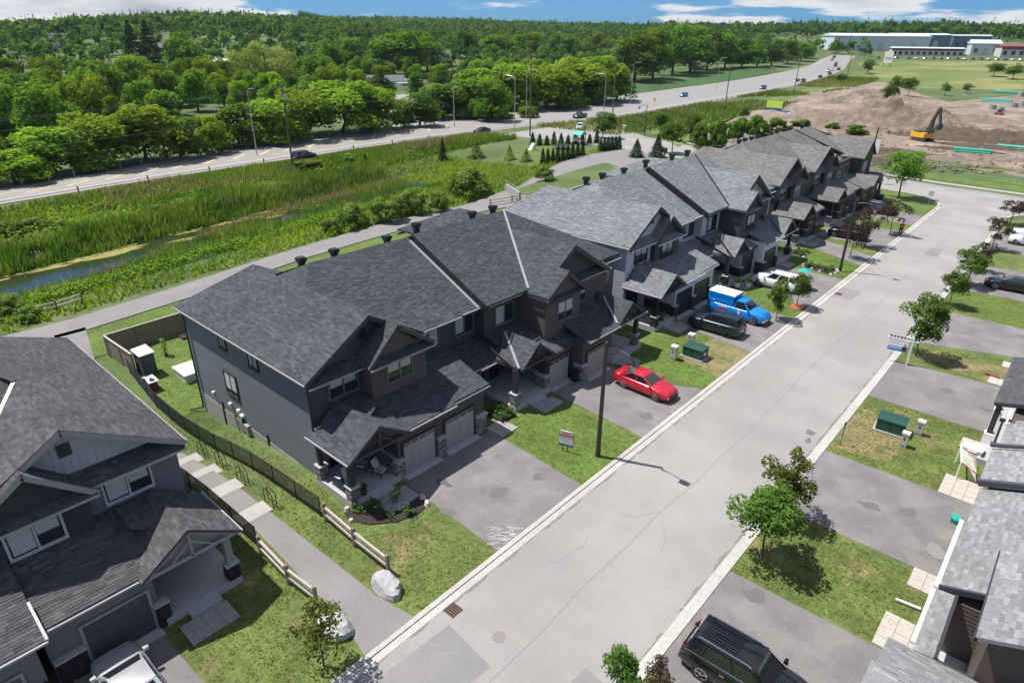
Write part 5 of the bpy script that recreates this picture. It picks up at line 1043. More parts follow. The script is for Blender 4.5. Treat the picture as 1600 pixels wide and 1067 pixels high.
# person walking at the kerb
def person(label, x, y, rz):
    r = thing('person', label, 'person', (x, y, 0), rz)
    J = {'pel': ((0, 0, .95), .15), 'wai': ((0, .02, 1.1), .13), 'che': ((0, .03, 1.32), .165), 'nec': ((0, .04, 1.48), .06), 'hd': ((0, .06, 1.6), .085), 'tp': ((0, .06, 1.72), .08), 'shl': ((-.19, .03, 1.41), .06), 'ell': ((-.25, -.05, 1.14), .045), 'hal': ((-.24, .12, .95), .035), 'shr': ((.19, .03, 1.41), .06), 'elr': ((.25, .0, 1.13), .045), 'har': ((.22, .2, 1.0), .035),
         'hpl': ((-.1, 0, .9), .1), 'knl': ((-.11, .16, .5), .07), 'anl': ((-.11, .08, .09), .045), 'tol': ((-.11, .25, .04), .04), 'hpr': ((.1, 0, .9), .1), 'knr': ((.11, -.03, .5), .07), 'anr': ((.11, -.25, .12), .045), 'tor': ((.11, -.1, .04), .04)}
    E = [('pel', 'wai'), ('wai', 'che'), ('che', 'nec'), ('nec', 'hd'), ('hd', 'tp'), ('che', 'shl'), ('shl', 'ell'), ('ell', 'hal'), ('che', 'shr'), ('shr', 'elr'), ('elr', 'har'), ('pel', 'hpl'), ('hpl', 'knl'), ('knl', 'anl'), ('anl', 'tol'), ('pel', 'hpr'), ('hpr', 'knr'), ('knr', 'anr'), ('anr', 'tor')]
    import bmesh
    def grow2(name, keys, m, grw=0):
        ks = [k for k in J if k in keys]; me = bpy.data.meshes.new(name); bm = bmesh.new(); ly = bm.verts.layers.skin.verify(); vs = {}
        for k in ks: v = bm.verts.new(J[k][0]); v[ly].radius = (J[k][1]+grw,)*2; v[ly].use_root = k == ks[0]; vs[k] = v
        for a, b in E:
            if a in vs and b in vs: bm.edges.new((vs[a], vs[b]))
        bm.to_mesh(me); bm.free(); o = bpy.data.objects.new(name, me); COL.objects.link(o); o.modifiers.new('skin', 'SKIN'); su = o.modifiers.new('sub', 'SUBSURF'); su.levels = su.render_levels = 1
        dg = bpy.context.evaluated_depsgraph_get(); m2 = bpy.data.meshes.new_from_object(o.evaluated_get(dg)); m2.materials.clear(); m2.materials.append(m); bpy.data.objects.remove(o)
        p = bpy.data.objects.new(name, m2); COL.objects.link(p); p.parent = r; return p
    grow2('body', set(J), mat('skin', (.42, .26, .19), .6)); grow2('jacket', {'wai', 'che', 'shl', 'ell', 'shr', 'elr'}, mat('red_top', (.4, .025, .02), .8), .025); grow2('trousers', {'pel', 'hpl', 'knl', 'anl', 'hpr', 'knr', 'anr'}, mat('dark_trousers', (.015, .015, .02), .8), .02)
    MB().tube((0, .035, 1.62), (0, .05, 1.755), .1, .05, 10).build('hair', mat('dark_hair', (.02, .014, .01), .7), r, local=True, smooth=True)
person('person in a red top walking at the kerb past the brown row', -16.95, 95.6, rad(20))
# ------------------------------------------------------------------ cars
M_tyre = mat('tyre_rubber', (.018, .018, .019), .85); M_rim = mat('alloy_rim', (.55, .56, .58), .3, .8); M_rimb = mat('dark_rim', (.05, .05, .055), .35, .6); M_cglass = glassmat('car_glass', (.012, .016, .02), .03); M_head = mat('headlight', (.6, .62, .64), .15, .1); M_tail = mat('tail_light', (.3, .01, .012), .25)
M_trimb = mat('black_trim', (.016, .016, .017), .5); M_chrome = mat('chrome', (.65, .66, .68), .18, .95)
def paint(name, c, metal=.3): return mat('car_paint_'+name, c, .28, metal, coat=.9)
SPEC = {
 'sedan': dict(L=4.64, W=1.8, H=1.43, wb=2.7, wr=.32, top=[(-2.32,.5),(-2.3,.78),(-2.24,1.0),(-1.95,1.04),(-1.2,1.0),(.75,.97),(1.1,.95),(1.7,.86),(2.1,.76),(2.27,.64),(2.32,.45)], cab=(-1.85,.95,-.95,.12), pil=(.02,.13,.52,.57,.93), gz=.98),
 'suv': dict(L=4.75, W=1.9, H=1.72, wb=2.8, wr=.37, top=[(-2.37,.5),(-2.36,.9),(-2.28,1.1),(-1.9,1.14),(.8,1.1),(1.15,1.09),(1.75,1.03),(2.15,.95),(2.32,.82),(2.37,.5)], cab=(-2.25,1.05,-1.95,.35), pil=(.03,.26,.6,.64,.94), gz=1.1),
 'pickup': dict(L=5.5, W=2.0, H=1.85, wb=3.4, wr=.4, top=[(-2.75,.6),(-2.73,1.1),(-2.6,1.2),(.2,1.18),(1.2,1.17),(1.5,1.16),(2.2,1.08),(2.55,1.0),(2.7,.85),(2.75,.55)], cab=(-.15,1.35,.0,.75), pil=(.08,.08,.9,.9,.92), gz=1.17),
}
def car(name, label, cat, loc, rz, kind, pm, rim=None, scale=1.0, group=None, roofm=None, detail=True, mirror=False):
    S = SPEC[kind]; W = S['W']/2; rim = rim or M_rim; r = thing(name, label, cat, loc, rz, group); K = dict(local=True)
    if scale != 1: r.scale = (scale,)*3
    L2 = S['L']/2; st = []
    top = S['top']; xs = sorted(set([t[0] for t in top]+list(np.linspace(-L2, L2, 19))))
    def tz(x):
        for (a, b), (c, d) in zip(top[:-1], top[1:]):
            if a <= x <= c: return b+(d-b)*(x-a)/(c-a)
        return top[-1][1]
    mb = MB(); rows = []
    for x in xs:
        u = x/L2; wf = W*(1-.16*max(0, u-.62)**1.5/.38**1.5*1.2-.10*max(0, -u-.7)**1.5/.3**1.5*1.1); z = tz(x); zl = .22+.10*max(0, abs(u)-.75)/.25
        sh = z-.05; zm = max(zl+.08, .5*(zl+sh)); zm = min(zm, sh-.03)
        pr_ = [(0, zl), (wf*.9, zl), (wf*.985, min(zl+.12, sh-.05)), (wf, zm), (wf*.985, max(zm+.02, sh-.08)), (wf*.93, sh), (wf*.74, z), (0, z+.025)]
        rows.append([(x, -y, h) for y, h in pr_[::-1]]+[(x, y, h) for y, h in pr_[1:-1]])
    n = len(rows[0])
    for rw in rows: mb.v.extend(rw)
    for i in range(len(rows)-1):
        for j in range(n): mb.f.append((i*n+j, i*n+(j+1) % n, (i+1)*n+(j+1) % n, (i+1)*n+j)); mb.t.append(1)
    mb.f += [tuple(range(n)), tuple(range((len(rows)-1)*n+n-1, (len(rows)-1)*n-1, -1))]; mb.t += [1, 1]
    body = mb.build('body', pm, r, smooth=True, **K)
    # cabin
    x0, x1, x2, x3 = S['cab']; zb, zr = S['gz']-.03, S['H']; wb_, wr_ = W*.93, W*.72
    c = MB(); B = [(x0, -wb_, zb), (x1, -wb_*.93, zb), (x1, wb_*.93, zb), (x0, wb_, zb)]; T = [(x2, -wr_, zr-.05), (x3, -wr_*.97, zr-.06), (x3, wr_*.97, zr-.06), (x2, wr_, zr-.05)]
    c.add(B+T, [(0,1,5,4), (1,2,6,5), (2,3,7,6), (3,0,4,7), (4,5,6,7)]); c.build('cabin', pm, r, **K)
    rf = MB(); nx, ny = 7, 6; vv = []
    for i in range(nx):
        for j in range(ny):
            u, v = i/(nx-1), j/(ny-1)*2-1; xx = x2-.04+(x3-x2+.1)*u; vv.append((xx, v*wr_*1.02, zr-.055+.06*(1-abs(v)**3)*(1-abs(2*u-1)**4)))
    rf.add(vv, [(i*ny+j, (i+1)*ny+j, (i+1)*ny+j+1, i*ny+j+1) for i in range(nx-1) for j in range(ny-1)]); rf.build('roof', roofm or pm, r, smooth=True, **K)
    V = lambda p: Vector(p)
    def pane(a, b, c_, d, s0, s1, t0, t1, nm, m=M_cglass, o=.012):
        a, b, c_, d = V(a), V(b), V(c_), V(d); nn = (b-a).cross(d-a).normalized()*o
        if nn.dot((a+b+c_+d)/4-V(((x0+x1)/2, 0, zb))) < 0: nn = -nn
        P = lambda s, t: tuple((a*(1-s)+b*s)*(1-t)+(d*(1-s)+c_*s)*t+nn)
        MB().quad(P(s0, t0), P(s1, t0), P(s1, t1), P(s0, t1)).build(nm, m, r, **K)
    p0, p1, p2, p3, p4 = S['pil']
    for i0, i1, t0_, t1_ in ((0, 1, 4, 5), (3, 2, 7, 6)):
        Q = (B+T)
        for a, b in (((p1, p2), (p3, p4)) if kind != 'pickup' else ((p1, p2),)): pane(Q[i0], Q[i1], Q[t1_], Q[t0_], a, b, .12, .9, 'side_window')
        if kind == 'suv': pane(Q[i0], Q[i1], Q[t1_], Q[t0_], p0, p1-.03, .18, .88, 'side_window')
        if detail: a, b = V(Q[i0]), V(Q[i1]); y = .012 if a.y > 0 else -.012; MB().bar(a+V((0.1, y, .05)), b+V((-.05, y, .05)), .02, .03).build('window_trim', M_chrome if kind == 'suv' else M_trimb, r, **K)
    Q = B+T
    pane(Q[2], Q[1], Q[5], Q[6], .06, .94, .06, .93, 'windshield')
    pane(Q[0], Q[3], Q[7], Q[4], .1, .9, .15, .9, 'rear_window')
    # wheels
    for sx in (-1, 1):
        for sy in (-1, 1):
            x = sx*S['wb']/2+(.05 if kind != 'pickup' else .1); y = sy*(W-.02); R_ = S['wr']; ax = (0, sy, 0)
            MB().tube((x, y-sy*.2, R_), (x, y+sy*.002, R_), R_*1.17, None, 18).build('wheel_arch', M_trimb, r, **K)
            w_ = MB().tube((x, y-sy*.2, R_), (x, y+sy*.012, R_), R_, None, 20).build('wheel', M_tyre, r, **K)
            q = MB().ring((x, y+sy*.012, R_), ax, R_*.62, R_*.7, .012, 18)
            for k in range(5):
                t = k*2*math.pi/5+.3; q.bar((x, y+sy*.018, R_), (x+math.cos(t)*R_*.66, y+sy*.018, R_+math.sin(t)*R_*.66), R_*.2, .012)
            q.tube((x, y+sy*.01, R_), (x, y+sy*.028, R_), R_*.16, None, 8); q.build('rim', rim, w_, **K)
    # lights and trim
    zf = tz(L2*.93)-.09; zt = tz(-L2*.96)-.12
    for sy in (-1, 1):
        MB().prism([(L2*.955, sy*W*.52, zf-.06), (L2*.9, sy*W*.84, zf-.05), (L2*.86, sy*W*.86, zf+.05), (L2*.93, sy*W*.52, zf+.06)], (.06, 0, -.01)).build('headlight', M_head, r, **K)
        MB().prism([(-L2*1.0-.012, sy*W*.5, zt-.08), (-L2*.965, sy*W*.9, zt-.08), (-L2*.93, sy*W*.94, zt+.1), (-L2*.99-.012, sy*W*.5, zt+.08)], (-.02, 0, .0)).build('tail_light', M_tail, r, **K)
        MB().slab([(x1-.12, sy*(wb_+.02)), (x1+.05, sy*(wb_+.02)), (x1+.0, sy*(wb_+.22)), (x1-.1, sy*(wb_+.22))], zb+.03, zb+.17).build('mirror', pm, r, **K)
    MB().box(L2*.985, L2+.015, -W*.5, W*.5, .42, .62).build('grille', M_trimb, r, **K); MB().box(L2*.99, L2+.02, -W*.75, W*.75, .22, .34).build('bumper_trim', M_trimb, r, **K); MB().box(-L2-.015, -L2*.985, -W*.75, W*.75, .25, .42).build('bumper_trim', M_trimb, r, **K)
    MB().box(-L2-.022, -L2*.99, -.26, .26, .55, .68).build('licence_plate', M_white, r, **K)
    if detail:
        for sy in (-1, 1):
            for xd in ((x0+x1)*.5+.15, x1-.1, ):
                MB().bar((xd, sy*(W+.001), .4), (xd-.03, sy*(W*.96), zb-.06), .006, .012).build('door_seam', M_trimb, r, **K)
            MB().box((x0+x1)*.5-.1, (x0+x1)*.5+.08, sy*W-.012, sy*W+.022, zb-.2, zb-.17).build('door_handle', pm if kind == 'sedan' else M_chrome, r, **K)
        if kind == 'suv':
            for sy in (-1, 1): MB().path([(x2+.15, sy*wr_*.92, zr), (x2+.25, sy*wr_*.92, zr+.05), (x3-.25, sy*wr_*.92, zr+.05), (x3-.1, sy*wr_*.92, zr-.01)], .022, 6).build('roof_rail', M_chrome if rim is M_rim else M_trimb, r, **K)
    return r
# near cars
car('parked_car', 'red sedan parked nose out in the driveway of the dark row', 'car', (-20.0, 37.2, 0), rad(-2), 'sedan', paint('red', (.55, .012, .03)))
tl = car('parked_car', 'dark teal estate car parked beside the blue truck', 'car', (-21.0, 50.65, 0), rad(181), 'suv', paint('dark_teal', (.008, .022, .032)), M_rimb)
rt = car('utility_truck', 'bright blue utility truck with a white topped box, parked nose out', 'truck', (-20.9, 54.9, 0), rad(-2), 'pickup', paint('bright_blue', (.0, .2, .62), .05))
K = dict(local=True); Wt = 1.0
MB().prism([(-2.7, -.93, 1.18), (-2.7, .93, 1.18), (-2.68, .86, 2.12), (-2.68, -.86, 2.12)], (2.5, 0, 0)).build('box_body', MATS['car_paint_bright_blue'], rt, **K); MB().prism([(-2.72, -.84, 2.125), (-2.72, .84, 2.125), (-2.72, .7, 2.2), (-2.72, -.7, 2.2)], (2.55, 0, 0)).build('box_roof', M_white, rt, **K)
for z in (1.24, 2.04): MB().bar((-2.68, -.945, z), (-.25, -.945, z), .02, .03).build('box_seam', mat('dark_blue_trim', (0, .05, .2), .5), rt, **K)
for k in range(7): MB().box(-1.55+k*.13, -1.45+k*.13, -1.012, -1.0, .93, 1.03).build('lettering', M_white, rt, **K)
MB().box(-1.4, -.8, -1.014, -1.002, .78, .88).build('lettering', M_red, rt, **K); MB().box(-2.2, -2.0, -.94, -.93, 1.36, 1.42).build('lettering', M_white, rt, **K)
for a in ((.35, .42, .7, 1.02), (.45, .52, .62, .98), (.55, .6, .7, .95)): MB().box(a[0], a[1], -1.013, -1.0, a[2], a[3]).build('logo', M_white, rt, **K)
MB().box(2.68, 2.8, -.85, .85, .42, .62).build('front_bumper', M_chrome, rt, **K)
car('parked_car', 'white sport utility car parked behind the blue truck', 'car', (-21.3, 64.9, 0), rad(179), 'suv', paint('white', (.72, .74, .75), .0))
car('parked_car', 'black sport utility car parked before the brown row', 'car', (-21.6, 89.4, 0), rad(182), 'suv', paint('black', (.006, .006, .008)))
car('parked_car', 'dark car standing in the shade at the far end of the brown row', 'car', (-22.4, 106.0, 0), rad(0), 'suv', paint('graphite', (.03, .032, .036)), scale=.93)
bs = car('parked_car', 'glossy black sport utility car at the bottom right with a chrome window line', 'car', (-4.55, 19.3, 0), rad(1), 'suv', paint('gloss_black', (.004, .004, .006)), scale=1.06)
for k in range(7): MB().bar((-1.75, -.42+k*.14, 1.735), (-.35, -.42+k*.14, 1.745), .018, .018).build('roof_rib', MATS['car_paint_gloss_black'], bs, local=True)
car('parked_car', 'silver car in the shaded driveway at the bottom left', 'car', (-22.0, 2.9, 0), rad(180), 'sedan', paint('silver', (.5, .51, .52), .5))
car('parked_car', 'black saloon parked on the right behind a low hedge', 'car', (-3.1, 80.9, 0), rad(184), 'sedan', paint('black', (.006, .006, .008)), scale=1.03)
car('parked_car', 'white sport utility car at the right edge, nearer of the pair', 'car', (-3.6, 101.6, 0), rad(184), 'suv', paint('white', (.72, .74, .75), .0)); car('parked_car', 'white sport utility car at the right edge, farther of the pair', 'car', (-3.9, 105.2, 0), rad(184), 'suv', paint('white', (.72, .74, .75), .0))
# highway traffic
def hcar(px, py, kind, pm, label, face, f=None, name='moving_car', cat='car', group=None, scale=1.0):
    p = at(px, py)
    y = p.y; a = math.atan2(8, hx(y+8, .5)-hx(y, .5))
    if f is not None: p = Vector((hx(y, f), y, ground(hx(y, f), y)))
    return car(name, label, cat, (p.x, p.y, p.z+.12), a+(0 if face > 0 else math.pi), kind, pm, detail=False, group=group, scale=scale)
hcar(476, 250, 'suv', paint('black', (.006, .006, .008)), 'black sport utility car on the highway left of the tall wooden pole', 1, scale=1.05)
hcar(753, 209, 'sedan', paint('black', (.006, .006, .008)), 'black saloon on the highway near the farm track', -1, scale=1.05)
hcar(906, 185, 'pickup', paint('graphite', (.03, .032, .036)), 'dark pickup on the highway near the junction', -1, name='pickup_truck', cat='pickup')
c = at(907, 202); car('moving_car', 'white sport utility car turning at the highway junction', 'car', (c.x, c.y, .02), rad(118), 'suv', paint('white', (.72, .74, .75), .0), detail=False)
hcar(1068, 152, 'suv', paint('blue', (.02, .1, .3)), 'blue car on the highway beyond the orange sign', -1)
cols = [paint('black', (.006, .006, .008)), paint('graphite', (.03, .032, .036)), paint('white', (.72, .74, .75), .0), paint('silver', (.5, .51, .52), .5), paint('red', (.55, .012, .03))]
for i, (px, py, ci, kd) in enumerate(((1192, 140, 0, 'suv'), (1245, 128, 1, 'sedan'), (1254, 129, 0, 'suv'), (1281, 122, 0, 'sedan'), (1296, 117, 0, 'sedan'), (1293, 113, 2, 'suv'), (1299, 111, 2, 'sedan'), (1310, 110, 1, 'sedan'), (1305, 105, 0, 'suv'), (1306, 101, 0, 'sedan'), (1300, 95, 4, 'sedan'), (1303, 91, 0, 'suv'))):
    hcar(px, py, kd, cols[ci], ORD[i]+' car along the far highway bend, counted away from the junction', -1, group='cars on the far highway bend')
# ------------------------------------------------------------------ vegetation
def depth(p): return (p-Vector((0, 0, CAM_H))).dot(FW)
def quads(P, Nn, size, aspect, rng):
    """diamond leaves at P facing Nn"""
    n = len(P); a = np.cross(Nn, rng.normal(size=(n, 3))); a /= np.linalg.norm(a, axis=1, keepdims=True)+1e-9; b = np.cross(Nn, a)
    s = size[:, None]; v = np.stack([P-a*s, P-b*s*aspect, P+a*s, P+b*s*aspect], 1).reshape(-1, 3); return v, np.arange(4*n).reshape(n, 4)
def lobes_crown(rng, n, H, Rw, z0, leaf, nl=16, lr=(.32, .5), top=1.0, droop=0, asp=.6, bush=False):
    """leaf clumps spread over the shells of many overlapping lobes; H crown top, z0 crown foot, Rw radius"""
    cz = (H+z0)/2; hz = (H-z0)/2; C = []; Rr = []
    for i in range(nl):
        d = rng.normal(size=3); d /= np.linalg.norm(d); q = rng.uniform(.3, .86); c = np.array([d[0]*Rw*q, d[1]*Rw*q, cz+d[2]*hz*q*.95])
        if bush:
            u = rng.uniform(0, .8)**1.15; a_ = rng.uniform(0, 6.283); rr_ = Rw*math.sqrt(max(0, 1-u*u))*rng.uniform(.2, .8); c = np.array([rr_*math.cos(a_), rr_*math.sin(a_), z0+(H-z0)*u*.92+.12*(H-z0)])
        k = 1-.35*max(0, (c[2]-cz)/hz)*top; c[:2] *= k; C.append(c); Rr.append(rng.uniform(*lr)*min(Rw, hz)*k)
    C = np.array(C); Rr = np.array(Rr); w_ = Rr**2/np.sum(Rr**2); k = rng.choice(nl, n, p=w_)
    d = rng.normal(size=(n, 3)); d /= np.linalg.norm(d, axis=1, keepdims=True); d[:, 2] = np.where(d[:, 2] < -.35, -d[:, 2], d[:, 2])
    P = C[k]+d*Rr[k][:, None]*(.55+.5*rng.random(n)[:, None]**.6)
    P[:, 2] = np.maximum(P[:, 2], .05)
    if droop: P[:, 2] -= droop*rng.random(n)*np.clip(1-(P[:, 2]-z0)/(H-z0), 0, 1)
    Nn = d+.55*rng.normal(size=(n, 3))+np.array([0, 0, .35]); Nn /= np.linalg.norm(Nn, axis=1, keepdims=True)
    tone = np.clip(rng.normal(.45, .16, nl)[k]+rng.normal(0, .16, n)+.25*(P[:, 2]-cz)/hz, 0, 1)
    v, f = quads(P, Nn, leaf*rng.uniform(.6, 1.35, n), asp, rng); return v, f, tone
def cone_crown(rng, n, H, Rw, z0, leaf, layers=12, asp=.35, full=1.0):
    """conifer: tiers of drooping sprays"""
    lay = rng.integers(0, layers, n); u = (lay+rng.uniform(0, .75, n))/layers; r = Rw*(1-u)**(1/full)*rng.uniform(.15, 1.05, n)**.5; ang = rng.uniform(0, 2*np.pi, n)+lay
    r *= 1+.22*np.sin(ang*5+lay*1.7); z = z0+(H-z0)*u-.18*r
    P = np.stack([r*np.cos(ang), r*np.sin(ang), z], 1); Nn = np.stack([np.cos(ang)*.5, np.sin(ang)*.5, np.ones(n)], 1)+.4*rng.normal(size=(n, 3)); Nn /= np.linalg.norm(Nn, axis=1, keepdims=True)
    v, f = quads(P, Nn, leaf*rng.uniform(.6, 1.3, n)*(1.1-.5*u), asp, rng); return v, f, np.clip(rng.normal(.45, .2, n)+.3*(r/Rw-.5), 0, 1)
LM = {'tree': leafmat('leaf_green', (.042, .12, .015), (.19, .305, .042), .48), 'light': leafmat('leaf_yellow_green', (.072, .165, .015), (.275, .385, .042), .48), 'dark': leafmat('leaf_dark', (.03, .088, .02), (.125, .22, .042), .45),
      'willow': leafmat('leaf_willow', (.13, .19, .045), (.32, .38, .12), .48), 'pine': leafmat('needle', (.016, .044, .018), (.05, .095, .034), .15), 'cedar': leafmat('cedar', (.014, .044, .014), (.045, .09, .022), .15),
      'maple': leafmat('leaf_maple', (.034, .095, .015), (.15, .235, .05), .45), 'bronze': leafmat('leaf_bronze', (.05, .08, .016), (.17, .205, .05), .45), 'purple': leafmat('leaf_purple', (.03, .018, .018), (.1, .075, .05)), 'shrub': leafmat('leaf_shrub', (.085, .17, .025), (.25, .34, .09), .45), 'bush': leafmat('leaf_bush', (.05, .14, .016), (.17, .3, .045), .45), 'grey': leafmat('leaf_silver', (.12, .16, .08), (.28, .32, .19))}
def limbs(H, z0, r0, Rw, rng, nb=6):
    mb = MB(); pts = [Vector((0, 0, -.2)), Vector((rng.normal(0, .02)*H, rng.normal(0, .02)*H, z0*.7+.1*H)), Vector((rng.normal(0, .03)*H, rng.normal(0, .03)*H, H*.8))]
    mb.tube(pts[0], pts[1], r0, r0*.72, 7, False); mb.tube(pts[1], pts[2], r0*.72, r0*.2, 6, False)
    for i in range(nb):
        u = rng.uniform(.15, .75); b = pts[1].lerp(pts[2], u); a = rng.uniform(0, 6.28); e = b+Vector((math.cos(a)*Rw*.6, math.sin(a)*Rw*.6, (H-b.z)*rng.uniform(.2, .55)))
        mb.tube(b, e, r0*.36*(1-u*.5), r0*.1, 5, False)
    return mb
PROTO = {}
def proto(key, lm, builder, H, Rw, z0, r0, n_var=3, trunk=True, part='crown', nb=6):
    L = []
    for i in range(n_var):
        rng = np.random.default_rng(sum(map(ord, key))*7+i*31); v, f, t = builder(rng)
        me = npmesh(part, v, f, LM[lm], t, link=False); tr = None
        if trunk:
            o = limbs(H, z0, r0, Rw, rng, nb).build('trunk', M_bark, None, local=True, smooth=True); tr = o.data; bpy.data.objects.remove(o)
        L.append((me, tr))
    PROTO[key] = (L, H, Rw, part)
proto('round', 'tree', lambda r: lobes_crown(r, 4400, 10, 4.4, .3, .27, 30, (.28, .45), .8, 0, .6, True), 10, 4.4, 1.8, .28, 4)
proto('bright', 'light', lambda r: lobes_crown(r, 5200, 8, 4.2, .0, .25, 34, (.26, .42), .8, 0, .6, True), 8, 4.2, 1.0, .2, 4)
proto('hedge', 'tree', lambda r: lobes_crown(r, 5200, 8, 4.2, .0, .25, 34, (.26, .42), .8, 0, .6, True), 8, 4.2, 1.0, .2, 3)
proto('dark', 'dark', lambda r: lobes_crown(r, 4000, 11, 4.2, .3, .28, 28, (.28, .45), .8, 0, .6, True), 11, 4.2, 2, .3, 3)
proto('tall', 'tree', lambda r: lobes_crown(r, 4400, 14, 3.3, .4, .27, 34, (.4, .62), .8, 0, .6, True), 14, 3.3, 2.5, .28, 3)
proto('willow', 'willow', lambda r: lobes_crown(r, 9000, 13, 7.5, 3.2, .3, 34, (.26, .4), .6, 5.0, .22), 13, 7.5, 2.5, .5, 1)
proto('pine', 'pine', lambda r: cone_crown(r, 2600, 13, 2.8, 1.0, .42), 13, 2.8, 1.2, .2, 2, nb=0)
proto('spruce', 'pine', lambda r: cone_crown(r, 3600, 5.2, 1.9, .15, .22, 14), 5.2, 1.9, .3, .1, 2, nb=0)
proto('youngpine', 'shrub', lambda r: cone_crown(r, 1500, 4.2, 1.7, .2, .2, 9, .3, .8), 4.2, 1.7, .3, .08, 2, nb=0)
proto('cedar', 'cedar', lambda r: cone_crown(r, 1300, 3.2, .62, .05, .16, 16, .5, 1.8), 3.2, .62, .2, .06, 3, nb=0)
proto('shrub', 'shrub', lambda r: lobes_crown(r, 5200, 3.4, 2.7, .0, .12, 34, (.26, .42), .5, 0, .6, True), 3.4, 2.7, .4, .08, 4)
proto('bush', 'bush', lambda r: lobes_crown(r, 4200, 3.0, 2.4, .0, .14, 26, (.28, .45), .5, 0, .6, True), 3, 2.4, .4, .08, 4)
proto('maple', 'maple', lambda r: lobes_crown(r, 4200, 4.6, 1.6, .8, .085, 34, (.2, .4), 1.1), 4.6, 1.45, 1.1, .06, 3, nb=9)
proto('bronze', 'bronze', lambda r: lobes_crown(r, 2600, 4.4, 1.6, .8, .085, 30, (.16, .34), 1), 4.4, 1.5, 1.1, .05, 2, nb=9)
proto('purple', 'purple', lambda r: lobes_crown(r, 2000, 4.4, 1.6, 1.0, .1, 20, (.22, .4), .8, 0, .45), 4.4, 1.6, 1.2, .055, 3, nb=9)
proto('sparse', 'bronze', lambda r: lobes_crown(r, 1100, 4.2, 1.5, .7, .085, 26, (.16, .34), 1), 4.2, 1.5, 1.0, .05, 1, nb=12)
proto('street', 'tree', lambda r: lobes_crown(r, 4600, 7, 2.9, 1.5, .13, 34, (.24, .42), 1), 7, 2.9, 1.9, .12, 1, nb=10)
proto('silver', 'grey', lambda r: lobes_crown(r, 1500, 8, 3.5, .6, .35, 16), 8, 3.5, 1, .2, 1)
USED = {}
def plant(key, p, h, wd, label, cat='tree', group=None, name='tree', var=None):
    L, H, Rw, part = PROTO[key]; i = USED.get(key, 0); USED[key] = i+1; me, tr = L[(i if var is None else var) % len(L)]
    o = bpy.data.objects.new(name, None); COL.objects.link(o); o.location = p; s = wd/(2*Rw*.93); o.scale = (s, s, h/H); o.rotation_euler = (0, 0, random.uniform(0, 6.28)); o.empty_display_size = .5
    c = bpy.data.objects.new(part, me); COL.objects.link(c); c.parent = o
    if tr: t = bpy.data.objects.new('trunk', tr); COL.objects.link(t); t.parent = o
    return tag(o, label, cat, group)
def project(q):
    d = q-Vector((0, 0, CAM_H)); z = d.dot(FW); return 800+CAM_F*d.dot(RT)/z, 533.5-CAM_F*d.dot(UP)/z
def tpx(key, px, by, ty, wpx, label, cat='tree', group=None, name='tree', var=None, back=None):
    p = at(px, by); d = depth(p); wd = wpx*d/CAM_F
    if back is None: back = .75 if key in ('bright', 'hedge', 'shrub', 'bush', 'willow') else 0
    if back:
        v = Vector((p.x, p.y, 0)).normalized()*wd*back; p = Vector((p.x+v.x, p.y+v.y, ground(p.x+v.x, p.y+v.y))); wd *= depth(p)/d
    lo, hi = .3, 40
    for _ in range(30):
        m = (lo+hi)/2
        if project(p+Vector((0, 0, m)))[1] > ty: lo = m
        else: hi = m
    return plant(key, p, m, wd, label, cat, group, name, var)
# street and yard trees
tpx('maple', 1190, 874, 745, 105, 'leafy young maple on the right hand lawn, nearer of a touching pair'); tpx('bronze', 1228, 806, 700, 85, 'bronze tinged young tree just behind the leafy maple on the right')
tpx('maple', 1430, 556, 452, 64, 'dense oval green tree behind the white sale sign'); tpx('maple', 1482, 478, 418, 40, 'slim green tree at the right kerb, between the dense tree and the leafy one'); tpx('maple', 1508, 446, 382, 50, 'leafy tree beside the black saloon, tallest of its lawn'); tpx('purple', 1532, 424, 372, 30, 'sparse sapling touching the leafy tree beside the black saloon')
tpx('purple', 1550, 390, 338, 44, 'sparse purple leaved tree by the white cars, nearer one'); tpx('purple', 1578, 350, 308, 48, 'sparse purple leaved tree by the right corner kerb')
tpx('maple', 1212, 500, 434, 36, 'small green tree on the lawn right of the blue truck'); tpx('maple', 1245, 480, 422, 36, 'small green tree standing in the orange mulch ring')
tpx('purple', 1327, 404, 338, 44, 'purple leaved tree just past the second street lamp'); tpx('purple', 1352, 386, 322, 50, 'purple leaved tree in front of the black car of the brown row'); tpx('purple', 1391, 366, 306, 46, 'purple leaved tree left of the person in red')
tpx('street', 1404, 310, 232, 62, 'large round green tree at the far street corner')
tpx('sparse', 506, 1040, 925, 105, 'thin bronze leaved tree by the left boulder'); tpx('maple', 966, 1100, 1004, 60, 'young tree cut off by the bottom edge of the picture'); tpx('purple', 1022, 1092, 1032, 60, 'low reddish shrub at the bottom edge beside the kerb', 'shrub', name='shrub')
for a in ((942, 216, 172, 44, 'slender tree at the highway junction corner'), (1050, 240, 186, 42, 'slim tree by the cross street kerb right of the spruces'), (1031, 212, 168, 34, 'slim tree across the side street, left one'), (1078, 222, 174, 32, 'slim tree across the side street beside the shrub mass')): tpx('maple', *a)
tpx('spruce', 994, 246, 216, 24, 'left spruce on the grass behind the pale grey row', name='spruce_tree'); tpx('spruce', 1026, 246, 209, 27, 'right taller spruce on the grass behind the pale grey row', name='spruce_tree')
G = 'clipped cedars round the playground yard'
for i in range(9): u = i/8; tpx('cedar', 848+62*u, 258-15*u, 231-13*u+(i % 3)*2, 9, ORD[i]+' cedar from the left in the near row along the paved loop', 'cedar', G, 'cedar_tree')
for i in range(10): u = i/9; tpx('cedar', 832+100*u, 228-4*u, 206-3*u+(i % 3)*3, 9, ORD[i]+' cedar from the left in the back row beside the highway', 'cedar', G, 'cedar_tree')
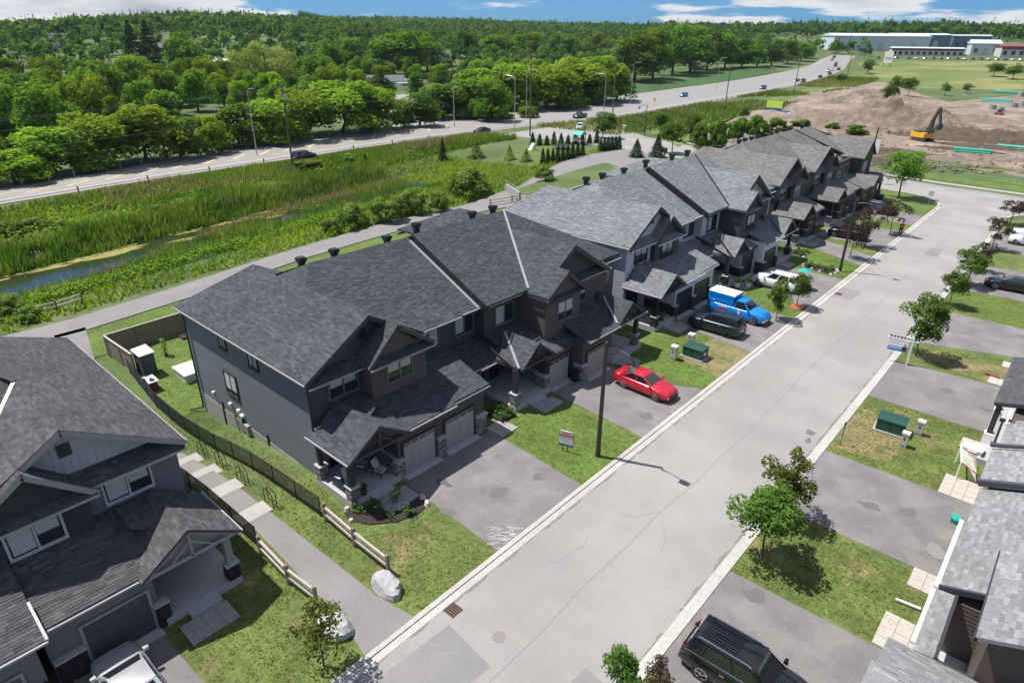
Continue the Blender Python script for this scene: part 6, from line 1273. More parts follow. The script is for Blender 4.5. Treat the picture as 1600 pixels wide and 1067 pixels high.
for i in range(6): u = i/5; tpx('cedar', 938+29*u, 236-4*u, 215-3*u, 9, ORD[i]+' cedar from the left in the clump at the yard gate', 'cedar', G, 'cedar_tree')
for a in ((571, 257, 240, 12, 'small dark spruce in the reeds near the wooden pole'), (692, 250, 214, 15, 'dark spruce in the reeds beside the highway'), ): tpx('spruce', *a, name='spruce_tree')
for a in ((796, 250, 226, 26, 'young pine in the meadow left of the cedars'), (744, 246, 220, 36, 'broad young pine in the meadow'), (822, 252, 232, 24, 'thin young pine touching the cedar row')): tpx('youngpine', *a, name='young_pine')
# shrubs along the lane and in the marsh
for a in ((737, 322, 262, 92, 'big round pale green shrub behind the dark row ridge'), (690, 338, 298, 44, 'pale green shrub left of the big round one'), (648, 345, 292, 64, 'bushy shrub by the lane behind the dark roof'), (606, 358, 306, 70, 'wide shrub by the lane behind the middle roof vents'), (556, 368, 318, 66, 'broad leafy shrub beside the lane'), (520, 372, 340, 40, 'low shrub at the left end of the lane hedge'), (852, 288, 258, 36, 'bright shrub at the end of the paved loop'),
          (18, 378, 342, 60, 'dark shrub in the marsh at the left edge'), (60, 372, 340, 50, 'pale shrub in the marsh near the left edge'), (100, 366, 344, 44, 'low shrub in the marsh right of the pale one'), (545, 262, 240, 40, 'shrub in the meadow below the highway'), (480, 275, 250, 60, 'wide shrub at the foot of the wooden pole'), (640, 250, 235, 26, 'small shrub at the highway edge'), (15, 505, 462, 70, 'dark shrub at the lane bend behind the left house'), (50, 512, 478, 50, 'leafy shrub at the lane bend beside the rail fence'), (250, 345, 318, 40, 'low shrub in the middle of the marsh'), (300, 335, 312, 36, 'bright shrub in the marsh, farther one')):
    tpx('shrub', *a, cat='shrub', name='shrub')
for a in ((1092, 238, 190, 46, 'dense shrub at the left end of the mass before the dirt site'), (1120, 236, 184, 50, 'dense shrub behind the brown row ridge'), (1152, 228, 182, 50, 'dense shrub in the middle of the mass before the dirt site'), (1180, 222, 180, 44, 'bushy shrub at the right of the mass before the dirt site'), (1212, 208, 184, 44, 'low shrub right of the mass'), (1250, 202, 186, 40, 'low bright shrub above the brown roofs'), (1336, 216, 194, 46, 'bright bush beyond the end of the brown row'), (1300, 205, 192, 26, 'small bush beyond the brown roofs')): tpx('bush', *a, cat='shrub', name='shrub')
for a in ((1161, 192, 164, 18), (1383, 166, 128, 20), (1396, 160, 116, 24), (1418, 152, 118, 24), (1475, 150, 128, 17), (1510, 146, 130, 15), (1552, 122, 96, 30), (1582, 126, 98, 30), (1356, 116, 92, 22), (1312, 132, 114, 14), (1220, 176, 160, 12)):
    FT = globals().get('FT', 0)+1; tpx('maple', *a, 'young green tree of the open field by the dirt site, '+ORD[FT-1]+' in the scattered group', group='young trees of the field')
plantpot('leafy sapling inside the board fence beside the shed', -54.6, 17.2, -1.6, M_wick, .15, .1, LM_lime, 31, 160, 1.5)
# trees beyond the highway
GT = 'trees beyond the highway'
for px, by, ty, w_, k in ((28, 302, 232, 120, 'bright'), (95, 288, 196, 120, 'bright'), (165, 278, 168, 130, 'bright'), (232, 268, 156, 130, 'bright'), (285, 258, 176, 80, 'round'), (333, 248, 178, 66, 'bright'), (378, 240, 158, 100, 'round'), (428, 236, 152, 100, 'bright'), (478, 230, 132, 120, 'bright'), (535, 222, 118, 140, 'bright'), (592, 214, 134, 96, 'bright'), (632, 204, 152, 40, 'round'), (655, 198, 138, 62, 'dark'), (692, 194, 126, 84, 'round'), (735, 192, 116, 90, 'round'), (770, 196, 118, 70, 'round'),
      (780, 188, 160, 34, 'bright'), (826, 187, 164, 34, 'bright'), (797, 188, 176, 16, 'bright'), (750, 180, 104, 90, 'bright'), (800, 180, 96, 100, 'bright'), (852, 178, 88, 110, 'bright'), (900, 170, 82, 110, 'bright'), (938, 166, 84, 90, 'bright'), (875, 174, 112, 80, 'round'), (925, 168, 118, 70, 'round'), (962, 158, 100, 60, 'dark')):
    RA = globals().get('RA', 0)+1; tpx('hedge' if k == 'round' else k, px, by, ty, w_, ORD[RA-1]+' tree of the highway hedge counted from the left, '+{'bright': 'bushy and yellow green', 'round': 'mid green', 'dark': 'dark green'}[k], group=GT)
tpx('willow', 424, 164, 62, 112, 'large drooping willow beyond the highway trees')
for px, by, ty, w_, k in ((212, 160, 84, 66, 'bright'), (298, 128, 42, 56, 'tall'), (272, 168, 108, 62, 'round'), (332, 164, 106, 66, 'bright'), (160, 190, 110, 70, 'round'), (110, 205, 130, 70, 'bright'), (40, 215, 110, 90, 'dark'), (240, 110, 30, 50, 'pine'), (215, 112, 30, 44, 'pine'), (550, 112, 52, 46, 'tall'), (520, 118, 60, 50, 'round'), (640, 120, 40, 90, 'tall'), (612, 118, 48, 60, 'tall'), (668, 112, 50, 56, 'tall'), (730, 92, 46, 44, 'dark'), (780, 92, 50, 60, 'tall'), (825, 90, 48, 60, 'round'), (880, 92, 50, 70, 'dark'), (930, 98, 48, 60, 'round'), (990, 128, 40, 70, 'tall'), (1020, 124, 38, 66, 'round'), (1050, 118, 34, 66, 'round'), (1078, 114, 32, 60, 'tall'), (1105, 110, 40, 56, 'dark'), (1132, 108, 48, 50, 'round'), (1158, 106, 56, 46, 'dark'), (1182, 106, 58, 42, 'round'), (1206, 104, 58, 40, 'dark'), (1230, 100, 60, 36, 'round'), (1250, 96, 64, 30, 'tall'), (1262, 92, 66, 22, 'tall'), (1091, 120, 88, 24, 'silver')):
    RB = globals().get('RB', 0)+1; i_ = len(ORD); tpx(k, px, by, ty, w_, {'bright': 'yellow green', 'round': 'mid green', 'dark': 'dark', 'tall': 'tall upright', 'pine': 'dark conifer', 'silver': 'pale silvery'}[k]+' tree, '+ORD[RB % 29]+(' of the left second belt' if px < 450 else ' of the middle second belt' if px < 900 else ' by the crop field'), group=GT)
clear = [(at(690, 117), 13), (at(958, 98), 14), (at(100, 82), 14), (at(742, 86), 12), (at(264, 99), 12), (at(352, 122), 13), (at(602, 148), 14), (at(340, 190), 16), (at(390, 195), 14), (at(330, 150), 10), (at(600, 140), 26), (at(660, 150), 18), (at(690, 150), 16), (at(690, 108), 15), (at(350, 108), 16), (at(262, 82), 12), (at(255, 120), 14), (at(960, 88), 12), (at(100, 66), 18), (at(735, 110), 10), (at(630, 170), 10)]
rr = random.Random(9); pts = []; grid_ = {}
def ok(x, y, d):
    gx, gy = int(x//12), int(y//12)
    for i in (-1, 0, 1):
        for j in (-1, 0, 1):
            for (a, b) in grid_.get((gx+i, gy+j), ()):
                if (a-x)**2+(b-y)**2 < d*d: return False
    for c, r_ in clear:
        if (c.x-x)**2+(c.y-y)**2 < r_*r_: return False
    return True
crop = [tuple(at(*p)[:2]) for p in ((900, 165), (960, 150), (1020, 138), (1140, 128), (1250, 112), (1262, 92), (1200, 100), (1120, 102), (1060, 112), (1000, 122), (930, 145))]
def inside(x, y, pg):
    r = False
    for (a, b), (c, d) in zip(pg, pg[1:]+pg[:1]):
        if (b > y) != (d > y) and x < (c-a)*(y-b)/(d-b)+a: r = not r
    return r
for k in range(9000):
    y = rr.uniform(10, 640); x = -158-rr.random()**1.2*430
    if y < HY1 and x > hx(y, 1)-26: continue
    if math.degrees(math.atan2(-x, y)) < 15 or inside(x, y, crop): continue
    if x > hx(min(y, HY1-5), 1)-60 and y < 250 and rr.random() < .75: continue
    if ok(x, y, 9.5): pts.append((x, y)); grid_.setdefault((int(x//12), int(y//12)), []).append((x, y))
pts.sort(key=lambda q: math.hypot(*q))
kinds = ['round']*4+['dark']*2+['tall']*4+['bright']*4+['pine']+['hedge']*3
fv, ff, ftn = [], [], []; nb_ = 0
def add_far(x, y, h, wd, n, leaf, rng, dark=0.0):
    global nb_
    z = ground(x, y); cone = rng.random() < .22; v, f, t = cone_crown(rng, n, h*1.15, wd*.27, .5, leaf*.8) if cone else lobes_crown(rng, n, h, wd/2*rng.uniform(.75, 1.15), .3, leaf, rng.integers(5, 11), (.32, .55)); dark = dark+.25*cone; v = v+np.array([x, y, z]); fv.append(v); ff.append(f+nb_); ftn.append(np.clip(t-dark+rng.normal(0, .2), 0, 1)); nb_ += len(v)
for i, (x, y) in enumerate(pts):
    if i < 190:
        k = rr.choice(kinds); k = 'hedge' if k == 'pine' and x > hx(min(y, HY1-5), 1)-90 else k; h = rr.uniform(8, 14)*(1.15 if k in ('tall', 'pine') else 1); wd = h*{'tall': .5, 'pine': .42}.get(k, .85)
        plant(k, (x, y, ground(x, y)-.1), h, wd, {'hedge': 'low bushy green tree in the wood between the highway and the hill', 'round': 'mid green tree in the wood between the highway and the hill', 'dark': 'dark green tree in the wood between the highway and the hill', 'tall': 'tall upright tree in the wood between the highway and the hill', 'bright': 'yellow green tree in the wood between the highway and the hill', 'pine': 'dark pine in the wood between the highway and the hill'}[k], group=GT)
    else: add_far(x, y, rr.uniform(9, 15), rr.uniform(8, 11), 130, 1.05, RNG, rr.choice((0, 0, .2, .35)))
# far woods on the hills, one mass
for k in range(13000):
    b = rr.uniform(-24, 80); r_ = rr.uniform(430, 1500) if rr.random() < .75 else rr.uniform(430, 800); x, y = -r_*math.sin(rad(b)), r_*math.cos(rad(b))
    if b < 33 and y < (600+60*math.sin(x*.013)): continue
    if b < 22 and y < 810: continue
    if b < 33 and y < HY1+40 and x > -330: continue
    if x > -590 and y < 640 and b >= 33: continue
    add_far(x, y, rr.uniform(10, 16), rr.uniform(11, 16), 34, 2.3, RNG, .25+.1*(b < 33))
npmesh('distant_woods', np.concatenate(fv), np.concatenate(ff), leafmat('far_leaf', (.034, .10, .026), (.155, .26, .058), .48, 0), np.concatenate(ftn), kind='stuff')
# pine stand on the skyline with bare trunks showing
for k in range(26):
    px = 472+k*2.9; p = at(px, 47+.0*k); d = depth(p); tp_ = plant('tall', p, (44-(22+k*.55))*d/CAM_F+6, 9*d/CAM_F, ORD[k]+' bare stemmed pine from the left in the skyline stand', 'pine', 'pine stand on the skyline', 'pine_tree', 0)
# reeds, meadow grass and lawn blades
def blades(name, P, h, wd, m, tone, lean=.35, rng=RNG):
    n = len(P); a = rng.uniform(0, 2*np.pi, n); d = np.stack([np.cos(a), np.sin(a), np.zeros(n)], 1)*wd[:, None]/2; e = rng.normal(0, lean, (n, 3))*h[:, None]; e[:, 2] = h
    mid = e*.55+0; mid[:, 2] = h*.6
    v = np.stack([P-d, P+d, P+mid+d*.8, P+mid-d*.8, P+e*1.0+d*.12, P+e*1.0-d*.12], 1).reshape(-1, 3); i = np.arange(n)*6
    f = np.concatenate([np.stack([i, i+1, i+2, i+3], 1), np.stack([i+3, i+2, i+4, i+5], 1)]); return npmesh(name, v, f, m, np.concatenate([tone, np.clip(tone+.12, 0, 1)]), kind='stuff')
GV = np.vectorize(ground)
def vnoise(x, y, s, seed):
    r = np.random.default_rng(seed); z = np.zeros_like(x)
    for k in range(7): a, b, c = r.uniform(-1, 1), r.uniform(-1, 1), r.uniform(0, 6); z += np.sin((a*x+b*y)/s*(1+.5*k)+c)/(1+.35*k)
    return z/2.2
def marsh(n, dlo, dhi, y0, y1, seed):
    r = np.random.default_rng(seed); y = r.uniform(y0, y1, n); d = r.uniform(dlo, dhi, n); return d-.17*np.maximum(0, y-11), y
M_reed = leafmat('reed_blade', (.055, .14, .022), (.19, .28, .06), .5, 0); M_tan = leafmat('dry_reed', (.2, .17, .09), (.38, .33, .2), .3, 0); M_grassb = leafmat('meadow_blade', (.10, .2, .016), (.25, .34, .05), .5, 0)
def put(name, x, y, k, h, w_, m, t, lean, dz=0): return blades(name, np.stack([x, y, GV(x, y)+dz], 1)[k], h[k], w_[k], m, np.clip(t[k], 0, 1), lean)
U = RNG.uniform
x, y = marsh(22000, -97, -90.6, -12, 80, 1); n = len(x); nz = vnoise(x, y, 4, 3); k = (x > -120)&(vnoise(x, y, 2.2, 33) > -.9)
put('reeds', x, y, k, (1.55+.4*nz+.35*vnoise(x, y, 1.1, 61))*U(.55, 1.25, n), U(.08, .2, n), M_reed, .3+.35*vnoise(x, y, 1.6, 62)+.15*nz+RNG.normal(0, .15, n), .2)
near = lambda y: np.interp(y, [-12, 10, 20, 32, 50, 80], [-79.4, -79.4, -80.8, -85.5, -88, -89.2])     # the near bank creeps over the water away from the pool
x, y = marsh(22000, -89, -76.2, -12, 80, 2); n = len(x); d_ = x+.17*np.maximum(0, y-11); nz = vnoise(x, y, 4, 4); k = (d_ > near(y)+.8*vnoise(x, y, 2.5, 44))
put('reeds', x, y, k, (1.25+.4*nz)*U(.5, 1.2, n), U(.08, .19, n), M_reed, .5+.35*nz+RNG.normal(0, .16, n), .25, .1)
x, y = marsh(12000, -90.2, -80.4, -12, 80, 5); n = len(x); d_ = x+.17*np.maximum(0, y-11); k = (np.abs(d_-near(y)) < 1.3)&(vnoise(x, y, 5, 7) > -.45)
put('dry_reeds', x, y, k, U(.8, 1.6, n), U(.06, .14, n), M_tan, RNG.random(n), .25, .3)
n = 34000; y = U(-14, 124, n); hx0 = np.array([hx(q, 0) for q in y]); off = 3.2+RNG.random(n)**1.0*13; x = hx0+off; nz = vnoise(x, y, 5, 8); k = (vnoise(x, y, 8, 9) > -.75)&(x < -74)&~((y > 100)&(x > -100))
put('roadside_reeds', x, y, k, (np.clip(off/9, .3, 1)*(1.3+.45*nz))*U(.5, 1.2, n), U(.08, .2, n), M_reed, .45+.35*nz+RNG.normal(0, .17, n), .25)
x, y = marsh(3600, -98, -90.8, -12, 80, 63); n = len(x); put('dry_reeds', x, y, vnoise(x, y, 1.8, 64) > .1, U(.9, 2.0, n), U(.05, .13, n), M_tan, RNG.random(n), .3, .1)
n = 9000; y = U(-14, 122, n); off = 4+RNG.random(n)*8; x = np.array([hx(q, 0) for q in y])+off; k = vnoise(x, y, 7, 11) > -.05
put('dry_reeds', x, y, k, np.clip(off/8, .4, 1)*U(.9, 1.7, n), U(.07, .16, n), M_tan, RNG.random(n), .25, .2)
n = 70000; y = U(-14, 126, n); x = U(-118, -62, n); d_ = x+.17*np.maximum(0, y-11); hx0 = np.array([hx(q, 0) for q in y])
k = ((d_ < -95) | (d_ > -78.6) | (y > 80)) & (x > hx0+5) & ~((y > 100) & (x < -84)) & (x < np.interp(y, [-20, 8, 40, 56, 72, 88, 98, 108, 118], [-72, -69.6, -73.8, -75.4, -75, -77.2, -80.5, -83, -83.5]))
nz = vnoise(x, y, 4, 12); put('meadow_grass', x, y, k, (.65+.3*nz)*U(.4, 1.3, n), U(.1, .26, n), M_grassb, .5+.4*nz+RNG.normal(0, .18, n), .55)
# broad leaved weeds in the meadow
x, y = marsh(16000, -113, -95, -10, 100, 51); nz = vnoise(x, y, 3, 52); k = (nz > -.1)&(x > np.array([hx(q, 0) for q in y])+8); P = np.stack([x, y, GV(x, y)+.3+RNG.random(len(x))*(.7+.4*nz)], 1)[k]
Nn = RNG.normal(size=P.shape)*.6+np.array([0, 0, 1]); Nn /= np.linalg.norm(Nn, axis=1, keepdims=True); v, f = quads(P, Nn, U(.12, .28, len(P)), .7, RNG); npmesh('meadow_weeds', v, f, leafmat('bank_leaf', (.08, .2, .02), (.25, .37, .07), .45, 0), np.clip(.5+.35*nz[k]+RNG.normal(0, .18, len(P)), 0, 1), kind='stuff')
# low broad-leaved clumps on the lane bank
x, y = marsh(9000, -79.5, -74.6, 2, 62, 15); nz = vnoise(x, y, 3, 16); k = x < np.interp(y, [-20, 8, 40, 56, 72], [-72.2, -70, -74.2, -75.8, -75.2]); P = np.stack([x, y, GV(x, y)+.15+RNG.random(len(x))*(.6+.3*nz)], 1)[k]
Nn = RNG.normal(size=P.shape)*.6+np.array([0, 0, 1]); Nn /= np.linalg.norm(Nn, axis=1, keepdims=True); v, f = quads(P, Nn, RNG.uniform(.1, .24, len(P)), .7, RNG); npmesh('bank_plants', v, f, leafmat('bank_leaf', (.05, .13, .015), (.17, .27, .05), .35, 0), np.clip(.5+.3*nz[k]+RNG.normal(0, .15, len(P)), 0, 1), kind='stuff')
n = 24000; y = RNG.uniform(146, 420, n); x = np.array([hx(q, 0) for q in y])+2.5+RNG.random(n)**1.3*26; k = vnoise(x, y, 16, 18) > -.5; nz = vnoise(x, y, 18, 19)
blades('verge_grass', np.stack([x, y, GV(x, y)], 1)[k], RNG.uniform(.4, 1.3, k.sum()), RNG.uniform(.14, .4, k.sum()), leafmat('verge_blade', (.08, .15, .02), (.25, .26, .1), .35, 0), np.clip(.4+.45*nz[k]+RNG.normal(0, .18, k.sum()), 0, 1), .45)
def lawn(polys, dens, m, hh, tone0, seed, lean=.9):
    r = np.random.default_rng(seed); Ps = []
    for pg in polys:
        X = [p[0] for p in pg]; Y = [p[1] for p in pg]; A_ = (max(X)-min(X))*(max(Y)-min(Y)); k = int(A_*dens); x = r.uniform(min(X), max(X), k); y = r.uniform(min(Y), max(Y), k); s = np.zeros(k, bool)
        for (a, b), (c, d) in zip(pg, pg[1:]+pg[:1]):
            if abs(d-b) < 1e-9: continue
            s ^= ((b > y) != (d > y)) & (x < (c-a)*(y-b)/(d-b)+a)
        Ps.append(np.stack([x[s], y[s]], 1))
    P = np.concatenate(Ps); x, y = P[:, 0], P[:, 1]; nz = vnoise(x, y, 1.1, seed+1)+.6*vnoise(x, y, .35, seed+2); n2 = vnoise(x, y, .55, seed+3); k = n2 > -.75; x, y, nz = x[k], y[k], nz[k]
    return blades('lawn_grass', np.stack([x, y, GV(x, y)-.015], 1), hh*r.uniform(.6, 1.4, len(x)), r.uniform(.025, .06, len(x)), m, np.clip(tone0+.3*nz+r.normal(0, .15, len(x)), 0, 1), lean)
M_lb = leafmat('lawn_blade', (.12, .175, .028), (.30, .285, .11), .45, 0)
lawn([[(-24, 13.2), (-16.9, 12.7), (-16.9, 17.9), (-22.6, 18.1), (-22.6, 15), (-25.3, 14.2)], [(-35, 12.0), (-19, 12.4), (-16.9, 12.7), (-24, 13.2), (-25.5, 15), (-44, 15.2), (-44, 12.2)], [(-24.9, 5.2), (-20.2, 5.0), (-16.9, 3), (-16.9, 9.8), (-19, 10.3), (-28, 10.6), (-28, 8.9), (-24.4, 8.6)]], 58, M_lb, .085, .45, 40)
lawn([[(-24.4, 28.6), (-24.4, 26.2), (-23.4, 25.8), (-16.9, 25.4), (-16.9, 31.6), (-23.2, 31.7), (-23.3, 29.6)], [(-23.5, 39.5), (-20, 38.9), (-16.9, 40.4), (-16.9, 42.8), (-20.6, 44), (-20.4, 48.8), (-24.2, 47)], [(-22.8, 58.6), (-16.9, 58.2), (-16.9, 61), (-22.8, 63.8)], [(-23.5, 72.8), (-16.9, 72.4), (-16.9, 78), (-23.5, 81.8)]], 46, leafmat('lush_blade', (.10, .18, .02), (.22, .29, .05), .45, 0), .08, .45, 50)
lawn([[(-7.6, 24.8), (-1.4, 25.1), (-.4, 27), (-.4, 30.6), (-7.6, 30.9)], [(-7.6, 38.4), (-1.5, 38.6), (-.6, 47.4), (-7.6, 47.3)]], 60, M_lb, .085, .4, 60)
lawn([[(-7.6, 55.2), (-1.5, 55.8), (-.6, 61), (-7.6, 59.8)], [(-7.6, 69.9), (-.5, 69.6), (-.5, 77.6), (-7.6, 77.2)]], 34, M_lb, .08, .5, 70)
lawn([[(-57.8, 14.2), (-44, 14.2), (-44, 24), (-57.8, 26)], [(-65.2, 14), (-58.7, 12.5), (-58.7, 30), (-66.8, 30)]], 26, leafmat('lush_blade', (0, 0, 0), (0, 0, 0)), .12, .6, 80)
# ------------------------------------------------------------------ highway furniture, site plant, distant buildings
def cobra(px, by, ty, sgn, label):
    p = at(px, by); d = depth(p); h = (by-ty)*d/CAM_F*1.06; r = thing('highway_light', label, 'street light', tuple(p), 0, 'tall highway lights'); z = p.z
    MB().tube(p, (p.x, p.y, z+h*.93), .13, .075, 8).build('pole', M_galv, r); e = Vector((p.x+sgn*2.6, p.y-.4, z+h))
    MB().path([(p.x, p.y, z+h*.92), (p.x+sgn*.8, p.y-.1, z+h*.985), tuple(e)], .055, 6).build('arm', M_galv, r); MB().bar(e, e+Vector((sgn*.9, 0, .03)), .3, .14).build('lamp_head', M_galv, r)
for a in ((402, 244, 150, 1, 'grey highway light at the left, beyond the road'), (710, 199, 126, 1, 'grey highway light beside the farm track'), (804, 211, 130, -1, 'grey highway light on the near verge left of the wooden pole'), (822, 186, 118, 1, 'grey highway light half hidden by the wooden pole'), (943, 184, 124, -1, 'grey highway light near the junction'), (985, 163, 106, 1, 'grey highway light beside the crop field, left one'), (1119, 143, 97, 1, 'grey highway light beside the crop field, right one')): cobra(*a)
PL = []
def upole(px, by, ty, label):
    p = at(px, by); d = depth(p); h = (by-ty)*d/CAM_F*1.05; r = thing('utility_pole', label, 'utility pole', tuple(p), 0, 'wooden utility poles'); q = p+Vector((0, 0, h))
    MB().tube(p, q, .2, .13, 8).build('pole', M_upole, r); MB().bar(q+Vector((-1.2, .2, -.6)), q+Vector((1.2, -.2, -.6)), .14, .14).build('crossarm', M_upole, r)
    for s in (-1.1, 0, 1.1): MB().tube(q+Vector((s, -s*.17, -.55)), q+Vector((s, -s*.17, -.3)), .05, None, 6).build('insulator', M_galv, r)
    if px == 458: MB().tube(q+Vector((.35, 0, -2.6)), q+Vector((.35, 0, -1.7)), .25, None, 10).build('transformer_can', M_galv, r)
    PL.append(q); return q
upole(458, 265, 148, 'nearest wooden utility pole beside the highway'); upole(828, 213, 100, 'wooden utility pole in front of the cedars'); upole(957, 181, 88, 'wooden utility pole at the highway junction'); upole(1133, 166, 108, 'thin wooden pole right of the highway'); upole(1322, 128, 84, 'wooden pole near the far highway bend'); upole(1240, 148, 96, 'wooden pole in the verge before the highway bend')
PL.sort(key=lambda q: q.y); PL.insert(0, Vector((PL[0].x+4, -22, 12.5)))
w_ = thing('power_line', 'sagging power cables strung along the wooden poles', 'power line', tuple(PL[1]))
for a, b in zip(PL[:-1], PL[1:]):
    for s, dz in ((-1.1, -.3), (1.1, -.3), (.1, -1.7), (.1, -3.0), (.1, -4.4)):
        pts = [a.lerp(b, k/10)+Vector((s, -s*.17, dz-1.1*4*(k/10)*(1-k/10))) for k in range(11)]; MB().path(pts, .014, 4).build('cable', M_wire, w_)
M_post = mat('guard_post', (.4, .4, .38), .8)
def guard(label, f, y0, y1, step, off, hh=.95, m=None, cab=True):
    r = thing('post_and_cable_fence', label, 'fence', (hx(y0, f)+off, y0, 0)); y = y0; pv = None; me = {}
    while y < y1:
        x = hx(y, f)+off; z = ground(x, y); MB().box(x-.1, x+.1, y-.1, y+.1, z-.1, z+hh).build('post', m or M_post, r)
        if pv and cab:
            for h in (.55, .8): MB().tube((pv[0], pv[1], pv[2]+h*hh), (x, y, z+h*hh), .022, None, 4).build('cable', M_wire, r)
        pv = (x, y, z); y += step
guard('pale post and cable guard along the far edge of the highway', 1, 14, 150, 4.2, -2.4); guard('dark thin posts along the near highway verge', 0, 178, 330, 5.0, 2.6, 1.1, M_wood)
guard('short posts at the near highway edge in the reeds', 0, 20, 116, 11, 2.2, 1.0, M_wood, False)
# cross-street lamp, playground yard
q = at(1007, 212); r = thing('street_lamp', 'dark street lamp with a hanging basket across the side street', 'street lamp', tuple(q)); MB().tube(q, q+Vector((0, 0, 7.4)), .13, .08, 8).build('pole', M_pole, r); MB().path([q+Vector((0, 0, 7.2)), q+Vector((-.9, -.6, 7.4)), q+Vector((-1.6, -1.1, 7.0))], .05, 5).build('arm', M_pole, r); MB().tube(q+Vector((-1.6, -1.1, 6.3)), q+Vector((-1.6, -1.1, 7.0)), .14, .3, 8).build('lantern', MATS['lantern_glass'], r)
def yard(px, py): return at(px, py)
q = yard(864, 226); r = thing('playhouse', 'teal roofed playhouse in the cedar yard', 'playhouse', (-92.6, 128.5, 0)); x, y = -92.6, 127.6; 
for i, j in ((-1, -1), (1, -1), (1, 1), (-1, 1)): MB().box(x+i*1.0-.06, x+i*1.0+.06, y+j*1.0-.06, y+j*1.0+.06, 0, 2.3).build('leg', M_tarp, r)
MB().box(x-1.05, x+1.05, y-1.05, y+1.05, .9, 1.0).build('deck', M_tarp, r); MB().box(x-1.05, x+1.05, y-1.02, y-.98, 1.0, 1.7).build('side_panel', M_tarp, r)
MB().prism([(x-1.3, y-1.3, 2.3), (x-1.3, y+1.3, 2.3), (x-1.3, y, 3.1)], (2.6, 0, 0)).build('roof', M_teal, r)
r = thing('trampoline', 'round trampoline with a green rim in the cedar yard', 'trampoline', (-91.5, 119.5, 0)); x, y = -91.5, 119.5
MB().ring((x, y, .75), (0, 0, 1), 1.7, 2.0, .08, 22).build('rim', M_green, r); MB().tube((x, y, .76), (x, y, .79), 1.7, None, 22).build('mat', M_blk, r)
for k in range(6): t = k*1.047; MB().tube((x+2*math.cos(t), y+2*math.sin(t), 0), (x+2*math.cos(t), y+2*math.sin(t), 2.2 if k % 2 else .75), .04).build('leg', M_galv, r)
r = thing('garden_slide', 'white slide on the grass left of the cedars', 'slide', (-95.5, 113, 0)); MB().prism([(-95.9, 113, .1), (-95.9, 114.2, 1.4), (-95.9, 114.4, 1.4), (-95.9, 113, 0)], (.8, 0, 0)).build('chute', M_white, r); MB().box(-95.9, -95.1, 114.3, 114.7, 0, 1.3).build('ladder', M_white, r)
r = thing('yard_gate', 'grey wire gate and fence panels at the cedar yard entrance', 'gate', (-85, 120, 0))
for k in range(8): MB().tube((-85.5+k*.35, 120.5+k*.9, 0), (-85.5+k*.35, 120.5+k*.9, 1.4), .035, None, 5).build('post', M_galv, r)
for h in (.2, .8, 1.38): MB().tube((-85.5, 120.5, h), (-83.05, 126.8, h), .025, None, 5).build('rail', M_galv, r)
tag(MB().box(-73.2, -72.2, 131.6, 132.6, 0, .9).build('utility_cabinet', M_green, off=(-72.7, 132.1, 0)), 'dark green cabinet by the cross street behind the pale grey row', 'utility box')
q = at(975, 205); r = thing('utility_cabinet', 'pale cabinet on the verge across the side street', 'utility box', tuple(q)); MB().box(q.x-.4, q.x+.4, q.y-.3, q.y+.3, 0, 1.3).build('body', M_ltgrey, r); MB().box(q.x-.45, q.x+.45, q.y-.35, q.y+.35, 1.3, 1.42).build('lid', M_white, r)
q = at(990, 212); r = thing('fire_hydrant', 'yellow hydrant on the verge across the side street', 'hydrant', tuple(q)); MB().tube(q, q+Vector((0, 0, .7)), .14, .12, 8).build('barrel', M_yellow, r); MB().tube(q+Vector((0, 0, .7)), q+Vector((0, 0, .85)), .16, .05, 8).build('cap', M_yellow, r); MB().tube(q+Vector((-.25, 0, .5)), q+Vector((.25, 0, .5)), .07, None, 6).build('outlet', M_yellow, r)
r = thing('footbridge', 'pale concrete culvert wall with rails by the ditch', 'culvert', (-72, 84, -1.3)); c = at(806, 306)
MB().bar((c.x-4, c.y+2, c.z+.5), (c.x+3.5, c.y-3, c.z+.9), .35, 1.3).build('wall', M_conc2, r)
MB().bar((c.x-4, c.y+2, c.z+1.6), (c.x+3.5, c.y-3, c.z+2.0), .06, .06).build('rail', M_galv, r)
for k in range(4): u = k/3; MB().tube((c.x-4+7.5*u, c.y+2-5*u, c.z+1.0), (c.x-4+7.5*u, c.y+2-5*u, c.z+1.65+.4*u), .035).build('post', M_galv, r)
# excavator
M_yel = mat('machine_yellow', (.72, .38, .02), .45); M_mach = mat('machine_dark', (.04, .038, .036), .6)
p = at(1440, 222); r = thing('excavator', 'yellow excavator with its dark boom raised beside the spoil heap', 'excavator', tuple(p), rad(-35)); K = dict(local=True)
for s in (-1, 1):
    MB().prism([(-2.1, s*1.25-.3, .25), (-1.7, s*1.25-.3, 0), (1.7, s*1.25-.3, 0), (2.1, s*1.25-.3, .25), (2.1, s*1.25-.3, .7), (1.7, s*1.25-.3, .95), (-1.7, s*1.25-.3, .95), (-2.1, s*1.25-.3, .7)], (0, .6, 0)).build('track', M_mach, r, **K)
MB().tube((0, 0, .8), (0, 0, 1.15), .9, None, 14).build('turntable', M_mach, r, **K); MB().prism([(-2.6, -1.35, 1.15), (1.5, -1.35, 1.15), (1.5, 1.35, 1.15), (-2.6, 1.35, 1.15)], (0, 0, 1.1)).build('body', M_yel, r, **K); MB().slab([(-2.7, -1.2), (-2.0, -1.35), (-2.0, 1.35), (-2.7, 1.2)], 1.1, 2.35).build('counterweight', M_yel, r, **K); MB().box(-2.2, .0, -1.2, .5, 2.25, 2.5).build('engine_cover', M_mach, r, **K)
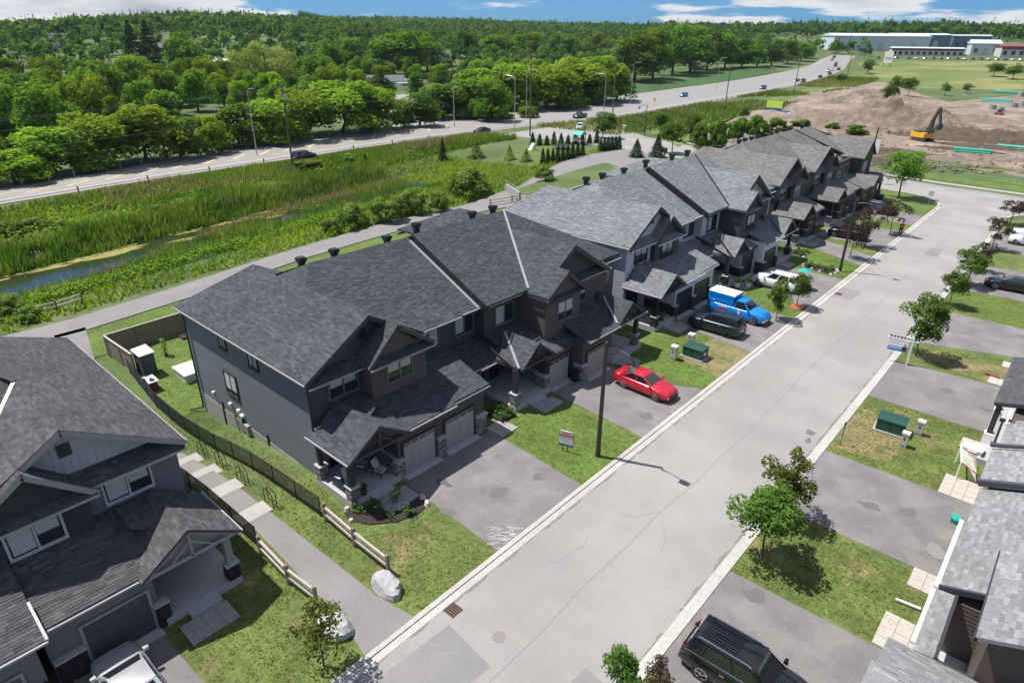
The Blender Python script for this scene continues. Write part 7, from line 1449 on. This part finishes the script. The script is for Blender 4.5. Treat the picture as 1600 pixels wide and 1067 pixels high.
MB().prism([(.1, .35, 2.2), (1.5, .35, 2.2), (1.6, .35, 3.1), (1.2, .35, 3.5), (.1, .35, 3.5)], (0, 1.0, 0)).build('cab', M_mach, r, **K); MB().prism([(.2, .34, 2.5), (1.45, .34, 2.5), (1.5, .34, 3.1), (1.2, .34, 3.4), (.2, .34, 3.4)], (0, 1.02, 0)).build('cab_window', M_cglass, r, **K)
MB().bar((1.2, -.1, 2.1), (1.9, -.1, 5.6), .5, .75).build('boom', M_mach, r, **K); MB().bar((1.85, -.1, 5.5), (2.9, -.1, 8.0), .45, .55).build('boom', M_mach, r, **K); MB().bar((3.0, -.1, 8.3), (4.1, -.1, 4.6), .4, .5).build('arm', M_mach, r, **K); MB().bar((1.6, .25, 2.2), (2.1, .25, 4.6), .18, .18).build('ram', M_galv, r, **K)
MB().prism([(4.4, -.7, 4.7), (3.6, -.7, 4.3), (3.5, -.7, 3.5), (4.1, -.7, 3.3), (4.5, -.7, 4.0)], (0, 1.2, 0)).build('bucket', M_mach, r, **K)
p = at(1560, 182); r = thing('skid_steer', 'small dark loader among the concrete rings', 'loader', tuple(p)); x, y, z = p
MB().box(x-1.2, x+1.2, y-.8, y+.8, z+.35, z+1.3).build('body', mat('loader_rust', (.3, .1, .05), .6), r); MB().box(x-.6, x+.5, y-.6, y+.6, z+1.3, z+2.1).build('cab', M_mach, r)
for i in (-.8, .8):
    for j in (-.95, .7): MB().tube((x+i, y+j, z+.4), (x+i, y+j+.25, z+.4), .4, None, 12).build('wheel', M_tyre, r)
M_pipe = mat('green_sewer_pipe', (.03, .3, .22), .5)
def pipes(label, px, py, n, L_, ang, rws=2):
    p = at(px, py); r = thing('pipe_stack', label, 'pipe stack', tuple(p)); u = Vector((math.cos(rad(ang)), math.sin(rad(ang)), 0)); s = Vector((-u.y, u.x, 0))
    for j in range(rws):
        for k in range(n-j): c = p+s*(.52*(k+.5*j))+Vector((0, 0, .3+.44*j)); MB().tube(c-u*L_/2, c+u*L_/2, .25, None, 10).build('pipe', M_pipe, r)
pipes('green pipes in a fanned heap below the dirt site', 1518, 240, 4, 7, 12); pipes('long green pipes at the right edge of the dirt site', 1592, 236, 4, 9, -4); pipes('green pipes beside the concrete rings', 1555, 161, 5, 10, -4, 3); pipes('farthest green pipe stack at the right edge', 1574, 146, 4, 10, -4)
for i, (px, py, s, lb) in enumerate(((1549, 173, 1.0, 'left concrete ring of the stacked row'), (1562, 176, .9, 'concrete ring beside the loader'), (1583, 170, 1.0, 'concrete ring right of the green pipes'), (1597, 168, 1.0, 'concrete ring at the right edge of the picture'), (1595, 152, 1.0, 'concrete ring by the farthest pipe stack'))):
    p = at(px, py); tag(MB().ring(p, (0, 0, 1), .95*s, 1.25*s, 1.9*s, 16).build('concrete_ring', M_conc2, off=tuple(p)), lb, 'concrete ring', 'concrete manhole rings')
p = at(1208, 180); r = thing('site_sign', 'lime green site board on posts beside the dirt mounds', 'sign', tuple(p)); x, y, z = p
for s in (-2, 2): MB().box(x+s-.1, x+s+.1, y-.1, y+.1, z, z+4.2).build('post', M_wood, r)
MB().box(x-2.6, x+2.6, y-.2, y-.1, z+2.2, z+4.4).build('board', mat('lime_board', (.5, .75, .08), .6), r); MB().box(x-2.6, x+2.6, y-.21, y-.1, z+.9, z+2.2).build('board', M_blue, r)
p = at(1213, 178); car('parked_car', 'pale blue car beneath the lime site board', 'car', (p.x+4, p.y-2, p.z), rad(-20), 'sedan', paint('pale_blue', (.2, .3, .5)), detail=False)
p = at(1202, 178); r = thing('barrel', 'orange barrel left of the lime site board', 'barrel', tuple(p)); MB().tube(p, p+Vector((0, 0, 1.4)), .7, .6, 12).build('body', mat('barrel_orange', (.55, .14, .03), .6), r); MB().ring(p+Vector((0, 0, .6)), (0, 0, 1), .66, .69, .25, 14).build('band', M_white, r)
# silt fence along the verge
r = thing('silt_fence', 'low green wire fence between the verge and the dirt site', 'fence', (-30, 146, 0)); pts = [(-34, 149), (-20, 146.2), (-5, 144.2), (12, 143)]
for (a, b), (c, d) in zip(pts[:-1], pts[1:]):
    n = 6
    for k in range(n): x, y = a+(c-a)*k/n, b+(d-b)*k/n; MB().tube((x, y, 0), (x, y, 1.7), .05, None, 5).build('post', M_galv, r)
    for h in (.1, .6, 1.1, 1.65): MB().tube((a, b, h), (c, d, h), .02, None, 4).build('wire', M_green, r)
# buildings far right
def shed_building(label, px0, px1, py, h, dep, wallm, roofm, slope=.08, nwin=0, band=None, doors=0):
    a, b = at(px0, py), at(px1, py); z = min(a.z, b.z); u = (b-a); u.z = 0; L_ = u.length; an = math.atan2(u.y, u.x); r = thing('warehouse', label, 'building', (a.x, a.y, z-.5), an); K = dict(local=True)
    MB().box(0, L_, 0, dep, 0, h).build('wall', wallm, r, **K); MB().prism([(-.6, -.8, h), (-.6, dep/2, h+dep*slope), (-.6, dep+.8, h), (-.6, dep+.8, h-.3), (-.6, -.8, h-.3)], (L_+1.2, 0, 0)).build('roof', roofm, r, **K)
    if band: MB().box(0, L_, -.15, 0, h*.72, h*.98).build('fascia_band', band, r, **K)
    for k in range(nwin): x = L_*(k+.5)/nwin; MB().box(x-1.2, x+1.2, -.08, 0, h*.28, h*.62).build('window', M_cglass, r, **K)
    for k in range(doors): x = L_*(k+.5)/doors; MB().box(x-2.0, x+2.0, -.1, 0, .3, h*.6).build('door', M_tarp, r, **K)
    n = int(L_/6)
    for k in range(n): MB().box(L_*k/n-.05, L_*k/n+.05, -.06, 0, 0, h*.7).build('panel_joint', M_tarp, r, **K)
    return r
M_wh = mat('pale_cladding', (.5, .56, .6), .6, var=.05); M_bl = mat('slate_cladding', (.1, .16, .2), .6, var=.05); M_mr = mat('maroon_band', (.2, .05, .05), .6); M_cr = mat('cream_cladding', (.55, .53, .5), .6)
shed_building('long pale grey warehouse at the upper right', 1300, 1450, 80, 12.5, 40, M_wh, M_wh, .05, 0, None, 3); shed_building('slate blue warehouse behind the low maroon fronted building', 1392, 1482, 77, 12, 30, M_bl, M_wh, .04, 0, None, 2); shed_building('slate blue annex at the upper right', 1486, 1545, 76, 10.5, 25, M_bl, M_tarp, .04, 4)
shed_building('low building with a maroon band and a row of windows', 1392, 1505, 88, 6.5, 14, M_cr, M_wh, .05, 12, M_mr); shed_building('white gabled workshop at the right edge', 1515, 1560, 87, 9, 16, M_wh, M_wh, .16, 3, None, 1); shed_building('maroon banded shop at the right edge', 1562, 1640, 90, 8, 18, M_cr, M_mr, .08, 6, M_mr)
p = at(1385, 105); r = thing('billboard', 'tall white board on legs before the warehouses', 'billboard', tuple(p)); x, y, z = p
MB().box(x-2.6, x+2.6, y-.2, y+.2, z+2.5, z+9.5).build('panel', M_white, r); MB().box(x-2.0, x+2.0, y-.22, y-.2, z+4.5, z+6).build('print', M_tarp, r)
for s in (-2, 2): MB().box(x+s-.15, x+s+.15, y-.15, y+.15, z, z+2.5).build('leg', M_blk, r)
p = at(1345, 92); r = thing('water_tower', 'dark lattice stand before the pale warehouse', 'tower', tuple(p)); x, y, z = p
for i in (-2, 2):
    for j in (-2, 2): MB().bar((x+i, y+j, z), (x+i*.7, y+j*.7, z+8), .25, .25).build('leg', M_bl, r)
MB().box(x-2.2, x+2.2, y-2.2, y+2.2, z+7, z+10).build('tank', M_bl, r)
pc = [cols[0], cols[1], cols[2], cols[3], cols[2]]; sp = car('parked_car', 'car in the long row parked before the distant buildings', 'car', tuple(at(1400, 92)), 0, 'sedan', cols[0], detail=False, group='cars parked at the distant buildings'); 
alts = [car('parked_car', 'car in the long row parked before the distant buildings', 'car', tuple(at(1372+14*i, 92)), rad(80), ('suv', 'sedan')[i % 2], m, detail=False, group='cars parked at the distant buildings') for i, m in enumerate(cols[1:4])]
for i in range(15): c = at(1420+i*12.5, 92.5+i*.18); copy_thing(alts[i % 3] if i % 4 else sp, tuple(c), rad(75), label=ORD[i+4]+' car from the left in the row parked before the distant buildings')
for i, c in enumerate([alts[0], alts[1], sp, alts[2]]): c['label'] = ORD[i]+' car from the left in the row parked before the distant buildings'
# houses beyond the highway
def house(label, px, py, wd, dp, h, ang, wallm, roofm, pitch=.5, win=3):
    p = at(px, py); r = thing('house', label, 'house', (p.x, p.y, p.z-.3), rad(ang)); K = dict(local=True)
    MB().box(-wd/2, wd/2, -dp/2, dp/2, 0, h).build('wall', wallm, r, **K); MB().prism([(-wd/2, -dp/2, h), (-wd/2, dp/2, h), (-wd/2, 0, h+dp*pitch/2-.05)], (wd, 0, 0)).build('gable', wallm, r, **K)
    ro = MB().prism([(-wd/2-.4, -dp/2-.4, h-.15), (-wd/2-.4, 0, h+dp*pitch/2), (-wd/2-.4, dp/2+.4, h-.15), (-wd/2-.4, dp/2+.4, h+.1), (-wd/2-.4, 0, h+dp*pitch/2+.25), (-wd/2-.4, -dp/2-.4, h+.1)], (wd+.8, 0, 0)).build('roof', roofm, r, **K); MB().box(-wd*.2-.3, -wd*.2+.3, -.3, .3, h+dp*pitch/2-.6, h+dp*pitch/2+.9).build('chimney', M_tarp, ro, **K)
    for k in range(win): x = -wd/2+wd*(k+.5)/win; f = MB().box(x-.6, x+.6, -dp/2-.06, -dp/2, h*.4, h*.75).build('window', M_white, r, **K); MB().box(x-.5, x+.5, -dp/2-.08, -dp/2-.06, h*.43, h*.72).build('pane', M_cglass, f, **K); f = MB().box(wd/2, wd/2+.06, -dp*.3+k*1.5, -dp*.3+k*1.5+.9, h*.4, h*.75).build('window', M_cglass, r, **K)
M_gr = mat('grey_roof_far', (.12, .12, .13), .9); M_bd = mat('dark_barn', (.035, .03, .028), .9)
house('white bungalow with a grey roof left of the parked trailers', 602, 138, 16, 9, 3.2, 60, M_white, M_gr); house('dark barn with a grey roof below the wooded hill', 264, 88, 14, 10, 5, 70, M_bd, M_gr); house('pale two storey house among the trees, left of centre', 690, 104, 10, 9, 6, 65, M_cr, M_gr, .6); house('grey roofed house deep in the trees behind the bright belt', 958, 90, 11, 9, 5.5, 60, M_wh, M_gr, .6); house('white house half hidden by trees at the upper left', 100, 72, 14, 10, 5, 75, M_white, M_gr); house('white storage building left of the willow', 352, 112, 12, 8, 5, 60, M_white, M_white, .3); house('low pale house right of the tall trees', 742, 78, 14, 9, 3.4, 60, M_cr, M_gr); house('white gabled house behind the trailers', 575, 118, 9, 8, 5, 60, M_white, M_gr)
for i, (px, py, L_, lb) in enumerate(((622, 134, 9, 'white camper trailer beside the bungalow'), (636, 141, 8, 'white covered boat in the yard beyond the highway'), (648, 136, 7, 'second white camper trailer beside the bungalow'))):
    p = at(px, py); r = thing('camper_trailer', lb, 'trailer', tuple(p), rad(50)); MB().prism([(-L_/2, -1.2, .6), (L_/2-.6, -1.2, .6), (L_/2, -1.2, 1.4), (L_/2-.5, -1.2, 3.0), (-L_/2, -1.2, 3.0)], (0, 2.4, 0)).build('body', M_white, r, local=True); MB().box(-L_/4, L_/4, -1.24, -1.2, 1.7, 2.4).build('window', M_cglass, r, local=True)
    for s in (-.6, .4): MB().tube((s, -1.2, .35), (s, -.95, .35), .35, None, 10).build('wheel', M_tyre, r, local=True)
for i, (px, py, m, lb) in enumerate(((338, 112, M_white, 'white upright tank beside the storage building'), (362, 113, mat('rust_red', (.3, .08, .05), .7), 'rust red upright tank left of the willow'))):
    p = at(px, py); r = thing('storage_tank', lb, 'tank', tuple(p)); MB().tube(p, p+Vector((0, 0, 5)), 1.8, None, 14).build('shell', m, r); MB().tube(p+Vector((0, 0, 5)), p+Vector((0, 0, 5.7)), 1.8, .3, 14).build('cap', m, r)
drape('gravel_yard', M_gravel, [tuple(at(*q)[:2]) for q in ((618, 150), (640, 146), (636, 165), (618, 180), (640, 190), (612, 182), (606, 160))], .1)

# ------------------------------------------------------------------ thin summer haze over the whole place
hm = bpy.data.materials.new('haze'); hm.use_nodes = True; hn_t = hm.node_tree; hn_t.nodes.clear()
ho = N(hn_t, 'ShaderNodeOutputMaterial'); hv = N(hn_t, 'ShaderNodeVolumePrincipled'); hv.inputs['Color'].default_value = (.8, .88, 1, 1); hv.inputs['Density'].default_value = .00005; hv.inputs['Anisotropy'].default_value = .2
hn_t.links.new(hv.outputs[0], ho.inputs['Volume'])
MB().box(-2400, 900, -300, 2800, -10, 150).build('haze', hm, local=True, kind='stuff')
